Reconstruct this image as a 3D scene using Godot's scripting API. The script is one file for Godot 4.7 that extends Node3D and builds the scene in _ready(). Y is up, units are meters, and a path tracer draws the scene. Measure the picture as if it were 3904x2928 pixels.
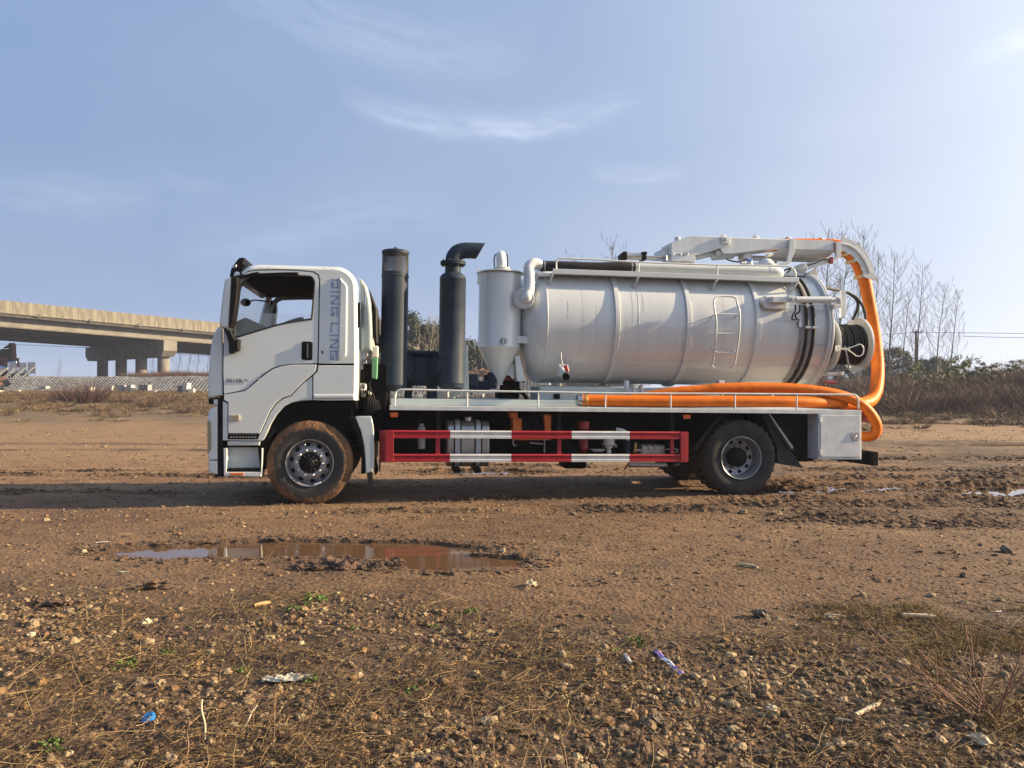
extends Node3D
# A white vacuum tanker lorry on a muddy yard, a viaduct and winter trees behind it. Metres, y up, the camera looks along -z.

var taken := {}
var mats := {}
var noise_a := FastNoiseLite.new()
var noise_b := FastNoiseLite.new()
var noise_c := FastNoiseLite.new()
var rng := RandomNumberGenerator.new()


# ---------------------------------------------------------------- mesh builder
class MB:
	var v := PackedVector3Array()
	var n := PackedVector3Array()
	var c := PackedColorArray()
	var uv := PackedVector2Array()
	var col := Color(1, 1, 1)
	var tinted := false

	func tri(p: Vector3, q: Vector3, r: Vector3) -> void:
		var m := (r - p).cross(q - p)
		if m.length_squared() < 1e-16:
			return
		m = m.normalized()
		trin(p, q, r, m, m, m)

	func trin(p: Vector3, q: Vector3, r: Vector3, np: Vector3, nq: Vector3, nr: Vector3) -> void:
		var m := (r - p).cross(q - p)
		if m.length_squared() < 1e-16:
			return
		if m.dot(np + nq + nr) < 0.0:
			v.append_array([p, r, q]); n.append_array([np, nr, nq])
		else:
			v.append_array([p, q, r]); n.append_array([np, nq, nr])
		if tinted:
			c.append_array([col, col, col])

	func quad(p: Vector3, q: Vector3, r: Vector3, s: Vector3) -> void:
		tri(p, q, r); tri(p, r, s)

	func quadn(p: Vector3, q: Vector3, r: Vector3, s: Vector3, a: Vector3, b: Vector3, d: Vector3, e: Vector3) -> void:
		trin(p, q, r, a, b, d); trin(p, r, s, a, d, e)

	func box(at: Vector3, size: Vector3, bev := 0.0, b := Basis.IDENTITY) -> void:
		var h := size / 2.0
		bev = minf(bev, minf(h.x, minf(h.y, h.z)) * 0.6)
		var i := h - Vector3(bev, bev, bev)
		for k in 3:
			var a1 := (k + 1) % 3
			var a2 := (k + 2) % 3
			for s in [-1.0, 1.0]:
				var f: Array[Vector3] = []
				for e in [[-1, -1], [1, -1], [1, 1], [-1, 1]]:
					var p := Vector3.ZERO
					p[k] = s * h[k]; p[a1] = e[0] * i[a1]; p[a2] = e[1] * i[a2]
					f.append(at + b * p)
				var m := Vector3.ZERO
				m[k] = s
				m = b * m
				quadn(f[0], f[1], f[2], f[3], m, m, m, m)
			if bev > 0.0:
				for s in [-1.0, 1.0]:
					for t in [-1.0, 1.0]:
						var g: Array[Vector3] = []
						for e in [[-1, 0], [1, 0], [1, 1], [-1, 1]]:
							var p := Vector3.ZERO
							p[k] = e[0] * i[k]
							p[a1] = s * (h[a1] if e[1] == 0 else i[a1])
							p[a2] = t * (i[a2] if e[1] == 0 else h[a2])
							g.append(at + b * p)
						var m := Vector3.ZERO
						m[a1] = s; m[a2] = t
						m = (b * m).normalized()
						quadn(g[0], g[1], g[2], g[3], m, m, m, m)
		if bev > 0.0:
			for s in [-1.0, 1.0]:
				for t in [-1.0, 1.0]:
					for u in [-1.0, 1.0]:
						var m := (b * Vector3(s, t, u)).normalized()
						trin(at + b * Vector3(s * h.x, t * i.y, u * i.z), at + b * Vector3(s * i.x, t * h.y, u * i.z), at + b * Vector3(s * i.x, t * i.y, u * h.z), m, m, m)

	func span(p: Vector3, q: Vector3, bev := 0.0) -> void:   # a box between two corners
		box((p + q) / 2.0, (q - p).abs(), bev)

	func beam(p: Vector3, q: Vector3, w: float, h: float, bev := 0.0, up := Vector3.UP) -> void:
		var d := (q - p).normalized()
		if absf(d.dot(up)) > 0.98:
			up = Vector3.BACK
		var s := d.cross(up).normalized()
		box((p + q) / 2.0, Vector3((q - p).length(), h, w), bev, Basis(d, s.cross(d), s))

	# a polygon in x and y, extruded from z0 to z1, with a rounded edge at both ends
	func ext(p: PackedVector2Array, z0: float, z1: float, bev := 0.0, steps := 1, x := Transform3D.IDENTITY) -> void:
		if Geometry2D.is_polygon_clockwise(p):
			p.reverse()
		var k := p.size()
		var en := PackedVector2Array()
		for i in k:
			var d := (p[(i + 1) % k] - p[i]).normalized()
			en.append(Vector2(d.y, -d.x))
		var sg := signf(z1 - z0)
		var rings := []
		for s in steps + 1:
			var a := PI / 2.0 * s / steps
			rings.append([bev * (1.0 - cos(a)), bev * (1.0 - sin(a)), PI / 2.0 - (PI / 2.0 - a)])
		var lev := []                               # [inset, z, tilt]
		if bev > 0.0:
			for s in range(steps, -1, -1):
				lev.append([rings[s][0], z0 + sg * rings[s][1], -rings[s][2]])
			for s in steps + 1:
				lev.append([rings[s][0], z1 - sg * rings[s][1], rings[s][2]])
		else:
			lev = [[0.0, z0, 0.0], [0.0, z1, 0.0]]
		var pos := []
		for l in lev:
			var r := PackedVector2Array()
			for i in k:
				var a := en[(i + k - 1) % k]
				var b := en[i]
				var m := (a + b).normalized()
				var q := maxf(0.35, m.dot(b))
				r.append(p[i] - m * (l[0] / q))
			pos.append(r)
		for j in lev.size() - 1:
			for i in k:
				var i2 := (i + 1) % k
				var m0 := en[i]
				var m1 := en[i]
				if en[(i + k - 1) % k].dot(en[i]) > 0.8:
					m0 = (en[(i + k - 1) % k] + en[i]).normalized()
				if en[i2].dot(en[i]) > 0.8:
					m1 = (en[i2] + en[i]).normalized()
				var ta: float = lev[j][2] if steps > 1 else (lev[j][2] + lev[j + 1][2]) / 2.0
				var tb: float = lev[j + 1][2] if steps > 1 else ta
				var na0 := x.basis * Vector3(m0.x * cos(ta), m0.y * cos(ta), sg * sin(ta))
				var na1 := x.basis * Vector3(m1.x * cos(ta), m1.y * cos(ta), sg * sin(ta))
				var nb0 := x.basis * Vector3(m0.x * cos(tb), m0.y * cos(tb), sg * sin(tb))
				var nb1 := x.basis * Vector3(m1.x * cos(tb), m1.y * cos(tb), sg * sin(tb))
				var pa: Vector2 = pos[j][i]
				var pb: Vector2 = pos[j][i2]
				var pc: Vector2 = pos[j + 1][i2]
				var pd: Vector2 = pos[j + 1][i]
				quadn(x * Vector3(pa.x, pa.y, lev[j][1]), x * Vector3(pb.x, pb.y, lev[j][1]), x * Vector3(pc.x, pc.y, lev[j + 1][1]), x * Vector3(pd.x, pd.y, lev[j + 1][1]), na0, na1, nb1, nb0)
		for e in [0, lev.size() - 1]:
			flat(pos[e], lev[e][1], sg * (-1.0 if e == 0 else 1.0), x)

	func flat(p: PackedVector2Array, z: float, side: float, x := Transform3D.IDENTITY) -> void:
		var t := Geometry2D.triangulate_polygon(p)
		if t.is_empty():
			var d := Geometry2D.triangulate_delaunay(p)
			for i in range(0, d.size(), 3):
				var m := (p[d[i]] + p[d[i + 1]] + p[d[i + 2]]) / 3.0
				if Geometry2D.is_point_in_polygon(m, p):
					t.append_array([d[i], d[i + 1], d[i + 2]])
		var m := (x.basis * Vector3(0, 0, side)).normalized()
		for i in range(0, t.size(), 3):
			trin(x * Vector3(p[t[i]].x, p[t[i]].y, z), x * Vector3(p[t[i + 1]].x, p[t[i + 1]].y, z), x * Vector3(p[t[i + 2]].x, p[t[i + 2]].y, z), m, m, m)

	# profile of (radius, height) turned about the local y axis of x
	func lathe(p: PackedVector2Array, x: Transform3D, seg := 32, a0 := 0.0, a1 := TAU) -> void:
		var k := p.size()
		var sn := PackedVector2Array()
		for i in k - 1:
			var d := (p[i + 1] - p[i]).normalized()
			sn.append(Vector2(d.y, -d.x))
		for i in k - 1:
			var m0 := sn[i]
			var m1 := sn[i]
			if i > 0 and sn[i - 1].dot(sn[i]) > 0.75:
				m0 = (sn[i - 1] + sn[i]).normalized()
			if i < k - 2 and sn[i + 1].dot(sn[i]) > 0.75:
				m1 = (sn[i + 1] + sn[i]).normalized()
			for s in seg:
				var a := a0 + (a1 - a0) * s / seg
				var b := a0 + (a1 - a0) * (s + 1) / seg
				var ca := Vector2(cos(a), sin(a))
				var cb := Vector2(cos(b), sin(b))
				quadn(x * Vector3(p[i].x * ca.x, p[i].y, p[i].x * ca.y), x * Vector3(p[i].x * cb.x, p[i].y, p[i].x * cb.y), x * Vector3(p[i + 1].x * cb.x, p[i + 1].y, p[i + 1].x * cb.y), x * Vector3(p[i + 1].x * ca.x, p[i + 1].y, p[i + 1].x * ca.y),
					x.basis * Vector3(m0.x * ca.x, m0.y, m0.x * ca.y), x.basis * Vector3(m0.x * cb.x, m0.y, m0.x * cb.y), x.basis * Vector3(m1.x * cb.x, m1.y, m1.x * cb.y), x.basis * Vector3(m1.x * ca.x, m1.y, m1.x * ca.y))

	func cyl(p: Vector3, q: Vector3, r: float, seg := 16, bev := 0.0, r2 := -1.0) -> void:
		var d := q - p
		var l := d.length()
		if r2 < 0.0:
			r2 = r
		var y := d / l
		var s := y.cross(Vector3.RIGHT if absf(y.x) < 0.8 else Vector3.UP).normalized()
		var x := Transform3D(Basis(s, y, s.cross(y)), p)
		var pr := PackedVector2Array([Vector2(0, 0), Vector2(r - bev, 0), Vector2(r, bev), Vector2(r2, l - bev), Vector2(r2 - bev, l), Vector2(0, l)]) if bev > 0.0 else PackedVector2Array([Vector2(0, 0), Vector2(r, 0), Vector2(r2, l), Vector2(0, l)])
		lathe(pr, x, seg)

	# a tube along a path; radii holds one radius or one per point
	func tube(path: PackedVector3Array, radii: PackedFloat32Array, seg := 10, closed := false, capped := true) -> void:
		var k := path.size()
		var last := Vector3.ZERO
		var rings := []
		var norms := []
		for i in k:
			var d: Vector3
			if closed:
				d = path[(i + 1) % k] - path[(i + k - 1) % k]
			else:
				d = path[mini(i + 1, k - 1)] - path[maxi(i - 1, 0)]
			d = d.normalized()
			if last == Vector3.ZERO:
				last = d.cross(Vector3.UP if absf(d.y) < 0.9 else Vector3.RIGHT).normalized()
			last = (last - d * last.dot(d)).normalized()
			var s := d.cross(last)
			var r: float = radii[mini(i, radii.size() - 1)]
			var ring := PackedVector3Array()
			var nn := PackedVector3Array()
			for j in seg:
				var m := last * cos(TAU * j / seg) + s * sin(TAU * j / seg)
				nn.append(m)
				ring.append(path[i] + m * r)
			rings.append(ring)
			norms.append(nn)
		for i in (k if closed else k - 1):
			var i2 := (i + 1) % k
			for j in seg:
				var j2 := (j + 1) % seg
				quadn(rings[i][j], rings[i][j2], rings[i2][j2], rings[i2][j], norms[i][j], norms[i][j2], norms[i2][j2], norms[i2][j])
		if capped and not closed:
			for e in [0, k - 1]:
				for j in range(1, seg - 1):
					tri(rings[e][0], rings[e][j], rings[e][j + 1])

	func ring(at: Vector3, axis: Vector3, big: float, small: float, seg := 32, seg2 := 8) -> void:
		var s := axis.cross(Vector3.RIGHT if absf(axis.x) < 0.8 else Vector3.UP).normalized()
		var t := axis.cross(s).normalized()
		var p := PackedVector3Array()
		for i in seg:
			p.append(at + (s * cos(TAU * i / seg) + t * sin(TAU * i / seg)) * big)
		tube(p, [small], seg2, true)

	func ball(at: Vector3, r: Vector3, seg := 12, rows := 8) -> void:
		for i in rows:
			for j in seg:
				var f: Array[Vector3] = []
				for e in [[0, 0], [1, 0], [1, 1], [0, 1]]:
					var a: float = -PI / 2.0 + PI * (i + e[1]) / rows
					var b: float = TAU * (j + e[0]) / seg
					f.append(Vector3(cos(a) * cos(b), sin(a), cos(a) * sin(b)))
				quadn(at + f[0] * r, at + f[1] * r, at + f[2] * r, at + f[3] * r, (f[0] / r).normalized(), (f[1] / r).normalized(), (f[2] / r).normalized(), (f[3] / r).normalized())

	func mesh() -> ArrayMesh:
		var a := []
		a.resize(Mesh.ARRAY_MAX)
		a[Mesh.ARRAY_VERTEX] = v
		a[Mesh.ARRAY_NORMAL] = n
		if tinted:
			a[Mesh.ARRAY_COLOR] = c
		if uv.size() == v.size():
			a[Mesh.ARRAY_TEX_UV] = uv
		var m := ArrayMesh.new()
		if v.size():
			m.add_surface_from_arrays(Mesh.PRIMITIVE_TRIANGLES, a)
		return m


# ---------------------------------------------------------------- naming and tagging
func numbered(called: String) -> String:
	if not taken.has(called):
		taken[called] = 0
		return called
	taken[called] += 1
	return "%s_%03d" % [called, taken[called]]


func tag(o: Node3D, label: String, category := "", group := "", kind := "") -> Node3D:
	if label: o.set_meta("label", label)
	if category: o.set_meta("category", category)
	if group: o.set_meta("group", group)
	if kind: o.set_meta("kind", kind)
	return o


func thing(called: String, label: String, category: String, at := Vector3.ZERO, group := "", turn := 0.0) -> Node3D:
	var o := Node3D.new()
	o.name = numbered(called)
	add_child(o)
	o.position = at
	o.rotation.y = turn
	return tag(o, label, category, group)


func put(called: String, m: Variant, mat: Material, parent: Node = null, label := "") -> MeshInstance3D:
	var o := MeshInstance3D.new()
	o.mesh = m.mesh() if m is MB else m
	o.material_override = mat
	if parent == null:
		o.name = numbered(called)
		add_child(o)
	else:
		var k := called
		var i := 0
		while parent.has_node(k):
			i += 1
			k = "%s_%03d" % [called, i]
		o.name = k
		parent.add_child(o)
	if label: o.set_meta("label", label)
	return o


func again(src: MeshInstance3D, parent: Node, x: Transform3D) -> MeshInstance3D:
	var o := put(String(src.name).get_slice("_0", 0), src.mesh, src.material_override, parent)
	o.transform = x
	return o


func many(called: String, mesh: Mesh, mat: Material, xs: Array, cs: Array, parent: Node = null) -> MultiMeshInstance3D:
	var mm := MultiMesh.new()
	mm.transform_format = MultiMesh.TRANSFORM_3D
	mm.use_colors = not cs.is_empty()
	mm.mesh = mesh
	mm.instance_count = xs.size()
	for i in xs.size():
		mm.set_instance_transform(i, xs[i])
		if cs.size():
			mm.set_instance_color(i, cs[i])
	var o := MultiMeshInstance3D.new()
	o.multimesh = mm
	o.material_override = mat
	if parent:
		var k := called
		var i := 0
		while parent.has_node(k):
			i += 1
			k = "%s_%03d" % [called, i]
		o.name = k
		parent.add_child(o)
	else:
		o.name = numbered(called)
		add_child(o)
	o.set_meta("kind", "stuff")
	return o


func P2(a: Array) -> PackedVector2Array:
	var p := PackedVector2Array()
	for i in range(0, a.size(), 2):
		p.append(Vector2(a[i], a[i + 1]))
	return p


func P3(a: Array, z: float) -> PackedVector3Array:
	var p := PackedVector3Array()
	for i in range(0, a.size(), 2):
		p.append(Vector3(a[i], a[i + 1], z))
	return p


func smooth(p: PackedVector3Array, per: int, closed := false) -> PackedVector3Array:
	var o := PackedVector3Array()
	var k := p.size()
	for i in (k if closed else k - 1):
		for s in per:
			if closed:
				o.append(p[i].cubic_interpolate(p[(i + 1) % k], p[(i + k - 1) % k], p[(i + 2) % k], float(s) / per))
			else:
				o.append(p[i].cubic_interpolate(p[i + 1], p[maxi(i - 1, 0)], p[mini(i + 2, k - 1)], float(s) / per))
	if not closed:
		o.append(p[k - 1])
	return o


func even(p: PackedVector3Array, step: float) -> PackedVector3Array:
	var c := Curve3D.new()
	c.bake_interval = step / 3.0
	for q in p:
		c.add_point(q)
	var o := PackedVector3Array()
	var l := c.get_baked_length()
	var k := int(l / step)
	for i in k + 1:
		o.append(c.sample_baked(l * i / k))
	return o


func lin(r: float, g: float, b: float) -> Color:
	return Color(r, g, b).linear_to_srgb()


func mat(key: String, c: Color, rough := 0.5, metal := 0.0, opt := {}) -> StandardMaterial3D:
	var m := StandardMaterial3D.new()
	m.resource_name = key
	m.albedo_color = c
	m.roughness = rough
	m.metallic = metal
	for k in opt:
		m.set(k, opt[k])
	mats[key] = m
	return m


func noise_tex(freq: float, oct: int, sd: int, ramp := [], size := 512, bump := 0.0) -> NoiseTexture2D:
	var f := FastNoiseLite.new()
	f.seed = sd
	f.frequency = freq
	f.fractal_octaves = oct
	var t := NoiseTexture2D.new()
	t.noise = f
	t.width = size
	t.height = size
	t.seamless = true
	if bump > 0.0:
		t.as_normal_map = true
		t.bump_strength = bump
	if ramp.size():
		var g := Gradient.new()
		g.offsets = ramp[0]
		g.colors = ramp[1]
		t.color_ramp = g
	return t


func worn(key: String, lo: Color, hi: Color, freq: float, rough: float, metal := 0.0, scale := 0.5, bump := 0.0, opt := {}) -> StandardMaterial3D:
	# a painted or weathered surface whose tone wanders between two colours
	var m := mat(key, Color.WHITE, rough, metal, opt)
	m.albedo_texture = noise_tex(freq, 5, key.hash() % 1000, [PackedFloat32Array([0.25, 0.75]), PackedColorArray([lo, hi])])
	m.uv1_triplanar = true
	m.uv1_world_triplanar = false
	m.uv1_scale = Vector3.ONE * scale
	if bump > 0.0:
		m.normal_enabled = true
		m.normal_texture = noise_tex(freq * 3.0, 4, key.hash() % 997, [], 512, 6.0)
		m.normal_scale = bump
	return m


func _ready() -> void:
	# ---- camera, sky, sun, exposure
	var cam := Camera3D.new()
	cam.name = "camera"
	cam.fov = 53.0
	cam.near = 0.1
	cam.far = 900.0
	add_child(cam)
	cam.position = Vector3(0, 1.42, 0)
	cam.rotation_degrees = Vector3(0.488, 0, 0)
	cam.current = true

	var env := Environment.new()
	env.background_mode = Environment.BG_SKY
	var sky := Sky.new()
	var pano := PanoramaSkyMaterial.new()
	pano.panorama = sky_image()
	sky.sky_material = pano
	env.sky = sky
	env.tonemap_mode = Environment.TONE_MAPPER_LINEAR
	env.tonemap_exposure = 2.75
	env.sdfgi_enabled = true
	env.ssao_enabled = true
	env.ssil_enabled = true
	env.fog_enabled = true
	env.fog_density = 0.0007
	env.fog_light_color = Color(0.80, 0.85, 0.95)
	var we := WorldEnvironment.new()
	we.name = "daylight"
	we.environment = env
	add_child(we)

	var sun := DirectionalLight3D.new()
	sun.name = "sun"
	add_child(sun)
	sun.look_at_from_position(sun_dir * 50.0, Vector3.ZERO)
	sun.light_energy = 1.6
	sun.light_color = Color(1.0, 0.88, 0.71)
	sun.light_angular_distance = 0.5
	sun.shadow_enabled = true

	rng.seed = 71
	noise_a.seed = 11; noise_a.frequency = 1.0; noise_a.fractal_octaves = 3
	noise_b.seed = 23; noise_b.frequency = 1.0; noise_b.fractal_octaves = 2
	noise_c.seed = 37; noise_c.frequency = 1.0; noise_c.fractal_octaves = 4
	materials()
	# ---- large structure
	ground()
	embankment()
	bridge()
	trees()
	brush()
	# ---- objects
	excavator_and_boards()
	block_stacks()
	poles()
	tanker()
	hoses()
	# ---- small things
	foreground()


var sun_dir := Vector3(cos(0.349) * 0.9974, sin(0.349), -cos(0.349) * 0.072)


func sky_image() -> ImageTexture:
	var w := 2048
	var h := 1024
	var f := FastNoiseLite.new()
	f.seed = 5
	f.frequency = 1.0
	f.fractal_octaves = 4
	# wisps of cirrus: azimuth, elevation in degrees, half width, strength
	var wisps := [
		[[-12.8, 20.2, -8.7, 19.25, -4.9, 18.75, 0.5, 18.6, 4.8, 19.05, 9.8, 20.3], 0.55, 0.25, 1.1],
		[[-25.0, 28.5, -19.0, 26.0, -12.5, 24.2, -6.0, 23.3, 2.0, 23.0], 1.3, 0.11, 1.6],
		[[5.2, 15.6, 9.5, 15.2, 13.0, 15.3], 0.35, 0.13, 0.7],
		[[-36.0, 11.2, -30.0, 12.0, -24.5, 12.4], 0.8, 0.10, 1.0],
		[[-24.0, 9.5, -17.0, 10.5, -10.0, 12.3, -4.0, 12.9], 1.1, 0.09, 1.2],
		[[-25.0, 14.0, -22.5, 13.7, -20.0, 13.9], 0.25, 0.08, 0.5],
		[[30.5, 20.2, 33.5, 20.6, 40.0, 21.0], 0.4, 0.16, 1.0],
		[[-60.0, 24.0, -48.0, 21.0, -40.0, 22.0], 1.6, 0.12, 1.5],
		[[60.0, 40.0, 40.0, 44.0, 15.0, 41.0], 2.5, 0.14, 2.0],
		[[120.0, 33.0, 150.0, 28.0, 175.0, 31.0], 2.5, 0.14, 2.0],
		[[-170.0, 18.0, -140.0, 25.0, -110.0, 22.0], 2.0, 0.14, 2.0]]
	var d := PackedFloat32Array()
	d.resize(w * h * 3)
	for j in h:
		var el := PI / 2.0 - PI * (j + 0.5) / h
		var e := rad_to_deg(el)
		var se := sin(maxf(el, 0.0))
		var zen := pow(se, 0.55)
		var cb := Vector3(0.285, 0.372, 0.540).lerp(Vector3(0.132, 0.240, 0.452), zen)
		var low := exp(-maxf(e, 0.0) / 7.0)
		for i in w:
			if j > h / 2 + 2:
				var q := (j * w + i) * 3
				d[q] = 0.10; d[q + 1] = 0.075; d[q + 2] = 0.055
				continue
			var az := wrapf(TAU * (i + 0.5) / w, -PI, PI)
			var dir := Vector3(sin(az) * cos(el), sin(el), -cos(az) * cos(el))
			var g := acos(clampf(dir.dot(sun_dir), -1.0, 1.0))
			var halo := minf(5.5 * exp(-g / 0.335), 1.5)
			var c := cb + Vector3(1.0, 0.93, 0.80) * halo
			var ga := 0.5 + 0.5 * cos(g)
			c += Vector3(0.42, 0.36, 0.28) * low * ga * ga
			var a := rad_to_deg(az)
			if e > 4.0 and e < 60.0:
				for s in wisps:
					var p: Array = s[0]
					var lo: float = p[0]
					var hi: float = p[p.size() - 2]
					if a < minf(lo, hi) - 3.0 or a > maxf(lo, hi) + 3.0:
						continue
					for k in range(0, p.size() - 2, 2):
						var x0: float = p[k]
						var x1: float = p[k + 2]
						if (a - x0) * (a - x1) > 0.0:
							continue
						var t := (a - x0) / (x1 - x0)
						var t2 := t * t * (3.0 - 2.0 * t)
						var mid := lerpf(p[k + 1], p[k + 3], lerpf(t, t2, 0.5))
						var along := (a - lo) / (hi - lo)
						var up: float = (e - mid) / s[1]
						var v := exp(-up * up) if up < 0.0 else exp(-up * up / 4.5)
						var n := 0.5 + 0.55 * f.get_noise_3d(a * 0.14, (e - mid) * 1.3 + a * 0.10, s[3] * 9.0) + 0.4 * f.get_noise_3d(a * 0.45 + (e - mid) * 0.8, (e - mid) * 3.6 + a * 0.2, 3.0)
						c += Vector3(1.0, 0.96, 0.90) * (s[2] * v * clampf(n, 0.0, 1.2) * pow(maxf(0.0, sin(PI * clampf(along, 0.0, 1.0))), 0.7))
			var hz := f.get_noise_3d(a * 0.045, e * 0.11, 40.0)
			c += Vector3(0.03, 0.026, 0.018) * hz
			var o := (j * w + i) * 3
			c *= 0.45
			d[o] = c.x; d[o + 1] = c.y; d[o + 2] = c.z
	var im := Image.create_from_data(w, h, false, Image.FORMAT_RGBF, d.to_byte_array())
	return ImageTexture.create_from_image(im)


func materials() -> void:
	var cc := {"clearcoat_enabled": true, "clearcoat": 0.6, "clearcoat_roughness": 0.08}
	worn("cab_white", lin(0.52, 0.57, 0.57), lin(0.57, 0.62, 0.62), 0.006, 0.32, 0.0, 0.4, 0.0, cc)
	var speck := mat("cab_lower", Color.WHITE, 0.36, 0.0, cc)
	speck.albedo_texture = noise_tex(0.09, 3, 77, [PackedFloat32Array([0.0, 0.15, 0.21, 0.5, 1.0]), PackedColorArray([lin(0.26, 0.20, 0.14), lin(0.32, 0.27, 0.21), lin(0.51, 0.56, 0.555), lin(0.54, 0.59, 0.59), lin(0.57, 0.62, 0.62)])])
	speck.uv1_triplanar = true
	speck.uv1_scale = Vector3.ONE * 1.1
	worn("tank_white", lin(0.52, 0.55, 0.55), lin(0.57, 0.60, 0.60), 0.010, 0.30, 0.0, 0.35, 0.0, cc)
	mats.tank_white.uv1_scale = Vector3(0.9, 0.10, 0.9)
	worn("frame_white", lin(0.50, 0.53, 0.52), lin(0.59, 0.62, 0.61), 0.012, 0.38, 0.0, 0.8)
	worn("pale_panel", lin(0.40, 0.47, 0.47), lin(0.46, 0.53, 0.53), 0.006, 0.25, 0.0, 0.4, 0.0, cc)
	worn("dark_paint", lin(0.020, 0.030, 0.046), lin(0.029, 0.041, 0.060), 0.008, 0.55, 0.0, 0.6, 0.0, {"metallic_specular": 0.26})
	worn("black", lin(0.006, 0.006, 0.007), lin(0.011, 0.011, 0.012), 0.02, 0.5, 0.0, 1.0, 0.0, {"metallic_specular": 0.22})
	worn("dull_black", lin(0.003, 0.003, 0.003), lin(0.007, 0.0065, 0.006), 0.02, 0.85, 0.0, 1.0, 0.0, {"metallic_specular": 0.2})
	worn("rubber", lin(0.012, 0.012, 0.013), lin(0.022, 0.022, 0.022), 0.03, 0.75, 0.0, 2.0)
	mat("tyre", Color.WHITE, 0.85, 0.0, {"vertex_color_use_as_albedo": true})
	mat("streak", lin(0.455, 0.46, 0.445), 0.4)
	worn("concrete_dark", lin(0.040, 0.037, 0.032), lin(0.070, 0.066, 0.056), 0.01, 0.95, 0.0, 0.2)  # shade of the bridge underside, put into the concrete colour
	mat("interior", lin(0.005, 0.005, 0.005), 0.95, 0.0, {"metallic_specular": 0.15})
	worn("fairing", lin(0.24, 0.30, 0.30), lin(0.28, 0.34, 0.34), 0.006, 0.3, 0.0, 0.4)
	mat("strap", lin(0.42, 0.46, 0.50), 0.35, 0.35)
	mat("bark_pale", lin(0.27, 0.25, 0.20), 0.95)
	mat("cloth", lin(0.012, 0.011, 0.010), 0.95)
	worn("red", lin(0.27, 0.006, 0.012), lin(0.34, 0.011, 0.018), 0.01, 0.45, 0.0, 1.0)
	worn("guard_white", lin(0.50, 0.51, 0.50), lin(0.58, 0.59, 0.58), 0.01, 0.45, 0.0, 1.0)
	worn("hose_orange", lin(0.56, 0.128, 0.004), lin(0.68, 0.168, 0.006), 0.01, 0.5, 0.0, 1.2, 0.0, {"metallic_specular": 0.35})
	worn("orange_paint", lin(0.55, 0.13, 0.010), lin(0.64, 0.17, 0.015), 0.01, 0.5, 0.0, 1.2)
	mat("red_dark", lin(0.20, 0.010, 0.014), 0.45)
	mat("steel", lin(0.42, 0.42, 0.42), 0.28, 1.0)
	worn("alloy", lin(0.36, 0.35, 0.33), lin(0.42, 0.41, 0.39), 0.006, 0.36, 0.8, 1.0)
	worn("rim_silver", lin(0.24, 0.245, 0.255), lin(0.32, 0.325, 0.335), 0.02, 0.35, 0.45, 2.0)
	mat("brass", lin(0.45, 0.30, 0.12), 0.4, 0.8)
	mat("roller", lin(0.50, 0.42, 0.25), 0.6)
	mat("glass", Color(0.75, 0.82, 0.85, 0.10), 0.03, 0.0, {"transparency": BaseMaterial3D.TRANSPARENCY_ALPHA, "metallic_specular": 0.34})
	mat("lamp_glass", Color(0.70, 0.66, 0.58, 0.45), 0.08, 0.0, {"transparency": BaseMaterial3D.TRANSPARENCY_ALPHA})
	mat("lamp_inside", lin(0.28, 0.24, 0.19), 0.25, 0.7)
	mat("amber", lin(0.60, 0.12, 0.010), 0.25)
	mat("lettering", lin(0.25, 0.315, 0.47), 0.5)
	mat("emblem", lin(0.10, 0.10, 0.11), 0.3, 0.6)
	mat("bottle_green", lin(0.12, 0.32, 0.17), 0.35, 0.0, {"subsurf_scatter_enabled": true, "subsurf_scatter_strength": 0.3})
	mat("bottle_cream", lin(0.72, 0.66, 0.50), 0.4)
	mat("blue", lin(0.03, 0.14, 0.55), 0.4)
	mat("sticker", lin(0.75, 0.78, 0.82), 0.5)
	worn("mesh_steel", lin(0.03, 0.03, 0.035), lin(0.05, 0.05, 0.055), 0.02, 0.5, 0.2, 2.0)
	# the place
	worn("concrete_old", lin(0.125, 0.116, 0.092), lin(0.215, 0.200, 0.152), 0.009, 0.9, 0.0, 0.25, 0.3)
	worn("concrete_girder", lin(0.145, 0.138, 0.118), lin(0.195, 0.185, 0.158), 0.006, 0.9, 0.0, 0.2, 0.2)
	worn("concrete_block", lin(0.20, 0.205, 0.205), lin(0.28, 0.285, 0.285), 0.02, 0.9, 0.0, 0.8)
	worn("block_pale", lin(0.40, 0.385, 0.33), lin(0.50, 0.48, 0.42), 0.02, 0.85, 0.0, 0.8)
	worn("stain", lin(0.10, 0.095, 0.08), lin(0.16, 0.15, 0.12), 0.03, 0.95, 0.0, 0.6)
	mat("tinted", Color.WHITE, 0.9, 0.0, {"vertex_color_use_as_albedo": true})
	mat("blade", Color.WHITE, 0.85, 0.0, {"vertex_color_use_as_albedo": true, "backlight_enabled": true, "backlight": Color(0.25, 0.22, 0.15)})
	mat("leaf", Color.WHITE, 0.65, 0.0, {"vertex_color_use_as_albedo": true, "backlight_enabled": true, "backlight": Color(0.3, 0.35, 0.15)})
	worn("bark", lin(0.055, 0.050, 0.044), lin(0.115, 0.105, 0.092), 0.02, 0.95, 0.0, 0.5)
	worn("excavator_maroon", lin(0.004, 0.002, 0.003), lin(0.009, 0.004, 0.005), 0.02, 0.9, 0.0, 0.5, 0.0, {"metallic_specular": 0.1})
	worn("board_back", lin(0.55, 0.54, 0.51), lin(0.62, 0.61, 0.58), 0.01, 0.6, 0.0, 0.5)
	mat("board_white", lin(0.75, 0.76, 0.77), 0.5)
	mat("board_blue", lin(0.06, 0.26, 0.62), 0.5)
	mat("galvanised", lin(0.30, 0.31, 0.32), 0.45, 0.6)
	mat("wire", lin(0.06, 0.065, 0.075), 0.6)
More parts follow.
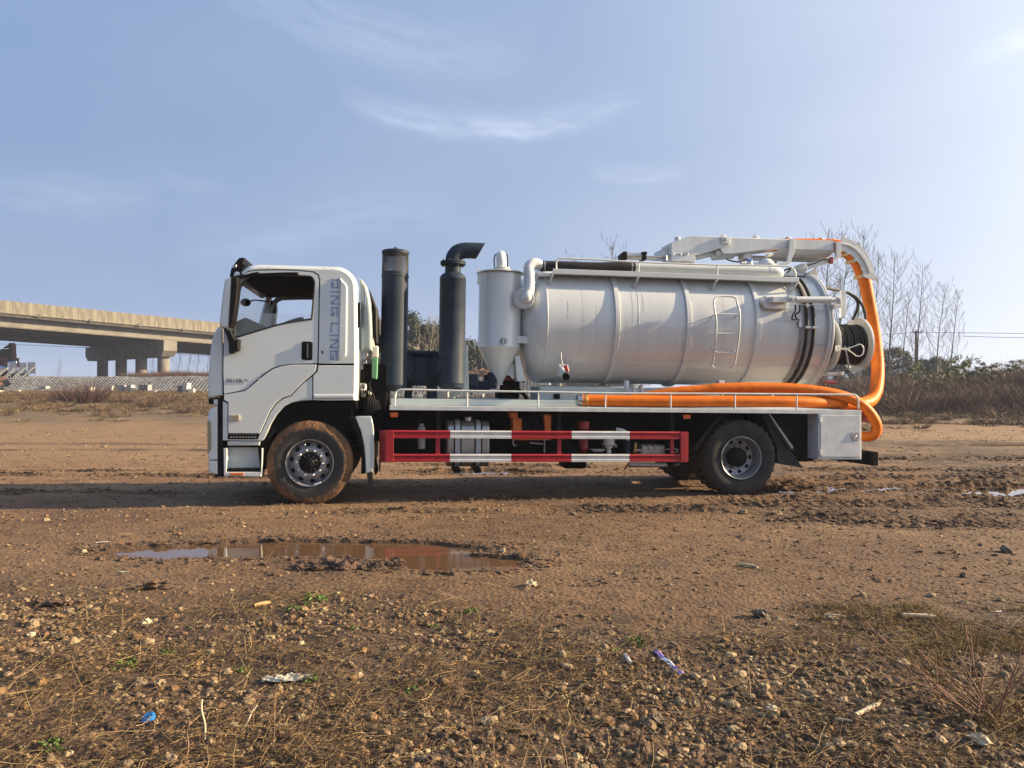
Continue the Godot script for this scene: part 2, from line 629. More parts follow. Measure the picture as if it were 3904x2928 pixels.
	mat("water", lin(0.105, 0.062, 0.034), 0.045, 0.0, {"metallic_specular": 0.5})
	var g := mat("soil", Color.WHITE, 0.92, 0.0, {"vertex_color_use_as_albedo": true, "uv1_triplanar": true, "uv1_world_triplanar": true, "uv1_scale": Vector3(0.7, 0.7, 0.7)})
	g.albedo_texture = noise_tex(0.02, 6, 3, [PackedFloat32Array([0.2, 0.5, 0.8]), PackedColorArray([Color(0.78, 0.77, 0.75), Color(0.91, 0.90, 0.90), Color(1, 1, 1)])], 1024)
	g.normal_enabled = true
	g.normal_texture = noise_tex(0.03, 6, 9, [], 1024, 10.0)
	g.normal_scale = 0.8
	worn("stone", lin(0.18, 0.125, 0.070), lin(0.33, 0.255, 0.155), 0.02, 0.85, 0.0, 4.0, 0.5)
	worn("stone_pale", lin(0.34, 0.285, 0.18), lin(0.48, 0.41, 0.28), 0.02, 0.85, 0.0, 4.0, 0.5)
	mat("rag", lin(0.46, 0.43, 0.34), 0.6)
	mat("stem", lin(0.17, 0.095, 0.062), 0.85)
	worn("stone_grey", lin(0.075, 0.058, 0.042), lin(0.16, 0.125, 0.088), 0.02, 0.85, 0.0, 4.0, 0.5)
	worn("mud", lin(0.060, 0.036, 0.021), lin(0.12, 0.072, 0.042), 0.02, 0.8, 0.0, 3.0, 0.6)
	mat("plastic_white", lin(0.62, 0.60, 0.52), 0.4)
	mat("plastic_purple", lin(0.30, 0.20, 0.50), 0.35)
	mat("plastic_blue", lin(0.02, 0.16, 0.42), 0.3)
	worn("wood", lin(0.36, 0.22, 0.09), lin(0.50, 0.33, 0.15), 0.03, 0.8, 0.0, 4.0)
	worn("wood_pale", lin(0.42, 0.35, 0.23), lin(0.55, 0.47, 0.33), 0.03, 0.8, 0.0, 4.0)


# ---------------------------------------------------------------- ground
# ruts that run roughly along x: z at x = 0, slope, wander, from x, to x, half width, depth
var ruts := [
	[-13.6, -0.035, 0.12, 3.0, 24.0, 0.20, 0.055], [-12.3, -0.02, 0.10, 3.4, 24.0, 0.24, 0.070], [-11.6, 0.01, 0.15, 3.2, 24.0, 0.20, 0.060],
	[-10.9, -0.03, 0.08, 3.1, 22.0, 0.26, 0.070], [-10.3, 0.045, 0.10, 3.0, 18.0, 0.20, 0.055], [-9.75, 0.055, 0.06, 2.6, 16.0, 0.22, 0.060],
	[-9.15, 0.06, 0.08, 0.6, 14.0, 0.18, 0.045], [-8.75, 0.075, 0.06, 2.6, 12.0, 0.20, 0.040], [-15.2, -0.10, 0.2, 5.0, 26.0, 0.26, 0.055], [-17.2, 0.06, 0.3, 6.0, 28.0, 0.24, 0.055],
	[-11.2, -0.05, 0.12, 4.0, 20.0, 0.22, 0.06], [-12.9, 0.03, 0.2, 5.0, 24.0, 0.28, 0.06], [-8.35, 0.05, 0.05, 4.0, 11.0, 0.16, 0.035], [-16.2, 0.02, 0.2, 4.0, 24.0, 0.3, 0.05], [-14.4, 0.12, 0.2, 8.0, 26.0, 0.2, 0.045], [-19.5, -0.03, 0.3, 9.0, 30.0, 0.3, 0.05],
	[-13.5, 0.004, 0.10, -16.0, -1.4, 0.10, 0.045], [-12.2, 0.10, 0.10, -9.0, -1.6, 0.15, 0.050], [-10.6, 0.035, 0.08, -9.0, -2.9, 0.14, 0.035], [-13.4, 0.03, 0.15, -1.5, 3.5, 0.25, 0.055],
	[-14.6, 0.01, 0.1, -1.8, 3.5, 0.22, 0.050], [-9.05, -0.02, 0.05, -1.9, 0.9, 0.13, 0.040], [-10.1, -0.125, 0.02, -3.1, 3.0, 0.17, 0.025], [-17.8, 0.05, 0.2, -20.0, -3.0, 0.2, 0.03], [-21.0, -0.05, 0.3, -24.0, 2.0, 0.25, 0.035]]
# hollows that hold water: x, z, radius in x, radius in z, depth
var hollows := [
	[-2.75, -6.86, 0.85, 0.30, 0.06], [-1.95, -7.02, 0.80, 0.34, 0.06], [-1.15, -6.92, 0.85, 0.34, 0.055], [-0.45, -6.40, 0.56, 0.30, 0.055], [-0.75, -6.75, 0.4, 0.3, 0.05],
	[8.0, -10.75, 1.9, 0.46, 0.14], [5.2, -11.25, 1.2, 0.18, 0.10], [-0.5, -13.45, 1.05, 0.42, 0.06], [13.5, -20.2, 3.0, 0.55, 0.13], [10.6, -10.6, 1.6, 0.3, 0.13]]
var rut_now := 0.0
var wet_now := 0.0


func stony(x: float, d: float) -> float:       # how much of the stony, straw-strewn verge there is here
	var edge := 5.35 + 0.65 * noise_b.get_noise_2d(x * 0.35, 3.0) - 0.03 * x + 0.35 * noise_b.get_noise_2d(x * 1.3, 9.0)
	if x < -1.5:
		edge += minf(0.9, (-1.5 - x) * 0.5)
	return clampf((edge - d) / 0.8, 0.0, 1.0)


func far_rise(x: float, d: float) -> float:
	var foot := lerpf(1.25, 0.80, smoothstep(-25.0, -11.0, x))
	var h := foot * smoothstep(24.0, 58.0, d)
	var left := 1.0 - smoothstep(1.5, 5.0, x)
	h += (2.47 - foot) * smoothstep(60.0, 63.2, d) * left * smoothstep(-43.5, -40.5, x)
	h += 1.22 * smoothstep(61.0, 66.0, d) * (1.0 - smoothstep(-43.5, -40.5, x))
	h += smoothstep(34.0, 44.0, d + 3.0 * noise_b.get_noise_2d(x * 0.12, 7.0)) * smoothstep(7.0, 15.0, x) * (0.55 + 0.45 * noise_b.get_noise_2d(x * 0.1, d * 0.1) + 0.9 * smoothstep(26.0, 36.0, x))
	return h


func height(x: float, z: float, fine := true) -> float:
	var d := -z
	rut_now = 0.0
	wet_now = 0.0
	var h := 0.018 * noise_a.get_noise_2d(x * 0.35, z * 0.35)
	h += 0.010 * noise_a.get_noise_2d(x * 1.1 + 40.0, z * 1.6)
	if d > 22.0:
		h += far_rise(x, d)
		h += 0.10 * noise_b.get_noise_2d(x * 0.2, z * 0.2) * smoothstep(22.0, 34.0, d)
	if not fine:
		return h
	var s := stony(x, d)
	if d > 1.0 and d < 34.0:
		var cl := noise_c.get_noise_2d(x * 2.2, z * 3.4)
		var fi := noise_c.get_noise_2d(x * 9.0 + 7.0, z * 13.0)
		h += (0.010 + 0.012 * s) * cl + 0.009 * fi * clampf(0.5 + cl * 1.5, 0.15, 1.4)
		for r in ruts:
			if x < r[3] - 1.0 or x > r[4]:
				continue
			var c: float = r[0] + r[1] * x + r[2] * sin(x * 0.55 + r[0] * 3.0)
			var o := (z - c) / float(r[5])
			if absf(o) > 2.2:
				continue
			var along := smoothstep(r[3] - 1.0, r[3] + 0.6, x) * (1.0 - smoothstep(float(r[4]) - 2.0, float(r[4]), x)) * clampf(0.75 + 0.9 * noise_b.get_noise_2d(x * 0.5, r[0] * 5.0), 0.1, 1.0)
			var o2 := o * o
			var bed := exp(-o2 * o2)
			var rim := exp(-(absf(o) - 1.35) * (absf(o) - 1.35) / 0.09)
			var lug := sin(x * 46.0 + absf(o) * 2.5 + cl * 2.0)
			h += along * float(r[6]) * (-bed + 0.75 * rim * (0.45 + 0.9 * absf(fi) + 0.6 * cl) + bed * 0.42 * clampf(lug * 1.6, -1.0, 1.0))
			rut_now = maxf(rut_now, along * (bed + 0.75 * rim))
		var hol := 0.0
		for w in hollows:
			var a: float = (x - w[0]) / w[2]
			var b: float = (z - w[1]) / w[3]
			var q := a * a + b * b
			if q > 2.6:
				continue
			q = sqrt(q) + 0.28 * cl + 0.12 * fi
			hol = maxf(hol, float(w[4]) * (1.0 - smoothstep(0.75, 1.18, q)))
			wet_now = maxf(wet_now, 1.0 - smoothstep(0.9, 1.55, q))
		h -= hol
		if wet_now > 0.05:
			h = lerpf(h, maxf(h, 0.006) if hol < 0.012 else h, wet_now)
	return h


func soil_colour(x: float, z: float, h: float) -> Color:
	var d := -z
	var big := noise_b.get_noise_2d(x * 0.22 + 9.0, z * 0.30)
	var mid := noise_c.get_noise_2d(x * 1.4 + 3.0, z * 2.1)
	var dry := Vector3(0.170, 0.092, 0.041).lerp(Vector3(0.245, 0.148, 0.071), clampf(0.5 + big * 1.2 + mid * 0.6, 0.0, 1.0))
	dry *= lerpf(0.68, 1.0, smoothstep(7.0, 12.5, d + 1.2 * mid))
	dry = dry.lerp(Vector3(0.270, 0.172, 0.082), 0.65 * smoothstep(11.0, 17.0, d))
	var wet := Vector3(0.050, 0.028, 0.015)
	var k := clampf(rut_now * 0.85 + 0.35 * clampf(-mid * 2.0 - 0.25, 0.0, 1.0), 0.0, 1.0)
	k = maxf(k, wet_now * 0.75)
	if x > 2.0 and d < 22.0 and d > 6.5:
		k = maxf(k, 0.85 * smoothstep(1.0, 4.5, x) * smoothstep(7.8, 9.3, d) * clampf(0.62 + big * 1.2 + mid * 1.2, 0.0, 1.0))
	var c := dry.lerp(wet, k)
	var s := stony(x, d)
	c = c.lerp(Vector3(0.056, 0.033, 0.016).lerp(Vector3(0.098, 0.059, 0.030), clampf(0.5 + mid * 1.4, 0.0, 1.0)), s * 0.85)
	var turf := smoothstep(0.35, 0.8, 0.5 + noise_b.get_noise_2d(x * 0.9, z * 0.9)) * smoothstep(2.2, 3.4, x) * (1.0 - smoothstep(4.3, 5.2, d))
	c = c.lerp(Vector3(0.13, 0.095, 0.045), turf * 0.35)
	if d > 26.0:
		var gr := smoothstep(27.0, 36.0, d + 5.0 * big)
		c = c.lerp(Vector3(0.15, 0.104, 0.056).lerp(Vector3(0.10, 0.068, 0.037), clampf(0.5 + mid, 0.0, 1.0)), gr * 0.85)
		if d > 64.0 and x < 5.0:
			c = Vector3(0.060, 0.042, 0.030)  # darkened so that less bounce light reaches the underside of the bridge
		if d > 59.7 and d < 63.9 and x > -41.0 and x < 3.2:
			c = Vector3(0.035, 0.034, 0.032)  # ground below the paving blocks, painted dark to deepen their holes
		if x > 6.0:
			c = c.lerp(Vector3(0.075, 0.052, 0.036), 0.85 * smoothstep(35.0, 41.0, d) * smoothstep(6.0, 12.0, x))
	return Color(c.x, c.y, c.z)


func sheet(x0: float, x1: float, nx: int, z0: float, z1: float, nz: int, fine: bool) -> ArrayMesh:
	var v := PackedVector3Array()
	var c := PackedColorArray()
	var idx := PackedInt32Array()
	for j in nz + 1:
		var z := lerpf(z0, z1, float(j) / nz)
		for i in nx + 1:
			var x := lerpf(x0, x1, float(i) / nx)
			var h := height(x, z, fine)
			v.append(Vector3(x, h, z))
			c.append(soil_colour(x, z, h))
	var n := PackedVector3Array()
	n.resize(v.size())
	var w := nx + 1
	for j in nz + 1:
		for i in w:
			var a := v[j * w + mini(i + 1, nx)] - v[j * w + maxi(i - 1, 0)]
			var b := v[mini(j + 1, nz) * w + i] - v[maxi(j - 1, 0) * w + i]
			var m := a.cross(b).normalized()
			n[j * w + i] = m if m.y > 0.0 else -m
	for j in nz:
		for i in nx:
			var p := j * w + i
			if z1 < z0:
				idx.append_array([p, p + w, p + 1, p + 1, p + w, p + w + 1])
			else:
				idx.append_array([p, p + 1, p + w, p + 1, p + w + 1, p + w])
	var arr := []
	arr.resize(Mesh.ARRAY_MAX)
	arr[Mesh.ARRAY_VERTEX] = v
	arr[Mesh.ARRAY_NORMAL] = n
	arr[Mesh.ARRAY_COLOR] = c
	arr[Mesh.ARRAY_INDEX] = idx
	var m := ArrayMesh.new()
	m.add_surface_from_arrays(Mesh.PRIMITIVE_TRIANGLES, arr)
	return m


func ground() -> void:
	var g := Node3D.new()
	g.name = "ground"
	add_child(g)
	tag(g, "brown muddy yard with tyre ruts, stones and straw, rising to dry grass behind", "", "", "structure")
	put("near_soil", sheet(-6.0, 6.0, 500, -1.4, -5.6, 210, true), mats.soil, g)
	put("yard_soil", sheet(-14.0, 16.0, 760, -5.6, -15.6, 300, true), mats.soil, g)
	put("far_soil", sheet(-36.0, 40.0, 400, -15.6, -34.0, 130, true), mats.soil, g)
	put("field_soil", sheet(-110.0, 110.0, 260, -34.0, -90.0, 110, false), mats.soil, g)
	put("distant_soil", sheet(-420.0, 420.0, 60, -90.0, -420.0, 30, false), mats.soil, g)
	put("side_soil", sheet(-110.0, -36.0, 40, 30.0, -34.0, 40, false), mats.soil, g)
	put("side_soil", sheet(40.0, 110.0, 40, 30.0, -34.0, 40, false), mats.soil, g)
	put("side_soil", sheet(-36.0, -14.0, 30, 30.0, -15.6, 40, false), mats.soil, g)
	put("side_soil", sheet(16.0, 40.0, 30, 30.0, -15.6, 40, false), mats.soil, g)
	put("side_soil", sheet(-14.0, -6.0, 40, 30.0, -5.6, 60, false), mats.soil, g)
	put("side_soil", sheet(6.0, 16.0, 40, 30.0, -5.6, 60, false), mats.soil, g)
	put("side_soil", sheet(-6.0, 6.0, 40, 30.0, -1.4, 60, false), mats.soil, g)
	var labels := ["long shallow brown puddle in front of the lorry, holding its mirror image", "bright puddle in the ruts at the right edge, beyond the rear wheel", "muddy puddle lying under the lorry beyond the fuel tank", "distant shallow puddle on the yard at far right"]
	var boxes := [[-3.9, 0.35, -7.5, -5.8], [3.8, 12.6, -11.7, -10.1], [-1.8, 0.8, -14.0, -12.9], [10.0, 17.0, -20.9, -19.5]]
	for i in 4:
		var b: Array = boxes[i]
		var m := MB.new()
		m.quadn(Vector3(b[0], 0, b[2]), Vector3(b[1], 0, b[2]), Vector3(b[1], 0, b[3]), Vector3(b[0], 0, b[3]), Vector3.UP, Vector3.UP, Vector3.UP, Vector3.UP)
		var o := put("puddle", m, mats.water)
		o.position.y = -0.024 if i == 0 else -0.024
		tag(o, labels[i], "puddle", "", "structure")


# ---------------------------------------------------------------- the tanker lorry
# Its own frame: x runs from the front axle to the rear, y up, z towards the near side (0 = outer face of the tyres).
const FAR := -2.40


func zz(z: float, far: bool) -> float:
	return FAR - z if far else z


func with_hole(outer: PackedVector2Array, hole: PackedVector2Array, cut: float) -> Array:
	var ringed := []
	for side in 2:
		var half := PackedVector2Array([Vector2(-50, -50), Vector2(cut, -50), Vector2(cut, 50), Vector2(-50, 50)]) if side == 0 else PackedVector2Array([Vector2(cut, -50), Vector2(50, -50), Vector2(50, 50), Vector2(cut, 50)])
		for a in Geometry2D.intersect_polygons(outer, half):
			for b in Geometry2D.clip_polygons(a, hole):
				ringed.append(b)
	return ringed


func stroke(m: MB, pts: Array, z: float, w: float, h: float) -> void:   # a letter stroke: boxes along a polyline
	for i in range(0, pts.size() - 2, 2):
		var a := Vector2(pts[i], pts[i + 1])
		var b := Vector2(pts[i + 2], pts[i + 3])
		var d := (b - a).normalized()
		m.box(Vector3((a.x + b.x) / 2.0, (a.y + b.y) / 2.0, z), Vector3((b - a).length() + w, w, h), 0.0, Basis(Vector3(d.x, d.y, 0), Vector3(-d.y, d.x, 0), Vector3.BACK))


# square block letters in a unit cell, as polylines
var letters := {
	"Q": [[0.1, 0.12, 0.1, 0.88, 0.9, 0.88, 0.9, 0.12, 0.1, 0.12], [0.55, 0.0, 0.55, 0.3]],
	"I": [[0.5, 0.0, 0.5, 1.0]],
	"N": [[0.1, 0.02, 0.1, 0.9, 0.3, 0.9, 0.75, 0.1, 0.9, 0.1, 0.9, 0.98]],
	"G": [[0.95, 0.88, 0.1, 0.88, 0.1, 0.12, 0.9, 0.12, 0.9, 0.44, 0.52, 0.44]],
	"L": [[0.1, 0.98, 0.1, 0.12, 0.95, 0.12]],
	"A": [[0.0, 0.05, 0.5, 0.9, 1.0, 0.05]],
	".": [[0.45, 0.5, 0.55, 0.5]]}


func write(text: String, at: Vector3, right: Vector2, up: Vector2, size: Vector2, gap: float, w: float) -> MB:
	var m := MB.new()
	var pen := 0.0
	for ch in text:
		var cw := size.x
		if ch == "I": cw = size.x * 0.30
		if ch == ".": cw = size.x * 0.25
		for line in letters[ch]:
			var q := []
			for i in range(0, line.size(), 2):
				var lx: float = (line[i] - 0.5) * (size.x if ch != "I" and ch != "." else 0.0) + cw / 2.0
				var v: Vector2 = Vector2(at.x, at.y) + right * (pen + lx) + up * (line[i + 1] * size.y)
				q.append_array([v.x, v.y])
			stroke(m, q, at.z, w, 0.004)
		pen += cw + gap
	return m


func tyre_mesh(muddy: bool, lugs: bool, sd: int) -> ArrayMesh:
	# about the y axis: y = 0 is the outer face, -0.30 the inner
	var R := 0.523
	var prof := PackedVector2Array([Vector2(0.285, -0.035), Vector2(0.300, -0.012), Vector2(0.330, -0.004), Vector2(0.372, 0.004), Vector2(0.408, 0.006), Vector2(0.418, 0.006), Vector2(0.426, 0.005), Vector2(0.434, 0.004), Vector2(0.442, 0.003), Vector2(0.452, 0.000), Vector2(0.476, -0.010), Vector2(0.498, -0.022), Vector2(0.512, -0.036), Vector2(R, -0.050), Vector2(R, -0.082), Vector2(R - 0.012, -0.085), Vector2(R - 0.012, -0.092), Vector2(R, -0.095), Vector2(R, -0.140), Vector2(R - 0.012, -0.143), Vector2(R - 0.012, -0.151), Vector2(R, -0.154), Vector2(R, -0.205), Vector2(R - 0.012, -0.208), Vector2(R - 0.012, -0.215), Vector2(R, -0.218), Vector2(R, -0.252), Vector2(0.500, -0.280), Vector2(0.440, -0.306), Vector2(0.370, -0.304), Vector2(0.300, -0.290), Vector2(0.285, -0.265)])
	var m := MB.new()
	m.tinted = true
	var f := FastNoiseLite.new()
	f.seed = sd
	f.frequency = 1.0
	f.fractal_octaves = 4
	var seg := 120
	var grid := []
	var tint := []
	for s in seg:
		var a := TAU * s / seg
		var row := PackedVector3Array()
		var cr := []
		for i in prof.size():
			var p := prof[i]
			var k := 0.0
			var dry := f.get_noise_3d(cos(a) * 2.0, sin(a) * 2.0, p.y * 6.0)
			var edge := 0.430 + 0.030 * f.get_noise_2d(cos(a) * 5.0, sin(a) * 5.0)
			if muddy:
				k = smoothstep(edge - 0.003, edge + 0.003, p.x)
			elif p.y < -0.02 or p.x > 0.49:
				k = 0.45 * smoothstep(0.49, 0.52, p.x) + 0.25 * dry
			var r := p.x
			if lugs and p.x > R - 0.03 and p.y < -0.03:
				r += 0.0 if (s % 4) < 2 else -0.020
			if muddy and k > 0.3:
				r += 0.007 * f.get_noise_3d(cos(a) * 12.0, sin(a) * 12.0, p.y * 30.0) + (0.004 if p.x > 0.46 else 0.0)
			row.append(Vector3(r * cos(a), p.y + (0.006 * k * f.get_noise_2d(a * 14.0, p.x * 50.0) if muddy else 0.0), r * sin(a)))
			var c := Color(0.017, 0.017, 0.018).lerp(Color(0.030, 0.028, 0.026), clampf(0.5 + dry, 0.0, 1.0))
			cr.append(c.lerp(Color(0.175, 0.088, 0.040).lerp(Color(0.062, 0.037, 0.022), clampf(0.4 + dry * 1.2, 0.0, 1.0)), clampf(k, 0.0, 1.0)))
		grid.append(row)
		tint.append(cr)
	for s in seg:
		var s2 := (s + 1) % seg
		for i in prof.size() - 1:
			var d := (prof[i + 1] - prof[i]).normalized()
			var q := [grid[s][i], grid[s2][i], grid[s2][i + 1], grid[s][i + 1]]
			var a := TAU * s / seg
			var out := Vector3(-d.y * cos(a), d.x, -d.y * sin(a))
			var fn: Vector3 = (q[3] - q[0]).cross(q[1] - q[0]).normalized()
			if fn.dot(out) < 0.0: fn = -fn
			m.v.append_array([q[0], q[1], q[2], q[0], q[2], q[3]] if (q[2] - q[0]).cross(q[1] - q[0]).dot(fn) > 0.0 else [q[0], q[2], q[1], q[0], q[3], q[2]])
			for e in 6: m.n.append(fn)
			m.c.append_array([tint[s][i], tint[s2][i], tint[s2][i + 1], tint[s][i], tint[s2][i + 1], tint[s][i + 1]] if (q[2] - q[0]).cross(q[1] - q[0]).dot(fn) > 0.0 else [tint[s][i], tint[s2][i + 1], tint[s2][i], tint[s][i], tint[s][i + 1], tint[s2][i + 1]])
	return m.mesh()


func holed_disc(m: MB, r0: float, y0: float, r1: float, y1: float, count: int, hr: float, squash: float) -> void:
	# a cone band between two radii with round hand holes in it
	var rm := (r0 + r1) / 2.0
	for s in count:
		var mid := TAU * (s + 0.5) / count
		var half := PI / count
		var inner := []
		var outer := []
		for k in 24:
			var t := TAU * k / 24.0
			inner.append(Vector2(mid + hr * cos(t) / rm, rm + hr * squash * sin(t)))
			var u := Vector2(cos(t), sin(t))
			var q := 1.0 / maxf(absf(u.x), absf(u.y))
			outer.append(Vector2(mid + half * u.x * q, rm + (r1 - r0) / 2.0 * u.y * q))
		for k in 24:
			var k2 := (k + 1) % 24
			var p := []
			for e in [inner[k], inner[k2], outer[k2], outer[k]]:
				p.append(Vector3(e.y * cos(e.x), lerpf(y0, y1, (e.y - r0) / (r1 - r0)), e.y * sin(e.x)))
			var nn := Vector3(cos(mid) * (y0 - y1), r1 - r0, sin(mid) * (y0 - y1)).normalized()
			m.quadn(p[0], p[1], p[2], p[3], nn, nn, nn, nn)


func wheel(t: Node3D, at: Vector3, far: bool, rear: bool, inner_only := false) -> void:
	# the wheel's own y axis points outwards
	var w := Node3D.new()
	var k := "wheel"
	var i := 0
	while t.has_node(k):
		i += 1
		k = "wheel_%03d" % i
	w.name = k
	t.add_child(w)
	w.position = at
	w.basis = Basis(Vector3.RIGHT, -PI / 2.0 if far else PI / 2.0) * Basis(Vector3.UP, 0.3 if rear else 0.13)
	if not mats.has("tyre_front"):
		mats.tyre_front = tyre_mesh(true, false, 4)
		mats.tyre_rear = tyre_mesh(false, true, 8)
	put("tyre", mats.tyre_rear if rear else mats.tyre_front, mats.tyre, w, "" if rear else "tyre caked with orange mud on its tread and shoulder")
	if inner_only:
		return
	var m := MB.new()
	if not rear:
		m.lathe(P2([0.262, -0.27, 0.262, -0.11, 0.268, -0.06, 0.276, -0.02, 0.285, 0.002, 0.292, 0.004, 0.294, -0.006, 0.288, -0.03]), Transform3D.IDENTITY, 72)
		holed_disc(m, 0.192, -0.030, 0.264, -0.090, 10, 0.033, 0.72)
		m.lathe(P2([0.130, -0.022, 0.136, -0.018, 0.176, -0.016, 0.186, -0.020, 0.193, -0.031]), Transform3D.IDENTITY, 64)
		put("rim", m, mats.rim_silver, w)
		m = MB.new()
		m.lathe(P2([0.262, -0.12, 0.02, -0.12]), Transform3D.IDENTITY, 32)
		m.lathe(P2([0.134, -0.10, 0.132, -0.020, 0.126, -0.012, 0.098, -0.010, 0.092, 0.0, 0.062, 0.012, 0.054, 0.034, 0.044, 0.040, 0.026, 0.042, 0.022, 0.056, 0.0, 0.058]), Transform3D.IDENTITY, 40)
		for s in 12:
			var a := TAU * s / 12
			m.box(Vector3(0.098 * cos(a), 0.004, 0.098 * sin(a)), Vector3(0.05, 0.02, 0.014), 0.004, Basis(Vector3.UP, -a))
		put("hub", m, mats.black, w)
		for s in 10:
			m = MB.new()
			var a := TAU * (s + 0.28) / 10
			var p := Vector3(0.157 * cos(a), -0.016, 0.157 * sin(a))
			m.cyl(p, p + Vector3(0, 0.006, 0), 0.021, 12, 0.002)
			m.cyl(p + Vector3(0, 0.006, 0), p + Vector3(0, 0.026, 0), 0.015, 6, 0.003)
			m.cyl(p + Vector3(0, 0.02, 0), p + Vector3(0, 0.036, 0), 0.008, 8, 0.002)
			put("wheel_nut", m, mats.steel, w)
		m = MB.new()
		m.tube(PackedVector3Array([Vector3(-0.02, -0.03, -0.245), Vector3(-0.02, 0.0, -0.248), Vector3(-0.03, 0.012, -0.225)]), [0.006], 6)
		put("valve", m, mats.steel, w)
		m = MB.new()
		m.box(Vector3(0.065, -0.004, 0.266), Vector3(0.085, 0.02, 0.016), 0.003, Basis(Vector3.UP, 0.25))
		put("sticker", m, mats.sticker, w)
	else:
		m.lathe(P2([0.292, 0.002, 0.286, 0.006, 0.278, 0.0, 0.272, -0.03, 0.262, -0.05, 0.258, -0.075, 0.250, -0.10, 0.246, -0.185]), Transform3D.IDENTITY, 72)
		holed_disc(m, 0.176, -0.200, 0.247, -0.185, 10, 0.030, 0.78)
		m.lathe(P2([0.120, -0.206, 0.168, -0.206, 0.176, -0.200]), Transform3D.IDENTITY, 48)
		put("rim", m, mats.rim_silver, w)
		m = MB.new()
		m.lathe(P2([0.26, -0.26, 0.02, -0.26]), Transform3D.IDENTITY, 32)
		m.lathe(P2([0.132, -0.22, 0.130, -0.10, 0.118, -0.092, 0.112, -0.080, 0.090, -0.074, 0.082, -0.066, 0.0, -0.060]), Transform3D.IDENTITY, 40)
		for s in 10:
			var a := TAU * s / 10
			m.cyl(Vector3(0.104 * cos(a), -0.084, 0.104 * sin(a)), Vector3(0.104 * cos(a), -0.068, 0.104 * sin(a)), 0.010, 6)
		put("hub", m, mats.black, w)
		for s in 10:
			m = MB.new()
			var a := TAU * (s + 0.2) / 10
			var p := Vector3(0.150 * cos(a), -0.206, 0.150 * sin(a))
			m.cyl(p, p + Vector3(0, 0.020, 0), 0.016, 8, 0.003)
			m.cyl(p + Vector3(0, 0.018, 0), p + Vector3(0, 0.040, 0), 0.009, 8, 0.002)
			put("wheel_nut", m, mats.steel, w)


func tanker() -> void:
	var t := thing("vacuum_tanker_truck", "white vacuum tanker lorry parked side-on, mud on its front tyres, cab facing left", "truck", Vector3(-2.5273, 0, -9.6))
	t.rotation = Vector3(0, deg_to_rad(8.26), deg_to_rad(-0.72))
	cab(t)
	chassis(t)
	vessel(t)
	boom(t)
	for far in [false, true]:
		wheel(t, Vector3(0, 0.518, zz(0.0, far)), far, false)
		wheel(t, Vector3(5.701, 0.576, zz(-0.05, far)), far, true)
		wheel(t, Vector3(5.701, 0.576, zz(-0.39, far)), far, true, true)


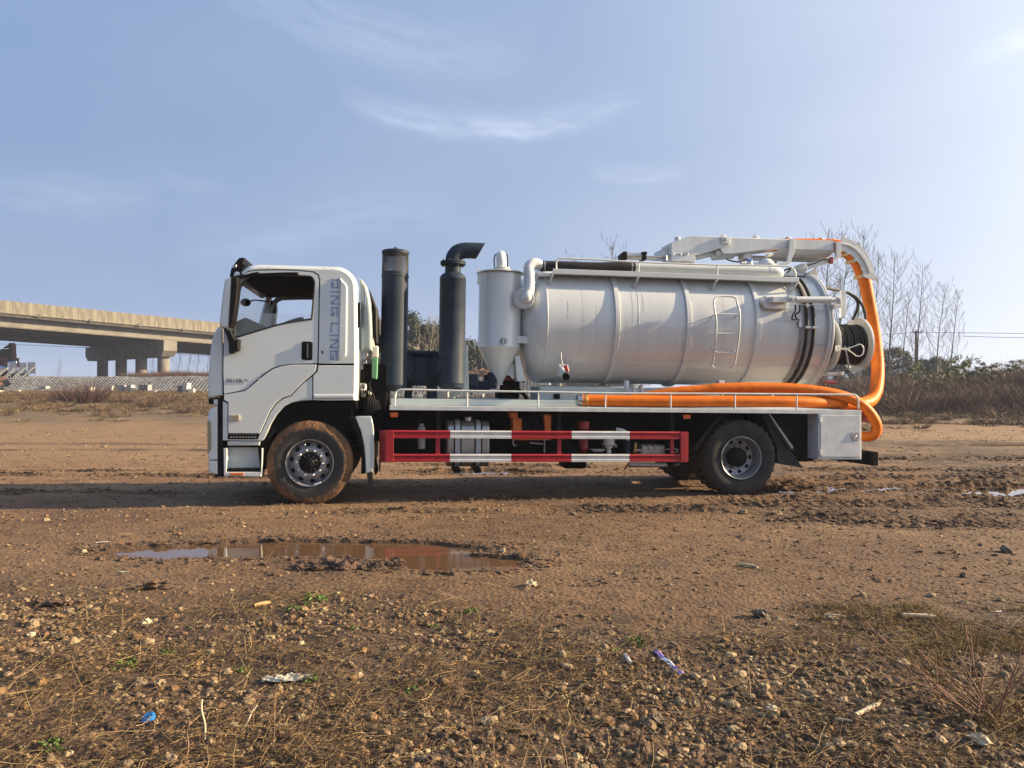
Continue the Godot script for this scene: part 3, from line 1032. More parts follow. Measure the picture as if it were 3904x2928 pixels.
func cab(t: Node3D) -> void:
	var zc := 0.04
	var m := MB.new()
	# ---- roof and back wall: one swept skin, rounded towards both sides
	var roof := P2([-0.859, 2.869, -0.82, 2.911, -0.772, 2.948, -0.723, 2.96, -0.634, 2.973, -0.146, 2.977, 0.278, 2.979, 0.349, 2.975, 0.416, 2.948, 0.472, 2.907, 0.524, 2.846, 0.554, 2.774, 0.564, 2.638, 0.574, 2.221, 0.585, 1.762, 0.584, 1.526, 0.579, 1.305])
	var sect := [[zc, 0.055], [zc - 0.006, 0.030], [zc - 0.020, 0.013], [zc - 0.045, 0.003], [zc - 0.075, 0.0], [FAR - zc + 0.075, 0.0], [FAR - zc + 0.045, 0.003], [FAR - zc + 0.020, 0.013], [FAR - zc + 0.006, 0.030], [FAR - zc, 0.055]]
	var nr := []
	for i in roof.size():
		var d := (roof[mini(i + 1, roof.size() - 1)] - roof[maxi(i - 1, 0)]).normalized()
		nr.append(Vector2(-d.y, d.x))
	var tilt := [1.2, 0.85, 0.5, 0.2, 0.0, 0.0, -0.2, -0.5, -0.85, -1.2]
	for i in roof.size() - 1:
		for j in sect.size() - 1:
			var q := []
			var nn := []
			for e in [[i, j], [i + 1, j], [i + 1, j + 1], [i, j + 1]]:
				var p: Vector2 = roof[e[0]] - nr[e[0]] * float(sect[e[1]][1])
				q.append(Vector3(p.x, p.y, sect[e[1]][0]))
				var a: float = tilt[e[1]]
				nn.append(Vector3(nr[e[0]].x * cos(a), nr[e[0]].y * cos(a), sin(a)))
			m.quadn(q[0], q[1], q[2], q[3], nn[0], nn[1], nn[2], nn[3])
	put("roof_and_rear_wall", m, mats.cab_white, t)
	# roof rail marks
	m = MB.new()
	for q in [Vector3(-0.617, 2.934, 0.02), Vector3(-0.523, 2.936, 0.02), Vector3(0.152, 2.937, 0.02), Vector3(0.246, 2.936, 0.02)]:
		m.box(q + Vector3(0, 0, 0.008), Vector3(0.016, 0.008, 0.02), 0.002)
	put("roof_plug", m, mats.emblem, t)
	# ---- both sides
	var rail := P2([-0.816, 2.871, -0.765, 2.902, -0.718, 2.91, -0.62, 2.918, -0.143, 2.922, 0.336, 2.922, 0.411, 2.897, 0.466, 2.845, 0.501, 2.777, 0.512, 2.634, 0.524, 2.218, 0.535, 1.765, 0.095, 1.757, 0.095, 2.001, 0.096, 2.621, 0.098, 2.808, 0.077, 2.867, 0.018, 2.902, -0.173, 2.914, -0.422, 2.914, -0.659, 2.9, -0.762, 2.883, -0.811, 2.859])
	var door := P2([-0.84, 2.817, -0.804, 2.847, -0.757, 2.871, -0.659, 2.888, -0.422, 2.901, -0.173, 2.902, 0.008, 2.891, 0.064, 2.858, 0.085, 2.802, 0.082, 2.621, 0.082, 2.001, 0.079, 1.763, 0.073, 1.762, -0.205, 1.751, -0.354, 1.73, -0.463, 1.693, -0.57, 1.612, -0.697, 1.497, -0.774, 1.423, -1.017, 1.369, -1.025, 1.369, -1.038, 1.66, -1.036, 2.099, -1.001, 2.171, -0.963, 2.233, -0.936, 2.437, -0.901, 2.652, -0.873, 2.735])
	var pane := P2([-0.916, 2.076, -0.914, 2.234, -0.888, 2.438, -0.861, 2.643, -0.814, 2.752, -0.756, 2.808, -0.678, 2.831, -0.421, 2.838, -0.072, 2.841, -0.001, 2.828, 0.025, 2.785, 0.031, 2.723, 0.006, 2.35, -0.005, 2.308, -0.044, 2.301, -0.213, 2.274, -0.411, 2.224, -0.608, 2.158, -0.804, 2.092, -0.904, 2.059])
	var lower := P2([0.071, 1.743, 0.065, 1.668, 0.021, 1.619, -0.113, 1.5, -0.235, 1.36, -0.329, 1.328, -0.413, 1.261, -0.481, 1.158, -0.538, 1.019, -0.596, 0.884, -0.971, 0.885, -0.975, 1.26, -1.026, 1.295, -1.027, 1.355, -0.773, 1.409, -0.691, 1.484, -0.564, 1.598, -0.457, 1.68, -0.348, 1.717, -0.205, 1.738])
	var quarter := P2([0.092, 1.734, 0.536, 1.741, 0.536, 1.385, 0.537, 1.305, 0.203, 1.297, 0.035, 1.301, 0.031, 1.609, 0.082, 1.661])
	var lip := P2([0.021, 1.598, 0.025, 1.303, -0.099, 1.294, -0.218, 1.27, -0.312, 1.221, -0.395, 1.123, -0.462, 1.01, -0.51, 0.897, -0.548, 0.815, -0.573, 0.795, -1.033, 0.798, -1.04, 1.28, -0.984, 1.244, -0.978, 0.874, -0.591, 0.876, -0.529, 1.014, -0.472, 1.151, -0.404, 1.252, -0.322, 1.317, -0.228, 1.351, -0.106, 1.492])
	var front := P2([-1.058, 2.161, -1.103, 2.195, -1.15, 2.138, -1.19, 2.005, -1.205, 1.873, -1.219, 1.653, -1.222, 1.318, -1.157, 1.321, -1.048, 1.345])
	for far in [false, true]:
		var z1 := zz(zc, far)
		var z0 := zz(zc - 0.03, far)
		m = MB.new()
		m.ext(rail, z0, z1, 0.004)
		put("cab_side", m, mats.cab_white, t)
		var d := MeshInstance3D.new()
		m = MB.new()
		for p in with_hole(door, pane, -0.417):
			m.ext(p, z0, z1)
		d = put("door", m, mats.cab_white, t)
		m = MB.new()
		m.ext(lower, z0, zz(zc + 0.010, far), 0.008, 2)
		put("lower_panel", m, mats.cab_lower, d)
		m = MB.new()
		m.tube(smooth(P3([-0.916, 2.076, -0.914, 2.234, -0.888, 2.438, -0.861, 2.643, -0.814, 2.752, -0.756, 2.808, -0.678, 2.831, -0.421, 2.838, -0.072, 2.841, -0.001, 2.828, 0.025, 2.785, 0.031, 2.723, 0.006, 2.35, -0.005, 2.308, -0.044, 2.301, -0.213, 2.274, -0.411, 2.224, -0.608, 2.158, -0.804, 2.092, -0.904, 2.059], zz(zc - 0.004, far)), 3, true), [0.013], 6, true)
		put("window_seal", m, mats.rubber, d)
		m = MB.new()     # the glass is wound half down
		var half := P2([-0.904, 2.059, -0.916, 2.076, -0.914, 2.234, -0.9, 2.367, 0.008, 2.371, 0.006, 2.35, -0.005, 2.308, -0.044, 2.301, -0.213, 2.274, -0.411, 2.224, -0.608, 2.158, -0.804, 2.092])
		m.ext(half, zz(zc - 0.022, far), zz(zc - 0.018, far))
		put("window_glass", m, mats.glass, d)
		m = MB.new()
		m.ext(P2([-0.092, 2.03, 0.001, 2.028, 0.021, 2.01, 0.022, 1.814, 0.006, 1.796, -0.098, 1.799, -0.114, 1.815, -0.112, 2.012]), zz(zc - 0.01, far), zz(zc + 0.008, far), 0.006)
		put("handle", m, mats.black, d)
		m = MB.new()
		m.ext(P2([-0.054, 2.006, -0.034, 2.006, -0.034, 1.823, -0.054, 1.822]), zz(zc, far), zz(zc + 0.028, far), 0.005)
		put("handle_grip", m, mats.dark_paint, d)
		m = MB.new()
		m.ext(P2([0.126, 1.919, 0.151, 1.919, 0.152, 1.882, 0.127, 1.882]), z0, zz(zc + 0.004, far), 0.002)
		put("lock", m, mats.emblem, t)
		m = MB.new()
		m.ext(quarter, z0, zz(zc + 0.010, far), 0.008, 2)
		put("rear_quarter", m, mats.cab_lower, t)
		m = MB.new()
		m.ext(P2([0.04, 1.372, 0.536, 1.382, 0.537, 1.33, 0.041, 1.318]), z0, zz(zc + 0.028, far), 0.018, 2)
		put("sill_ledge", m, mats.cab_white, t)
		m = MB.new()
		m.ext(lip, zz(zc - 0.10, far), zz(zc + 0.004, far), 0.008, 2)
		put("wheel_arch_lip", m, mats.cab_lower, t)
		m = MB.new()   # hollow behind the arch
		m.ext(P2([-0.597, 0.785, -0.553, 0.889, -0.485, 1.024, -0.406, 1.139, -0.317, 1.213, -0.217, 1.255, -0.085, 1.28, 0.571, 1.295, 0.562, 1.179, 0.521, 1.181, 0.089, 1.196, -0.084, 1.189, -0.205, 1.151, -0.325, 1.067, -0.424, 0.942, -0.491, 0.775, -0.53, 0.651, -0.556, 0.423, -0.596, 0.413, -0.63, 0.713]), zz(-0.55, far), zz(-0.02, far), 0.02)
		put("wheel_arch", m, mats.dull_black, t)
		# sidewall fairing ridge behind the door
		m = MB.new()
		m.ext(P2([0.34, 2.835, 0.384, 2.79, 0.42, 2.755, 0.434, 2.714, 0.438, 1.904, 0.428, 1.852, 0.358, 1.809, 0.33, 1.803]), z0, zz(zc + 0.024, far), 0.020, 2)
		put("side_ridge", m, mats.cab_white, t)
		if not far:
			var a := Vector2(0.239, 2.82)
			var b := Vector2(0.234, 1.817)
			var dn := (b - a).normalized()
			m = write("QING.LING", Vector3(a.x, a.y, zc + 0.003), dn, Vector2(-dn.y, dn.x), Vector2(0.120, 0.085), 0.024, 0.0185)
			put("lettering", m, mats.lettering, t)
			a = Vector2(-1.002, 1.518)
			m = write("GIGA", Vector3(a.x, a.y, zc + 0.006), Vector2(1, -0.01), Vector2(0.06, 1), Vector2(0.066, 0.036), 0.014, 0.0075)
			put("emblem_lettering", m, mats.emblem, d)
		# steps under the door
		m = MB.new()
		m.ext(P2([-0.973, 0.872, -0.597, 0.874, -0.617, 0.815, -0.972, 0.814]), zz(zc - 0.06, far), zz(zc + 0.009, far))
		put("step_recess_shade", m, mats.dull_black, t)  # black block proud of the panel, painted shade for the step recess
		m = MB.new()
		for i in 9:
			m.box(Vector3(-0.949, 0.84, 0.05) * Vector3(1, 1, 0) + Vector3(0.012 + i * 0.036, 0, zz(0.055, far)), Vector3(0.022, 0.010, 0.02), 0.003)
		put("upper_step_tread", m, mats.galvanised, t)
		m = MB.new()
		m.ext(P2([-0.981, 0.788, -0.597, 0.789, -0.603, 0.737, -0.978, 0.736]), zz(-0.05, far), zz(0.035, far), 0.006)
		put("step_beam", m, mats.pale_panel, t)
		m = MB.new()
		m.ext(P2([-1.024, 0.702, -0.986, 0.707, -0.979, 0.682, -0.983, 0.413, -0.577, 0.412, -0.578, 0.703, -0.56, 0.701, -0.562, 0.54, -0.575, 0.354, -1.013, 0.364]), zz(-0.2, far), zz(zc, far), 0.008, 2)
		m.ext(P2([-1.055, 0.702, -0.584, 0.703, -0.593, 0.339, -1.043, 0.348]), zz(-0.25, far), zz(-0.10, far))
		put("step_panel", m, mats.cab_lower, t)
		m = MB.new()
		m.ext(P2([-0.978, 0.449, -0.582, 0.454, -0.582, 0.415, -0.977, 0.414]), zz(-0.11, far), zz(zc - 0.008, far))
		put("step_tread", m, mats.black, t)
		m = MB.new()
		for i in 12:
			m.box(Vector3(-0.904, 0.46, 0.05) * Vector3(1, 1, 0) + Vector3(i * 0.026, 0.004, zz(0.0, far)), Vector3(0.012, 0.012, 0.05), 0.002)
		put("step_grip", m, mats.galvanised, t)
		m = MB.new()
		m.ext(P2([-0.936, 0.4, -0.78, 0.403, -0.781, 0.375, -0.937, 0.374]), zz(0.0, far), zz(zc + 0.012, far), 0.004)
		put("side_reflector", m, mats.amber, t)
		m = MB.new()
		m.ext(P2([-0.949, 1.112, -0.836, 1.115, -0.828, 1.103, -0.829, 1.044, -0.84, 1.04, -0.948, 1.041]), zz(0.0, far), zz(zc + 0.045, far), 0.010, 2)
		put("side_indicator", m, mats.lamp_glass, t)
		m = MB.new()
		m.ext(P2([-0.938, 1.103, -0.85, 1.105, -0.849, 1.05, -0.937, 1.05]), zz(0.03, far), zz(zc + 0.026, far), 0.004)
		put("indicator_bulb", m, mats.lamp_inside, t)
		# black slot between bumper and steps
		m = MB.new()
		m.ext(P2([-1.101, 1.311, -1.045, 1.335, -1.025, 0.349, -1.124, 0.35, -1.127, 0.376, -1.09, 0.378]), zz(-0.35, far), zz(0.018, far), 0.008)
		put("corner_gap", m, mats.black, t)
		# mirror
		m = MB.new()
		m.ext(P2([-0.974, 2.754, -0.909, 2.767, -0.906, 2.751, -0.928, 2.162, -0.939, 2.151, -1.026, 2.161, -1.036, 2.177, -1.035, 2.267, -1.009, 2.568, -0.99, 2.708]), zz(0.30, far), zz(0.13, far), 0.03, 3)
		var mir := put("mirror", m, mats.cab_white, t)
		m = MB.new()
		m.ext(P2([-0.905, 2.768, -0.833, 2.762, -0.828, 2.674, -0.846, 2.442, -0.881, 2.201, -0.922, 2.158, -0.928, 2.164]), zz(0.31, far), zz(0.11, far), 0.02, 2)
		put("housing", m, mats.black, mir)
		m = MB.new()
		m.ext(P2([-1.008, 2.147, -0.938, 2.141, -0.908, 2.074, -0.878, 2.022, -0.874, 2.034, -0.838, 2.031, -0.84, 1.902, -0.934, 1.852, -0.953, 1.863, -0.958, 1.982]), zz(0.03, far), zz(0.16, far), 0.012)
		put("bracket", m, mats.black, mir)
		m = MB.new()
		m.ext(P2([-0.929, 2.798, -0.746, 2.833, -0.697, 2.85, -0.629, 2.861, -0.614, 2.845, -0.306, 2.868, -0.158, 2.873, -0.154, 2.841, -0.296, 2.844, -0.609, 2.827, -0.736, 2.817, -0.832, 2.771, -0.87, 2.74, -0.921, 2.763]), zz(0.06, far), zz(0.14, far), 0.008)
		put("upper_bracket", m, mats.black, mir)
		# pale curved corner fairing behind the cab
		m = MB.new()
		m.ext(P2([0.564, 2.865, 0.622, 2.819, 0.675, 2.741, 0.708, 2.615, 0.731, 2.425, 0.745, 2.182, 0.751, 1.926, 0.605, 1.929, 0.596, 2.443, 0.586, 2.738]), zz(-0.16, far), zz(-0.05, far), 0.05, 3)
		put("rear_fairing", m, mats.fairing, t)
		m = MB.new()
		m.ext(P2([0.687, 2.744, 0.735, 2.649, 0.768, 2.565, 0.8, 2.491, 0.811, 2.031, 0.754, 2.029, 0.739, 2.35, 0.72, 2.563]), zz(-0.6, far), zz(-0.15, far), 0.02)
		put("air_intake", m, mats.black, t)
		m = MB.new()
		m.ext(P2([0.568, 2.538, 0.59, 2.535, 0.591, 2.227, 0.568, 2.224]), zz(-0.05, far), zz(0.012, far), 0.004)
		put("vent_slot", m, mats.dull_black, t)
		# rear mudguard and flap
		m = MB.new()
		m.ext(P2([0.548, 1.096, 0.558, 1.103, 0.738, 1.11, 0.751, 1.099, 0.776, 0.995, 0.784, 0.89, 0.785, 0.441, 0.774, 0.408, 0.702, 0.389, 0.689, 0.394, 0.681, 0.556, 0.661, 0.744, 0.623, 0.911]), zz(-0.30, far), zz(0.02, far), 0.014, 2)
		put("mudguard", m, mats.pale_panel, t)
		m = MB.new()
		m.ext(P2([0.447, 1.092, 0.545, 1.093, 0.617, 0.91, 0.657, 0.742, 0.678, 0.554, 0.687, 0.385, 0.631, 0.377, 0.633, 0.533, 0.614, 0.7, 0.571, 0.867, 0.507, 1.003]), zz(-0.32, far), zz(0.005, far), 0.01)
		put("fender", m, mats.black, t)
		m = MB.new()
		m.ext(P2([0.699, 0.381, 0.757, 0.393, 0.768, 0.319, 0.791, 0.214, 0.775, 0.172, 0.746, 0.128, 0.727, 0.194]), zz(-0.30, far), zz(-0.06, far), 0.004)
		put("mudflap", m, mats.rubber, t)
	# ---- front
	m = MB.new()
	m.ext(front, FAR - 0.02, 0.02, 0.03, 3)
	put("front_panel", m, mats.cab_white, t)
	m = MB.new()
	m.ext(P2([-1.222, 1.31, -1.157, 1.317, -1.098, 1.303, -1.099, 1.242, -1.136, 1.236, -1.214, 1.239]), FAR, 0.0, 0.01)
	put("front_lip", m, mats.black, t)
	m = MB.new()
	m.ext(P2([-1.104, 1.226, -1.179, 1.187, -1.214, 1.146, -1.222, 1.044, -1.215, 0.639, -1.203, 0.552, -1.094, 0.556]), FAR - 0.02, 0.02, 0.025, 3)
	put("upper_bumper", m, mats.cab_white, t)
	m = MB.new()
	m.ext(P2([-1.093, 0.548, -1.202, 0.544, -1.203, 0.437, -1.183, 0.396, -1.091, 0.379]), FAR - 0.02, 0.02, 0.02, 3)
	put("bumper", m, mats.cab_lower, t)
	m = MB.new()
	m.ext(P2([-1.157, 1.296, -1.104, 1.299, -1.103, 1.236, -1.154, 1.236]), FAR - 0.01, 0.01, 0.01)
	put("bumper_corner", m, mats.cab_white, t)
	for far in [false, true]:
		m = MB.new()
		m.ext(P2([-1.224, 1.043, -1.183, 1.041, -1.168, 1.015, -1.163, 0.681, -1.183, 0.65, -1.216, 0.636]), zz(-0.32, far), zz(0.026, far), 0.012, 2)
		var hl := put("headlight", m, mats.lamp_glass, t)
		m = MB.new()
		m.ext(P2([-1.216, 1.03, -1.187, 1.029, -1.175, 1.007, -1.17, 0.691, -1.187, 0.662, -1.21, 0.65]), zz(-0.30, far), zz(0.022, far))
		put("reflector", m, mats.lamp_inside, hl)
	m = MB.new()
	for i in 5:
		m.box(Vector3(-1.232, 1.501, 0) + Vector3(-0.004, -0.07 + i * 0.055 - 0.1, FAR / 2.0), Vector3(0.02, 0.022, 1.7), 0.006)
	put("grille", m, mats.black, t)
	# windscreen, between the two front pillars
	m = MB.new()
	var w0 := Vector2(-1.107, 2.194)
	var w1 := Vector2(-0.916, 2.831)
	m.quad(Vector3(w0.x, w0.y, -0.12), Vector3(w1.x, w1.y, -0.16), Vector3(w1.x, w1.y, FAR + 0.16), Vector3(w0.x, w0.y, FAR + 0.12))
	put("windscreen", m, mats.glass, t)
	m = MB.new()
	for far in [false, true]:
		m.beam(Vector3(w0.x + 0.03, w0.y, zz(-0.05, far)), Vector3(w1.x + 0.02, w1.y + 0.04, zz(-0.05, far)), 0.14, 0.07, 0.02)
	put("windscreen_pillar", m, mats.cab_white, t)
	m = MB.new()
	m.ext(P2([-1.009, 2.812, -0.994, 2.91, -0.973, 2.952, -0.939, 3.002, -0.9, 3.055, -0.846, 3.064, -0.831, 3.056, -0.831, 3.027, -0.845, 2.985, -0.813, 2.972, -0.854, 2.915, -0.881, 2.868, -0.897, 2.841]), FAR + 0.1, -0.06, 0.02, 2)
	put("sun_visor", m, mats.black, t)
	m = MB.new()
	m.ext(P2([-0.981, 2.943, -0.922, 2.968, -0.922, 2.941, -0.938, 2.93, -0.981, 2.924]), -0.2, -0.052, 0.004)
	put("visor_lamp", m, mats.steel, t)
	# ---- inside
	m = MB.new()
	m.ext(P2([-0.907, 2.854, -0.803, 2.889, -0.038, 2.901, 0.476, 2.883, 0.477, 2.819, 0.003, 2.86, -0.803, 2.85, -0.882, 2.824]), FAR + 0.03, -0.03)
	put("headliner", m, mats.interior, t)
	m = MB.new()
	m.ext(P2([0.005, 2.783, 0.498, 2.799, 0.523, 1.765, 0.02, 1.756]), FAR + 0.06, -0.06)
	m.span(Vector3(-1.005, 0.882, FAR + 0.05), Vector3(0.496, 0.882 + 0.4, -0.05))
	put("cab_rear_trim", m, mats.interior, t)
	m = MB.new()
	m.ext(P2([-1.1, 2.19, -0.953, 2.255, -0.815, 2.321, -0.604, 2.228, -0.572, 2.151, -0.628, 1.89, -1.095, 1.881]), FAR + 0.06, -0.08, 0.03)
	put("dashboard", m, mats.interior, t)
	for z in [-0.62, -1.78]:
		m = MB.new()
		m.box(Vector3(0.05, 1.62, z), Vector3(0.52, 0.16, 0.52), 0.05)
		m.box(Vector3(0.32, 1.90, z), Vector3(0.14, 0.62, 0.50), 0.05, Basis(Vector3.BACK, -0.12))
		put("seat", m, mats.cloth, t)
	m = MB.new()
	var sw := Vector3(-0.379, 2.267, -0.5)
	m.ring(sw, Vector3(-0.42, 0.9, 0).normalized(), 0.225, 0.017, 40, 8)
	m.cyl(sw + Vector3(0.0, -0.02, 0), sw + Vector3(-0.25, -0.45, 0), 0.03, 10)
	m.box(sw, Vector3(0.40, 0.02, 0.05), 0.005, Basis(Vector3.BACK, 0.43))
	put("steering_wheel", m, mats.black, t)
	m = MB.new()
	m.ball(Vector3(-1.01, 2.615, -1.1), Vector3(0.07, 0.055, 0.10))
	m.tube(PackedVector3Array([Vector3(-1.01, 2.615, -1.1), Vector3(-0.89, 2.653, -1.1), Vector3(-0.703, 2.635, -1.1)]), [0.010], 6)
	put("rear_view_mirror", m, mats.black, t)


func chassis(t: Node3D) -> void:
	var m := MB.new()
	for z in [-0.80, -1.62]:
		m.span(Vector3(-0.9, 0.80, z), Vector3(7.5, 1.08, z - 0.08), 0.01)
	for x in [-0.8, 0.9, 2.2, 3.5, 4.8, 6.3, 7.4]:
		m.box(Vector3(x, 0.95, -1.22), Vector3(0.10, 0.2, 0.76), 0.01)
	put("chassis_frame", m, mats.dull_black, t)
	m = MB.new()
	m.cyl(Vector3(0, 0.50, -0.25), Vector3(0, 0.50, -2.15), 0.07, 12)
	m.cyl(Vector3(5.70, 0.57, -0.35), Vector3(5.70, 0.57, -2.05), 0.10, 14)
	m.ball(Vector3(5.70, 0.57, -1.2), Vector3(0.26, 0.26, 0.22))
	m.cyl(Vector3(1.2, 0.70, -1.2), Vector3(5.6, 0.60, -1.2), 0.06, 12)
	for z in [-0.55, -1.85]:
		m.box(Vector3(0.0, 0.66, z), Vector3(1.5, 0.07, 0.09), 0.01)
		m.box(Vector3(5.70, 0.76, z), Vector3(1.5, 0.12, 0.09), 0.01)
	put("axles", m, mats.dull_black, t)
	# engine, gearbox and the clutter behind the cab
	m = MB.new()
	m.span(Vector3(-0.7, 0.72, -0.75), Vector3(0.75, 1.45, -1.65), 0.06)
	m.span(Vector3(0.60, 1.15, -0.30), Vector3(0.95, 1.78, -2.1), 0.03)
	m.span(Vector3(0.72, 0.75, -0.6), Vector3(1.7, 1.15, -1.8), 0.05)
	put("engine", m, mats.dull_black, t)
	m = MB.new()
	m.span(Vector3(0.581, 1.526, -0.25), Vector3(0.673, 1.392, -0.4), 0.02)
	m.cyl(Vector3(0.699, 1.393, -0.2), Vector3(0.741, 1.394, -0.2), 0.035, 12, 0.008)
	m.cyl(Vector3(0.631, 1.453, -0.22), Vector3(0.629, 1.355, -0.3), 0.03, 10, 0.006)
	m.box(Vector3(0.603, 1.746, -0.22), Vector3(0.05, 0.10, 0.03), 0.006)
	put("gearbox_linkage", m, mats.alloy, t)
	m = MB.new()
	m.tube(smooth(PackedVector3Array([Vector3(0.623, 1.679, -0.2), Vector3(0.642, 1.66, -0.18), Vector3(0.647, 1.587, -0.18)]), 4), [0.008], 8)
	m.tube(smooth(PackedVector3Array([Vector3(0.758, 1.57, -0.16), Vector3(0.717, 1.527, -0.15), Vector3(0.724, 1.455, -0.15), Vector3(0.767, 1.358, -0.15), Vector3(0.789, 1.261, -0.15)]), 6), [0.011], 8)
	m.tube(smooth(PackedVector3Array([Vector3(0.622, 1.758, -0.2), Vector3(0.622, 1.795, -0.2), Vector3(0.669, 1.832, -0.2), Vector3(0.727, 1.872, -0.25)]), 6), [0.007], 8)
	for k in 7:
		m.tube(smooth(PackedVector3Array([Vector3(0.62 + 0.03 * k, 1.5 - 0.04 * k, -0.24), Vector3(0.70 + 0.02 * k, 1.3, -0.20 - 0.01 * k), Vector3(0.66 + 0.035 * k, 1.1, -0.22), Vector3(0.74 + 0.03 * k, 0.9, -0.26)]), 6), [0.009], 6)
	put("pipework", m, mats.black, t)
	m = MB.new()
	m.ext(P2([0.745, 1.982, 0.759, 1.998, 0.813, 2.001, 0.823, 1.983, 0.818, 1.85, 0.741, 1.848]), -0.20, -0.10, 0.02, 3)
	m.ext(P2([0.711, 2.074, 0.758, 2.079, 0.771, 1.998, 0.748, 1.982, 0.73, 1.999]), -0.18, -0.12, 0.01, 2)
	var cb := put("coolant_bottle", m, mats.bottle_cream, t)
	m = MB.new()
	m.ext(P2([0.742, 1.847, 0.818, 1.848, 0.815, 1.601, 0.805, 1.574, 0.757, 1.582, 0.745, 1.6]), -0.20, -0.10, 0.02, 3)
	put("coolant", m, mats.bottle_green, cb)
	m = MB.new()
	m.cyl(Vector3(0.707, 2.083, -0.15), Vector3(0.759, 2.092, -0.15), 0.018, 10)
	put("cap", m, mats.brass, cb)
	# ---- deck
	var d0 := Vector2(0.975, 1.243)
	var d1 := Vector2(7.412, 1.261)
	var db := 1.186
	m = MB.new()
	for z in [0.03, FAR - 0.03]:
		m.span(Vector3(d0.x, d0.y, z), Vector3(d1.x, db, z - 0.02 * signf(z + 1.0)), 0.004)
	m.span(Vector3(d0.x, d0.y - 0.004, 0.012), Vector3(d1.x, d0.y - 0.016, FAR - 0.012))
	m.span(Vector3(d0.x, d0.y - 0.003, 0.010), Vector3(d0.x + 0.02, db, FAR - 0.010))
	m.span(Vector3(d1.x - 0.02, d0.y - 0.003, 0.010), Vector3(d1.x, db, FAR - 0.010))
	put("deck", m, mats.frame_white, t)
	m = MB.new()
	m.span(Vector3(0.987, 1.33, -0.3), Vector3(3.636, d0.y + 0.001, -0.45), 0.004)
	m.span(Vector3(0.987, 1.33, FAR + 0.30), Vector3(7.0, d0.y + 0.001, FAR + 0.45), 0.004)
	put("deck_beam", m, mats.pale_panel, t)
	# handrails
	for far in [false, true]:
		var z := zz(0.018, far)
		m = MB.new()
		var rail := smooth(P3([1.037, 1.244, 1.037, 1.351, 1.043, 1.395, 1.067, 1.429, 1.107, 1.444, 1.169, 1.449], z), 4)
		rail.append_array(P3([1.948, 1.44, 3.03, 1.44, 3.757, 1.433, 4.666, 1.439, 5.363, 1.446, 6.02, 1.449, 6.452, 1.452], z))
		rail.append_array(smooth(P3([7.235, 1.456, 7.309, 1.453, 7.352, 1.426, 7.367, 1.375, 7.37, 1.261], z), 4))
		m.tube(rail, [0.0125], 10)
		var hr := put("handrail", m, mats.frame_white, t)
		for q in [Vector2(1.955, 1.425), Vector2(2.879, 1.431), Vector2(3.774, 1.433), Vector2(4.668, 1.439), Vector2(5.572, 1.441), Vector2(6.46, 1.452)]:
			m = MB.new()
			m.cyl(Vector3(q.x, d0.y, z), Vector3(q.x, q.y, z), 0.011, 8)
			put("post", m, mats.frame_white, hr)
	# ---- side guards
	for far in [false, true]:
		var g := Node3D.new()
		g.name = "side_guard_001" if far else "side_guard"
		t.add_child(g)
		var xs := [1.029, 1.743, 2.534, 3.327, 4.111, 4.817]
		for row in 2:
			var yt := 0.933 if row == 0 else 0.632
			var yb := 0.832 if row == 0 else 0.532
			for i in 5:
				m = MB.new()
				var h := yt - yb
				var prof := PackedVector2Array([Vector2(0, yb), Vector2(0.030, yb), Vector2(0.030, yb + h * 0.28), Vector2(0.016, yb + h * 0.36), Vector2(0.016, yb + h * 0.62), Vector2(0.026, yb + h * 0.70), Vector2(0.030, yt - h * 0.18), Vector2(0.020, yt), Vector2(0, yt)])
				# profile across z, run along x
				var b := Basis(Vector3(0, 0, -1.0 if far else 1.0), Vector3.UP, Vector3(1.0 if not far else 1.0, 0, 0))
				m.ext(prof, xs[i] + 0.001, xs[i + 1] - 0.001, 0.0015, 1, Transform3D(b, Vector3(0, 0, zz(0.0, far))))
				put("guard_rail", m, mats.red if i % 2 == 0 else mats.guard_white, g, "red stretch of guard rail" if i % 2 == 0 else "white stretch of guard rail")
				if i in [0, 2, 4]:
					m = MB.new()
					var bx: float = [1.595, 3.166, 4.708][i / 2]
					m.cyl(Vector3(bx, (yt + yb) / 2.0, zz(0.012, far)), Vector3(bx, (yt + yb) / 2.0, zz(0.026, far)), 0.010, 6)
					put("bolt", m, mats.red_dark, g)
		m = MB.new()
		m.ext(P2([0.929, 0.931, 1.029, 0.932, 1.032, 0.528, 0.931, 0.528]), zz(-0.01, far), zz(0.034, far), 0.002)
		m.quad(Vector3(0.93, 0.931, 0.033) * Vector3(1, 1, 0) + Vector3(0, 0, zz(0.033, far)), Vector3(0.931, 0.528, 0.033) * Vector3(1, 1, 0) + Vector3(0, 0, zz(0.033, far)), Vector3(0.849, 0.516, -0.12) * Vector3(1, 1, 0) + Vector3(0, 0, zz(-0.12, far)), Vector3(0.847, 0.925, -0.12) * Vector3(1, 1, 0) + Vector3(0, 0, zz(-0.12, far)))
		put("end_plate", m, mats.red, g)
		m = MB.new()
		m.ext(P2([4.81, 0.929, 4.914, 0.93, 4.916, 0.527, 4.812, 0.527]), zz(-0.01, far), zz(0.034, far), 0.002)
		put("end_plate", m, mats.red, g)
		for p in [P2([1.563, 0.829, 1.616, 0.829, 1.617, 0.629, 1.56, 0.629]), P2([3.145, 0.829, 3.195, 0.829, 3.196, 0.631, 3.145, 0.631]), P2([4.681, 0.825, 4.731, 0.825, 4.731, 0.628, 4.681, 0.628])]:
			m = MB.new()
			m.ext(p, zz(-0.04, far), zz(-0.002, far), 0.002)
			put("guard_post", m, mats.red, g)
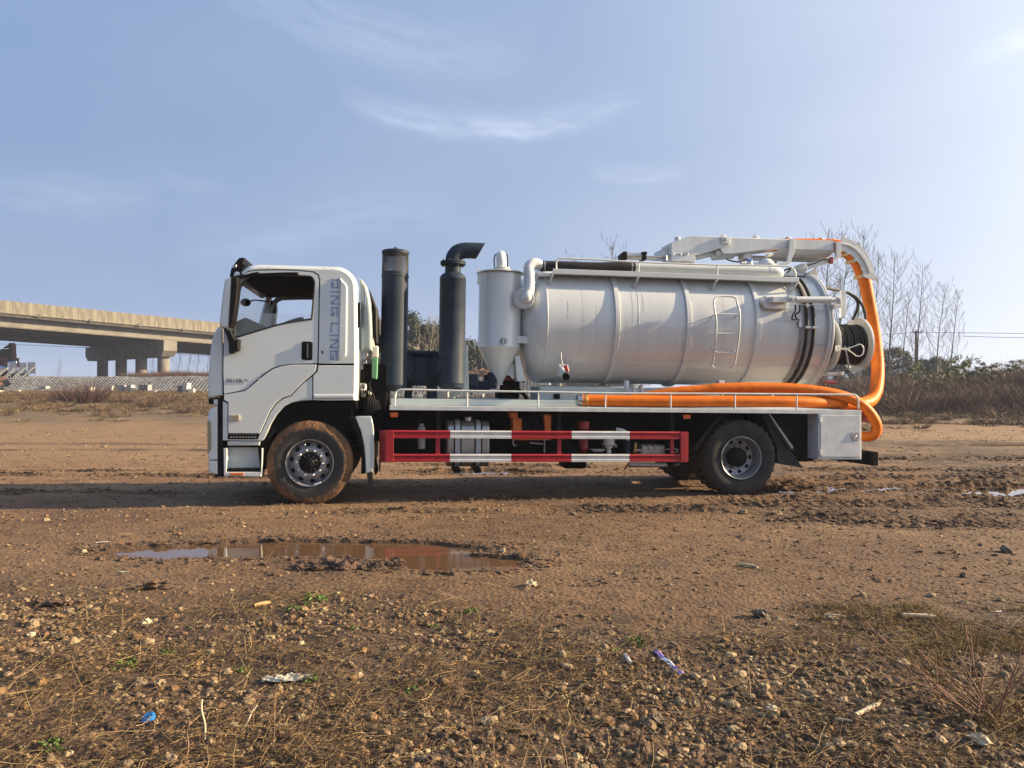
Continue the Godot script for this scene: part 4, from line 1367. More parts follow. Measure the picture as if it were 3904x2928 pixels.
		for p in [P2([1.569, 1.166, 1.62, 1.166, 1.617, 0.923, 1.569, 0.922]), P2([3.141, 1.179, 3.191, 1.18, 3.194, 0.931, 3.144, 0.93]), P2([4.68, 1.187, 4.727, 1.187, 4.73, 0.933, 4.683, 0.932])]:
			m = MB.new()
			m.ext(p, zz(-0.05, far), zz(-0.012, far), 0.002)
			put("strut", m, mats.black, g)
		m = MB.new()
		m.ext(P2([0.848, 0.527, 0.871, 0.527, 0.871, 0.403, 0.854, 0.403]), zz(-0.09, far), zz(-0.05, far))
		put("flap_bracket", m, mats.black, g)
	# ---- fuel tank
	var ft := Node3D.new()
	ft.name = "fuel_tank"
	t.add_child(ft)
	m = MB.new()
	var f0 := Vector2(1.714, 1.055)
	var f1 := Vector2(2.275, 0.443)
	var rr := PackedVector2Array()
	var hh := f0.y - f1.y
	for i in 24:
		var a := TAU * i / 24
		var q := Vector2(cos(a), sin(a))
		rr.append(Vector2(signf(q.x) * pow(absf(q.x), 0.45) * 0.30, signf(q.y) * pow(absf(q.y), 0.45) * hh / 2.0))
	m.ext(rr, 0.0, f1.x - f0.x, 0.03, 3, Transform3D(Basis(Vector3(0, 0, 1), Vector3.UP, Vector3(1, 0, 0)), Vector3(f0.x, (f0.y + f1.y) / 2.0, -0.45)))
	put("tank_body", m, mats.alloy, ft)
	for q in [Vector2(1.852, 0.992), Vector2(2.123, 0.993)]:
		m = MB.new()
		var r3 := PackedVector2Array()
		for p in rr: r3.append(p * 1.014)
		m.ext(r3, -0.052, 0.052, 0.002, 1, Transform3D(Basis(Vector3(0, 0, 1), Vector3.UP, Vector3(1, 0, 0)), Vector3(q.x, (f0.y + f1.y) / 2.0, -0.45)))
		put("strap_gap_shade", m, mats.rubber, ft)  # black band added to paint the dark gaps beside the strap
		m = MB.new()
		var r2 := PackedVector2Array()
		for p in rr: r2.append(p * 1.035)
		m.ext(r2, -0.032, 0.032, 0.002, 1, Transform3D(Basis(Vector3(0, 0, 1), Vector3.UP, Vector3(1, 0, 0)), Vector3(q.x, (f0.y + f1.y) / 2.0, -0.45)))
		put("strap", m, mats.strap, ft)
		m = MB.new()
		m.span(Vector3(q.x - 0.045, f1.y - 0.075, -0.72), Vector3(q.x + 0.045, f1.y - 0.01, -0.16), 0.012)
		m.box(Vector3(q.x - 0.02, f1.y - 0.015, -0.14), Vector3(0.09, 0.05, 0.03), 0.008)
		put("bracket", m, mats.black, ft)
	m = MB.new()
	m.cyl(Vector3(1.997, 1.041, -0.3), Vector3(1.997, 1.095, -0.3), 0.048, 20, 0.006)
	m.cyl(Vector3(1.997, 1.082, -0.3), Vector3(1.997, 1.1, -0.3), 0.055, 20, 0.006)
	put("filler_cap", m, mats.steel, ft)
	# ---- other fittings below the deck
	m = MB.new()
	m.cyl(Vector3(1.389, 0.68, -0.2), Vector3(1.385, 0.97, -0.2), 1.435 - 1.385, 16, 0.01)
	m.cyl(Vector3(1.385, 0.97, -0.2), Vector3(1.385, 1.008, -0.2), 0.035, 12, 0.006)
	put("fuel_filter", m, mats.galvanised, t)
	for q in [[Vector3(0.984, 1.156, 0), Vector3(1.08, 1.096, -0.02)], [Vector3(4.857, 1.158, 0), Vector3(4.957, 1.103, -0.02)]]:
		m = MB.new()
		m.span(q[0], q[1], 0.004)
		put("side_marker_lamp", m, mats.amber, t)
	m = MB.new()
	for p in [P2([2.547, 1.163, 2.647, 1.161, 2.648, 1.093, 2.57, 1.092, 2.7, 1.082, 2.703, 0.808, 2.587, 0.808, 2.583, 1.09, 2.548, 1.092]), P2([2.997, 1.139, 3.095, 1.138, 3.097, 0.809, 3.02, 0.811, 3.014, 0.974])]:
		m.ext(p, -0.45, -0.2, 0.006)
	m.span(Vector3(2.587, 0.829, -0.2), Vector3(3.093, 0.798, -0.24), 0.004)
	put("oil_cooler_frame", m, mats.orange_paint, t)
	m = MB.new()
	m.ring(Vector3(2.853, 1.026, -0.26), Vector3.BACK, 0.125, 0.006, 28, 6)
	m.ring(Vector3(2.853, 1.026, -0.26), Vector3.BACK, 0.075, 0.005, 24, 6)
	m.cyl(Vector3(2.857, 1.025, -0.28), Vector3(2.85, 1.027, -0.24), 0.035, 14, 0.006)
	for i in 10:
		var a := TAU * i / 10
		var c := Vector3(2.854, 1.026, -0.262)
		m.beam(c, c + Vector3(cos(a), sin(a), 0) * 0.125, 0.005, 0.005)
	m.span(Vector3(2.715, 1.123, -0.3), Vector3(3.041, 0.813, -0.32))
	put("cooler_fan", m, mats.black, t)
	m = MB.new()
	m.cyl(Vector3(3.529, 0.952, -0.15), Vector3(3.528, 1.057, -0.15), 3.605 - 3.529, 20, 0.012)
	m.cyl(Vector3(3.532, 0.687, -0.15), Vector3(3.529, 0.952, -0.15), 3.586 - 3.529, 20, 0.01)
	m.cyl(Vector3(3.527, 0.643, -0.15), Vector3(3.532, 0.687, -0.15), 0.015, 20, 0.0, 3.586 - 3.529)
	put("line_filter", m, mats.red_dark, t)
	m = MB.new()
	m.lathe(P2([0.0, 0.0, 0.030, 0.0, 0.030, 0.07, 0.055, 0.08, 0.055, 0.10, 0.075, 0.11, 0.098, 0.125, 0.098, 0.133, 0.076, 0.135, 0.076, 0.24, 0.070, 0.25, 0.046, 0.252, 0.046, 0.262, 0.030, 0.268, 0.030, 0.285, 0.055, 0.288, 0.055, 0.300, 0.0, 0.300]), Transform3D(Basis.IDENTITY, Vector3(3.891, 0.623, -0.2)), 28)
	m.tube(smooth(PackedVector3Array([Vector3(3.973, 0.949, -0.15), Vector3(4.042, 0.939, -0.13), Vector3(4.117, 0.895, -0.13), Vector3(4.13, 0.784, -0.13)]), 5), [0.025], 12)
	m.ring(Vector3(3.964, 0.729, -0.12), Vector3.BACK, 0.014, 0.004, 14, 5)
	put("moisture_trap", m, mats.guard_white, t)
	m = MB.new()
	m.cyl(Vector3(4.13, 0.806, -0.13), Vector3(4.128, 0.634, -0.13), 0.032, 14)
	put("rubber_sleeve", m, mats.dark_paint, t)
	m = MB.new()
	var pc := Vector2(4.331, 0.741)
	var pe := Vector2(4.683, 0.601)
	m.span(Vector3(pc.x, pc.y, -0.2), Vector3(pe.x, pe.y - 0.05, -0.5), 0.02)
	for i in 3:
		m.cyl(Vector3(pc.x + 0.03 + i * 0.085, pc.y - 0.06, -0.195), Vector3(pc.x + 0.03 + i * 0.085, pc.y + 0.006, -0.195), 0.014, 10, 0.004)
		m.cyl(Vector3(pc.x + 0.07 + i * 0.085, pe.y, -0.195), Vector3(pc.x + 0.07 + i * 0.085, pe.y + 0.03, -0.195), 0.012, 10, 0.004)
	m.cyl(Vector3(4.176, 0.467, -0.25), Vector3(4.72, 0.461, -0.25), 0.033, 16, 0.006)
	m.cyl(Vector3(4.246, 0.666, -0.22), Vector3(4.339, 0.666, -0.22), 0.018, 10)
	m.tube(smooth(PackedVector3Array([Vector3(4.683, 0.68, -0.2), Vector3(4.824, 0.685, -0.2), Vector3(4.859, 0.657, -0.2), Vector3(4.801, 0.635, -0.2)]), 5), [0.009], 8)
	put("water_pump", m, mats.alloy, t)
	m = MB.new()
	m.ext(P2([4.246, 0.775, 4.284, 0.776, 4.28, 0.641, 4.236, 0.638]), -0.24, -0.2, 0.008)
	put("pump_lever", m, mats.brass, t)
	m = MB.new()
	m.tube(smooth(PackedVector3Array([Vector3(2.59, 0.808, -0.2), Vector3(2.589, 0.764, -0.2), Vector3(2.602, 0.726, -0.2), Vector3(2.635, 0.731, -0.2)]), 5), [0.010], 8)
	m.tube(PackedVector3Array([Vector3(3.008, 0.809, -0.2), Vector3(3.01, 0.633, -0.2)]), [0.010], 8)
	m.cyl(Vector3(2.813, 0.764, -0.2), Vector3(2.981, 0.748, -0.2), 0.012, 8)
	m.ext(P2([3.619, 0.68, 3.841, 0.684, 3.836, 0.662, 3.779, 0.647, 3.699, 0.65, 3.664, 0.667]), -0.24, -0.2)
	put("hydraulic_fittings", m, mats.galvanised, t)
	m = MB.new()
	m.span(Vector3(3.431, 0.495, -0.9), Vector3(3.764, 0.349, -1.3), 0.03)
	put("sump", m, mats.dull_black, t)
	m = MB.new()
	m.tube(PackedVector3Array([Vector3(4.187, 0.495, -0.25), Vector3(4.138, 0.455, -0.2), Vector3(4.103, 0.407, -0.18)]), [0.010], 8)
	put("drain_lever", m, mats.red_dark, t)
	# plain black sheets added to stand for the deep shade under the deck
	m = MB.new()
	m.span(Vector3(0.95, 0.57, -0.62), Vector3(4.95, 1.19, -0.70), 0.01)
	m.span(Vector3(4.95, 0.75, -0.66), Vector3(6.9, 1.19, -0.70), 0.01)
	m.span(Vector3(0.95, 0.66, -1.75), Vector3(6.9, 1.19, -1.68), 0.01)
	put("under_deck_shade", m, mats.dull_black, t)
	# mudguard stays, flaps and panels about the rear axle
	for far in [false, true]:
		m = MB.new()
		m.ext(P2([4.989, 0.689, 5.349, 1.129, 5.396, 1.175, 5.41, 1.141, 5.036, 0.669]), zz(-0.6, far), zz(-0.03, far), 0.004)
		put("mudguard_stay", m, mats.black, t)
		m = MB.new()
		m.ext(P2([6.069, 1.196, 6.088, 1.198, 6.45, 0.723, 6.426, 0.691]), zz(-0.6, far), zz(-0.03, far), 0.004)
		put("mudguard_stay", m, mats.galvanised, t)
		m = MB.new()
		m.ext(P2([6.008, 1.195, 6.062, 1.196, 6.423, 0.689, 6.631, 0.435, 6.263, 0.492, 6.24, 0.552, 6.246, 0.7]), zz(-0.62, far), zz(-0.10, far), 0.004)
		put("mudflap", m, mats.rubber, t)
		m = MB.new()
		m.ext(P2([6.119, 1.196, 6.908, 1.203, 6.914, 0.54, 6.83, 0.515, 6.629, 0.506, 6.504, 0.647]), zz(-0.3, far), zz(-0.25, far), 0.004)
		put("side_skirt", m, mats.black, t)
		# locker
		m = MB.new()
		m.ext(P2([6.771, 1.203, 7.412, 1.209, 7.42, 0.561, 6.777, 0.563]), zz(-0.28, far), zz(0.026, far), 0.006, 2)
		var lk := put("locker", m, mats.frame_white, t)
		m = MB.new()
		m.ext(P2([6.799, 1.17, 7.386, 1.177, 7.391, 0.596, 6.805, 0.598]), zz(0.02, far), zz(0.042, far), 0.004)
		var dr := put("locker_door", m, mats.frame_white, lk)
		if not far:
			for y in [0, 1]:
				m = MB.new()
				var q := Vector3(6.797, 1.106, 0.045) if y == 0 else Vector3(6.801, 0.662, 0.045)
				m.box(q, Vector3(0.055, 0.062, 0.016), 0.003)
				m.cyl(q + Vector3(-0.008, -0.034, 0.008), q + Vector3(-0.008, 0.034, 0.008), 0.009, 8)
				put("hinge", m, mats.frame_white, lk)
			m = MB.new()
			m.ext(P2([7.265, 0.938, 7.365, 0.941, 7.364, 0.825, 7.279, 0.822, 7.241, 0.878]), 0.03, 0.050, 0.004)
			m.ring(Vector3(7.311, 0.879, 0.052), Vector3.BACK, 0.016, 0.005, 16, 6)
			put("latch", m, mats.steel, lk)
	m = MB.new()
	m.ext(P2([7.509, 0.681, 7.565, 0.679, 7.692, 0.661, 7.693, 0.468, 7.51, 0.496, 7.042, 0.545, 7.042, 0.557, 7.51, 0.551]), -0.2, -0.1, 0.004)
	m.ext(P2([7.509, 0.681, 7.565, 0.679, 7.692, 0.661, 7.693, 0.468, 7.51, 0.496, 7.042, 0.545, 7.042, 0.557, 7.51, 0.551]), FAR + 0.2, FAR + 0.1, 0.004)
	m.span(Vector3(7.607, 0.666, 0), Vector3(9.189, 0.479, -2.4) * Vector3(0, 0, 1) + Vector3(7.69, 0.47, 0) * Vector3(1, 1, 0), 0.006)
	put("rear_bumper", m, mats.black, t)
	m = MB.new()
	m.span(Vector3(7.669, 1.243, -0.35), Vector3(7.86, 1.068, -0.6), 0.006)
	m.span(Vector3(7.658, 1.244, -0.3), Vector3(7.772, 1.149, -0.4), 0.006)
	put("rear_lamp", m, mats.red_dark, t)


const AXIS := Vector3(0, 2.41, -1.2)      # the vessel's axis runs along x
const VR := 0.835


func along_x(x: float, y := 2.41, z := -1.2) -> Transform3D:
	return Transform3D(Basis(Vector3(0, 0, 1), Vector3(1, 0, 0), Vector3(0, 1, 0)), Vector3(x, y, z))


func round_vessel(a: float, r: float) -> Vector3:        # a point on the vessel, a = 0 at the near side, PI / 2 on top
	return Vector3(0, AXIS.y + r * sin(a), AXIS.z + r * cos(a))


func arc_path(x0: float, x1: float, r: float, a0: float, a1: float, k: int) -> PackedVector3Array:
	var p := PackedVector3Array()
	for i in k + 1:
		var t := float(i) / k
		p.append(round_vessel(lerpf(a0, a1, t), r) + Vector3(lerpf(x0, x1, t), 0, 0))
	return p


func flange(m: MB, at: Vector3, axis: Vector3, r: float, th: float, bolts: int, br: float) -> void:
	m.cyl(at - axis * th / 2.0, at + axis * th / 2.0, r, 28, th * 0.2)
	var s := axis.cross(Vector3.UP if absf(axis.y) < 0.8 else Vector3.RIGHT).normalized()
	var u := axis.cross(s)
	for i in bolts:
		var p := at + (s * cos(TAU * (i + 0.5) / bolts) + u * sin(TAU * (i + 0.5) / bolts)) * r * 0.84
		m.cyl(p - axis * th * 1.4, p + axis * th * 1.4, br * 1.1, 6)


func vessel(t: Node3D) -> void:
	var xa := 3.058
	var xb := 7.148
	var m := MB.new()
	var prof := PackedVector2Array()
	for i in 15:
		var a := PI / 2.0 * i / 14
		prof.append(Vector2(VR * sin(a), xa - 0.36 * cos(a)))
	prof.append_array([Vector2(VR + 0.004, xa + 0.004), Vector2(VR + 0.004, xa + 0.014), Vector2(VR, xa + 0.018), Vector2(VR, xb - 0.02)])
	m.lathe(prof, along_x(0), 96)
	var shell := put("tank_shell", m, mats.tank_white, t)
	for q in [4.038, 5.06, 6.078]:
		m = MB.new()
		m.lathe(P2([VR - 0.01, q - 0.036, VR + 0.030, q - 0.032, VR + 0.034, q - 0.028, VR + 0.034, q + 0.028, VR + 0.030, q + 0.032, VR - 0.01, q + 0.036]), along_x(0), 96)
		put("stiffening_ring", m, mats.tank_white, shell)
	m = MB.new()       # weld seams
	for a in [-0.72]:
		var w := arc_path(xa, xb - 0.05, VR + 0.001, a, a, 2)
		m.tube(w, [0.005], 6)
	for q in [4.347, 6.649]:
		m.tube(arc_path(q, q, VR, -1.3, 1.5, 40), [0.003], 5)
	put("weld_seam", m, mats.tank_white, shell)
	m = MB.new()       # thin rain streaks down the side
	var dr := RandomNumberGenerator.new()
	dr.seed = 6
	for k in 9:
		var sx0 := dr.randf_range(xa + 0.1, xb - 0.2)
		var a0 := dr.randf_range(0.25, 0.75)
		var a1 := a0 - dr.randf_range(0.3, 1.1)
		var sp := arc_path(sx0, sx0 + dr.randf_range(-0.01, 0.01), VR + 0.0012, a0, a1, 10)
		for i in 10:
			var hw := dr.randf_range(0.002, 0.006)
			m.quad(sp[i] - Vector3(hw, 0, 0), sp[i] + Vector3(hw, 0, 0), sp[i + 1] + Vector3(hw, 0, 0), sp[i + 1] - Vector3(hw, 0, 0))
	put("rain_streaks", m, mats.streak, shell)
	# rear door with its paired flanges and dish
	m = MB.new()
	m.lathe(P2([VR - 0.01, xb - 0.02, VR + 0.052, xb - 0.016, VR + 0.056, xb - 0.010, VR + 0.056, xb + 0.012, VR + 0.040, xb + 0.016, VR + 0.040, xb + 0.026, VR + 0.058, xb + 0.030, VR + 0.058, xb + 0.052, VR + 0.050, xb + 0.058, VR - 0.01, xb + 0.062, VR * 0.97, xb + 0.08, VR * 0.85, xb + 0.17, VR * 0.6, xb + 0.25, VR * 0.3, xb + 0.295, 0.0, xb + 0.305]), along_x(0), 96)
	var door := put("rear_door", m, mats.tank_white, t)
	for q in [[-0.12, 0], [-0.24, 1]]:
		m = MB.new()
		var p := round_vessel(-0.35 - 0.05 * q[1], VR)
		m.beam(Vector3(7.008, p.y + 0.05, p.z + 0.01), Vector3(xb, p.y + 0.05, p.z + 0.01), 0.07, 0.010)
		put("hinge_rib", m, mats.tank_white, door)
	# saddle under the vessel
	m = MB.new()
	m.span(Vector3(3.046, 1.52, -0.78), Vector3(5.708, 1.25, -0.82), 0.004)
	m.span(Vector3(3.046, 1.52, -1.58), Vector3(5.708, 1.25, -1.62), 0.004)
	put("saddle", m, mats.pale_panel, t)
	m = MB.new()
	m.box(Vector3(3.283, 1.381, -0.76), Vector3(0.085, 0.07, 0.03), 0.004)
	put("saddle_block", m, mats.black, t)
	m = MB.new()
	m.box(Vector3(5.538, 1.604, -0.4), Vector3(0.08, 0.05, 0.12), 0.006)
	put("saddle_foot", m, mats.tank_white, t)
	m = MB.new()
	m.ext(P2([2.665, 1.928, 2.732, 1.943, 2.816, 1.588, 2.699, 1.579]), -0.9, -0.65, 0.006)
	m.ext(P2([2.543, 1.664, 2.659, 1.93, 2.676, 1.666]), -0.9, -0.75, 0.004)
	put("front_support", m, mats.tank_white, t)
	m = MB.new()
	m.span(Vector3(2.469, 1.613, -0.9), Vector3(2.776, 1.338, -1.3), 0.02)
	m.tube(smooth(PackedVector3Array([Vector3(2.578, 1.467, -0.7), Vector3(2.738, 1.456, -0.7), Vector3(2.862, 1.351, -0.8)]), 5), [0.03], 8)
	put("vacuum_drive", m, mats.dull_black, t)
	m = MB.new()
	m.ext(P2([2.502, 1.667, 2.63, 1.669, 2.699, 1.589, 2.7, 1.482, 2.511, 1.466]), -1.2, -0.9, 0.02)
	put("drive_guard", m, mats.red_dark, t)
	# ---- ladder
	m = MB.new()
	var lad := smooth(P3([5.341, 1.807, 5.333, 1.852, 5.352, 1.898, 5.393, 2.365, 5.364, 2.593, 5.351, 2.695, 5.368, 2.753, 5.419, 2.784, 5.509, 2.791, 5.617, 2.79, 5.672, 2.764, 5.693, 2.694, 5.728, 2.557, 5.722, 2.259, 5.675, 1.904, 5.669, 1.869, 5.639, 1.812, 5.597, 1.783, 5.471, 1.777, 5.387, 1.778], -0.2), 4, true)
	for i in lad.size():
		var dy := lad[i].y - AXIS.y
		lad[i].z = AXIS.z + sqrt(maxf(0.01, pow(VR + 0.16, 2.0) - dy * dy))
		lad[i] += Vector3(-0.428, -0.084, 0) * (lad[i].z + 0.2)
	m.tube(lad, [0.0135], 10, true)
	var ladder := put("ladder", m, mats.frame_white, t)
	for q in [[Vector3(5.385, 2.541, -0.2), Vector3(5.726, 2.541, -0.2), 1], [Vector3(5.418, 2.275, -0.2), Vector3(5.722, 2.275, -0.2), 0], [Vector3(5.387, 2.009, -0.2), Vector3(5.692, 2.004, -0.2), 1]]:
		var p: Vector3 = q[0]
		var r: Vector3 = q[1]
		p.z = AXIS.z + sqrt(pow(VR + 0.16, 2.0) - pow(p.y - AXIS.y, 2.0))
		r.z = p.z
		p += Vector3(-0.428, -0.084, 0) * (p.z + 0.2)
		r += Vector3(-0.428, -0.084, 0) * (r.z + 0.2)
		m = MB.new()
		m.cyl(p, r, 0.011, 8)
		put("rung", m, mats.frame_white, ladder)
		if q[2]:
			for e in [p, r]:
				m = MB.new()
				var dn := Vector3(0, e.y - AXIS.y, e.z - AXIS.z).normalized()
				m.tube(PackedVector3Array([e, e - dn * 0.155]), [0.012], 8)
				put("standoff", m, mats.frame_white, ladder)
	# ---- valves on the vessel
	m = MB.new()
	m.box(Vector3(3.306, 1.745, -0.4) + Vector3(0, 0, -0.06), Vector3(0.15, 0.15, 0.10), 0.01)
	m.cyl(Vector3(3.264, 1.742, -0.3) + Vector3(0, 0, -0.1), Vector3(3.291, 1.657, -0.22), 0.050, 20, 0.01)
	m.tube(PackedVector3Array([Vector3(3.253, 1.802, -0.25), Vector3(3.225, 1.887, -0.22), Vector3(3.222, 1.973, -0.22)]), [0.009], 8)
	var bv := put("sampling_valve", m, mats.frame_white, t)
	m = MB.new()
	m.cyl(Vector3(3.293, 1.675, -0.27), Vector3(3.293, 1.642, -0.19), 0.052, 20, 0.008)
	put("coupling", m, mats.black, bv)
	m = MB.new()
	m.box(Vector3(3.298, 1.757, -0.22), Vector3(0.05, 0.09, 0.04), 0.01, Basis(Vector3.BACK, 0.3))
	put("red_handle", m, mats.red, bv)
	m = MB.new()
	m.tube(smooth(PackedVector3Array([Vector3(4.251, 1.592, -0.62), Vector3(4.233, 1.527, -0.55), Vector3(4.252, 1.475, -0.52), Vector3(4.312, 1.453, -0.5), Vector3(4.431, 1.466, -0.5)]), 6), [0.038, 0.038, 0.038], 14)
	m.box(Vector3(4.305, 1.481, -0.48), Vector3(0.02, 0.16, 0.14), 0.004)
	m.box(Vector3(4.419, 1.483, -0.48), Vector3(0.02, 0.16, 0.14), 0.004)
	m.cyl(Vector3(4.377, 1.465, -0.48), Vector3(4.376, 1.552, -0.48), 0.014, 8)
	m.beam(Vector3(4.346, 1.545, -0.46), Vector3(4.555, 1.557, -0.46), 0.02, 0.014, 0.003)
	put("drain_valve", m, mats.frame_white, t)
	# ---- walkway along the top, with rail
	var y0 := 3.125
	var w0 := Vector3(3.147, 3.125, -0.45)
	var w1 := Vector3(6.736, 3.127, -0.45)
	m = MB.new()
	m.beam(w0 + Vector3(0, -0.035, -0.02), w1 + Vector3(0, -0.035, -0.02), 0.04, 0.07, 0.004)
	m.beam(w0 + Vector3(0, -0.055, -0.23), w1 + Vector3(0, -0.055, -0.23), 0.40, 0.012, 0.0)
	var wk := put("walkway", m, mats.tank_white, t)
	for q in [[3.148, 3.063, 3.109, 2.896, 3.071, 3.017], [4.359, 3.064, 4.314, 2.895, 4.243, 3.008], [5.506, 3.068, 5.45, 2.899, 5.378, 3.005], [6.723, 3.073, 6.655, 2.906, 6.566, 3.014], [5.503, 3.065, 5.455, 2.9, 5.383, 3.005]]:
		var v := P2(q)
		m = MB.new()
		var dz := AXIS.z + sqrt(pow(VR, 2.0) - pow(v[1].y - AXIS.y, 2.0)) - 0.01
		m.tube(PackedVector3Array([Vector3(v[0].x, v[0].y, -0.46), Vector3(v[1].x, v[1].y, dz), Vector3(v[2].x, v[2].y, -0.62)]), [0.018], 4)
		m.tube(PackedVector3Array([Vector3(v[0].x, v[0].y + 0.02, -0.7), Vector3(v[0].x, v[1].y, dz)]), [0.012], 4)
		put("bracket", m, mats.tank_white, wk)
	m = MB.new()
	var rail := smooth(P3([3.203, 3.129, 3.199, 3.198, 3.21, 3.244, 3.24, 3.27, 3.288, 3.279], -0.5), 4)
	rail.append_array(P3([3.757, 3.28, 4.375, 3.264, 5.52, 3.268, 6.009, 3.279], -0.5))
	rail.append_array(smooth(P3([6.551, 3.289, 6.628, 3.28, 6.679, 3.246, 6.705, 3.199, 6.711, 3.139], -0.5), 4))
	m.tube(rail, [0.012], 8)
	var wr := put("walkway_rail", m, mats.frame_white, t)
	for q in [[Vector2(4.373, 3.261), Vector2(4.37, 3.136)], [Vector2(5.524, 3.268), Vector2(5.526, 3.129)], [Vector2(5.522, 3.27), Vector2(5.52, 3.134)]]:
		m = MB.new()
		m.cyl(Vector3(q[1].x, q[1].y, -0.5), Vector3(q[0].x, q[0].y, -0.5), 0.011, 8)
		put("post", m, mats.frame_white, wr)
	m = MB.new()
	m.ext(P2([2.943, 3.075, 3.157, 3.08, 3.117, 3.026, 2.967, 3.021]), -0.9, -0.5, 0.01)
	put("walkway_end", m, mats.tank_white, t)
	# ---- vapour line: pipe along the walkway, black hose, elbows down to the head
	m = MB.new()
	var p0 := Vector3(4.36, 3.221, -0.66)
	var p1 := Vector3(6.373, 3.23, -0.66)
	m.cyl(p0, p1, 0.078, 20)
	m.ring(p1, (p1 - p0).normalized(), 0.078, 0.004, 20, 6)
	m.tube(smooth(PackedVector3Array([p1, p1 + Vector3(0.12, -0.005, 0), p1 + Vector3(0.18, -0.01, -0.04), p1 + Vector3(0.20, -0.02, -0.14)]), 6), [0.078], 20)
	put("vapour_pipe", m, mats.tank_white, t)
	m = MB.new()
	var hp := even(smooth(PackedVector3Array([Vector3(2.995, 3.178, -0.6), Vector3(3.311, 3.186, -0.6), Vector3(3.789, 3.19, -0.62), Vector3(4.154, 3.213, -0.64), Vector3(4.36, 3.221, -0.66)]), 8), 0.010)
	var rad := PackedFloat32Array()
	for i in hp.size():
		rad.append(0.078 if i % 3 == 0 else 0.069)
	m.tube(hp, rad, 18)
	var bh := put("vapour_hose", m, mats.rubber, t)
	for q in [Vector3(3.049, 3.18, -0.6), Vector3(4.308, 3.222, -0.66)]:
		m = MB.new()
		m.cyl(q - Vector3(0.012, 0, 0), q + Vector3(0.012, 0, 0), 0.082, 20, 0.003)
		put("hose_clamp", m, mats.steel, bh)
	m = MB.new()
	m.tube(smooth(PackedVector3Array([Vector3(3.007, 3.178, -0.6), Vector3(2.94, 3.207, -0.58), Vector3(2.873, 3.198, -0.56), Vector3(2.824, 3.145, -0.54), Vector3(2.827, 3.051, -0.52), Vector3(2.831, 2.935, -0.5), Vector3(2.815, 2.793, -0.46), Vector3(2.78, 2.719, -0.42), Vector3(2.759, 2.694, -0.5)]), 8), [0.074], 20)
	for q in [Vector3(2.834, 3.075, -0.53), Vector3(2.837, 2.929, -0.5)]:
		m.cyl(q - Vector3(0, 0.006, 0), q + Vector3(0, 0.006, 0), 0.078, 20)
	put("vapour_elbow", m, mats.tank_white, t)
	m = MB.new()
	flange(m, Vector3(2.747, 2.704, -0.44), Vector3(0.35, 0.1, -0.93).normalized() * -1.0, 0.142, 0.018, 8, 0.011)
	put("vapour_flange", m, mats.tank_white, t)
	# ---- silencers
	m = MB.new()
	var sx := 1.017
	var sr := (1.195 - 0.844) / 2.0
	var sy0 := 1.422
	var sy1 := 2.932
	var sy2 := 3.278
	m.lathe(PackedVector2Array([Vector2(0, 0), Vector2(sr * 0.55, 0.005), Vector2(sr * 0.85, 0.03), Vector2(sr, 0.085), Vector2(sr + 0.002, 0.088), Vector2(sr, 0.092), Vector2(sr, sy1 - sy0), Vector2(sr + 0.006, sy1 - sy0 + 0.004), Vector2(sr + 0.006, sy1 - sy0 + 0.02), Vector2(sr, sy1 - sy0 + 0.024), Vector2(sr, sy1 - sy0 + 0.06), Vector2(sr - 0.02, sy1 - sy0 + 0.06)]), Transform3D(Basis.IDENTITY, Vector3(sx, sy0, -0.45)), 48)
	var s1 := put("intake_silencer", m, mats.dark_paint, t)
	m = MB.new()
	m.lathe(PackedVector2Array([Vector2(0, -0.02), Vector2(sr - 0.01, -0.035), Vector2(sr + 0.004, -0.035), Vector2(sr + 0.004, 0.0), Vector2(sr - 0.02, 0.012), Vector2(0, 0.018)]), Transform3D(Basis.IDENTITY, Vector3(sx, sy2, -0.45)), 48)
	m.ring(Vector3(sx, sy2 + 0.03, -0.45), Vector3.BACK, 0.022, 0.007, 16, 6)
	put("cap", m, mats.dark_paint, s1)
	m = MB.new()      # expanded mesh cage, as crossing spirals
	var ch := sy2 - 0.03 - (sy1 + 0.06)
	for i in 44:
		for s in [-1.0, 1.0]:
			var p := PackedVector3Array()
			for k in 9:
				var a: float = TAU * i / 44.0 + s * k * 0.115
				p.append(Vector3(sx + (sr - 0.006) * cos(a), sy1 + 0.06 + ch * k / 8.0, -0.45 + (sr - 0.006) * sin(a)))
			m.tube(p, [0.0044], 3, false, false)
	put("mesh_cage", m, mats.mesh_steel, s1)
	m = MB.new()
	var ex := 1.782
	var er := (1.952 - 1.601) / 2.0
	var ey0 := 1.45
	var ey1 := 2.93
	var ey2 := 3.13
	var en := (1.885 - 1.67) / 2.0
	m.lathe(PackedVector2Array([Vector2(0, 0), Vector2(er * 0.7, 0.008), Vector2(er * 0.94, 0.035), Vector2(er, 0.085), Vector2(er + 0.003, 0.089), Vector2(er, 0.093), Vector2(er, ey1 - ey0), Vector2(er + 0.003, ey1 - ey0 + 0.004), Vector2(er, ey1 - ey0 + 0.008), Vector2(er * 0.97, ey1 - ey0 + 0.035), Vector2(er * 0.85, ey1 - ey0 + 0.062), Vector2(en + 0.01, ey1 - ey0 + 0.082), Vector2(en, ey1 - ey0 + 0.09), Vector2(en, ey2 - ey0), Vector2(0, ey2 - ey0)]), Transform3D(Basis.IDENTITY, Vector3(ex, ey0, -0.45)), 48)
	var s2 := put("exhaust_silencer", m, mats.dark_paint, t)
	m = MB.new()
	flange(m, Vector3(ex, ey2 + 0.004, -0.45), Vector3.UP, er * 0.98, 0.020, 8, 0.013)
	flange(m, Vector3(ex, ey2 + 0.028, -0.45), Vector3.UP, er * 0.98, 0.020, 8, 0.013)
	put("flange", m, mats.dark_paint, s2)
	m = MB.new()
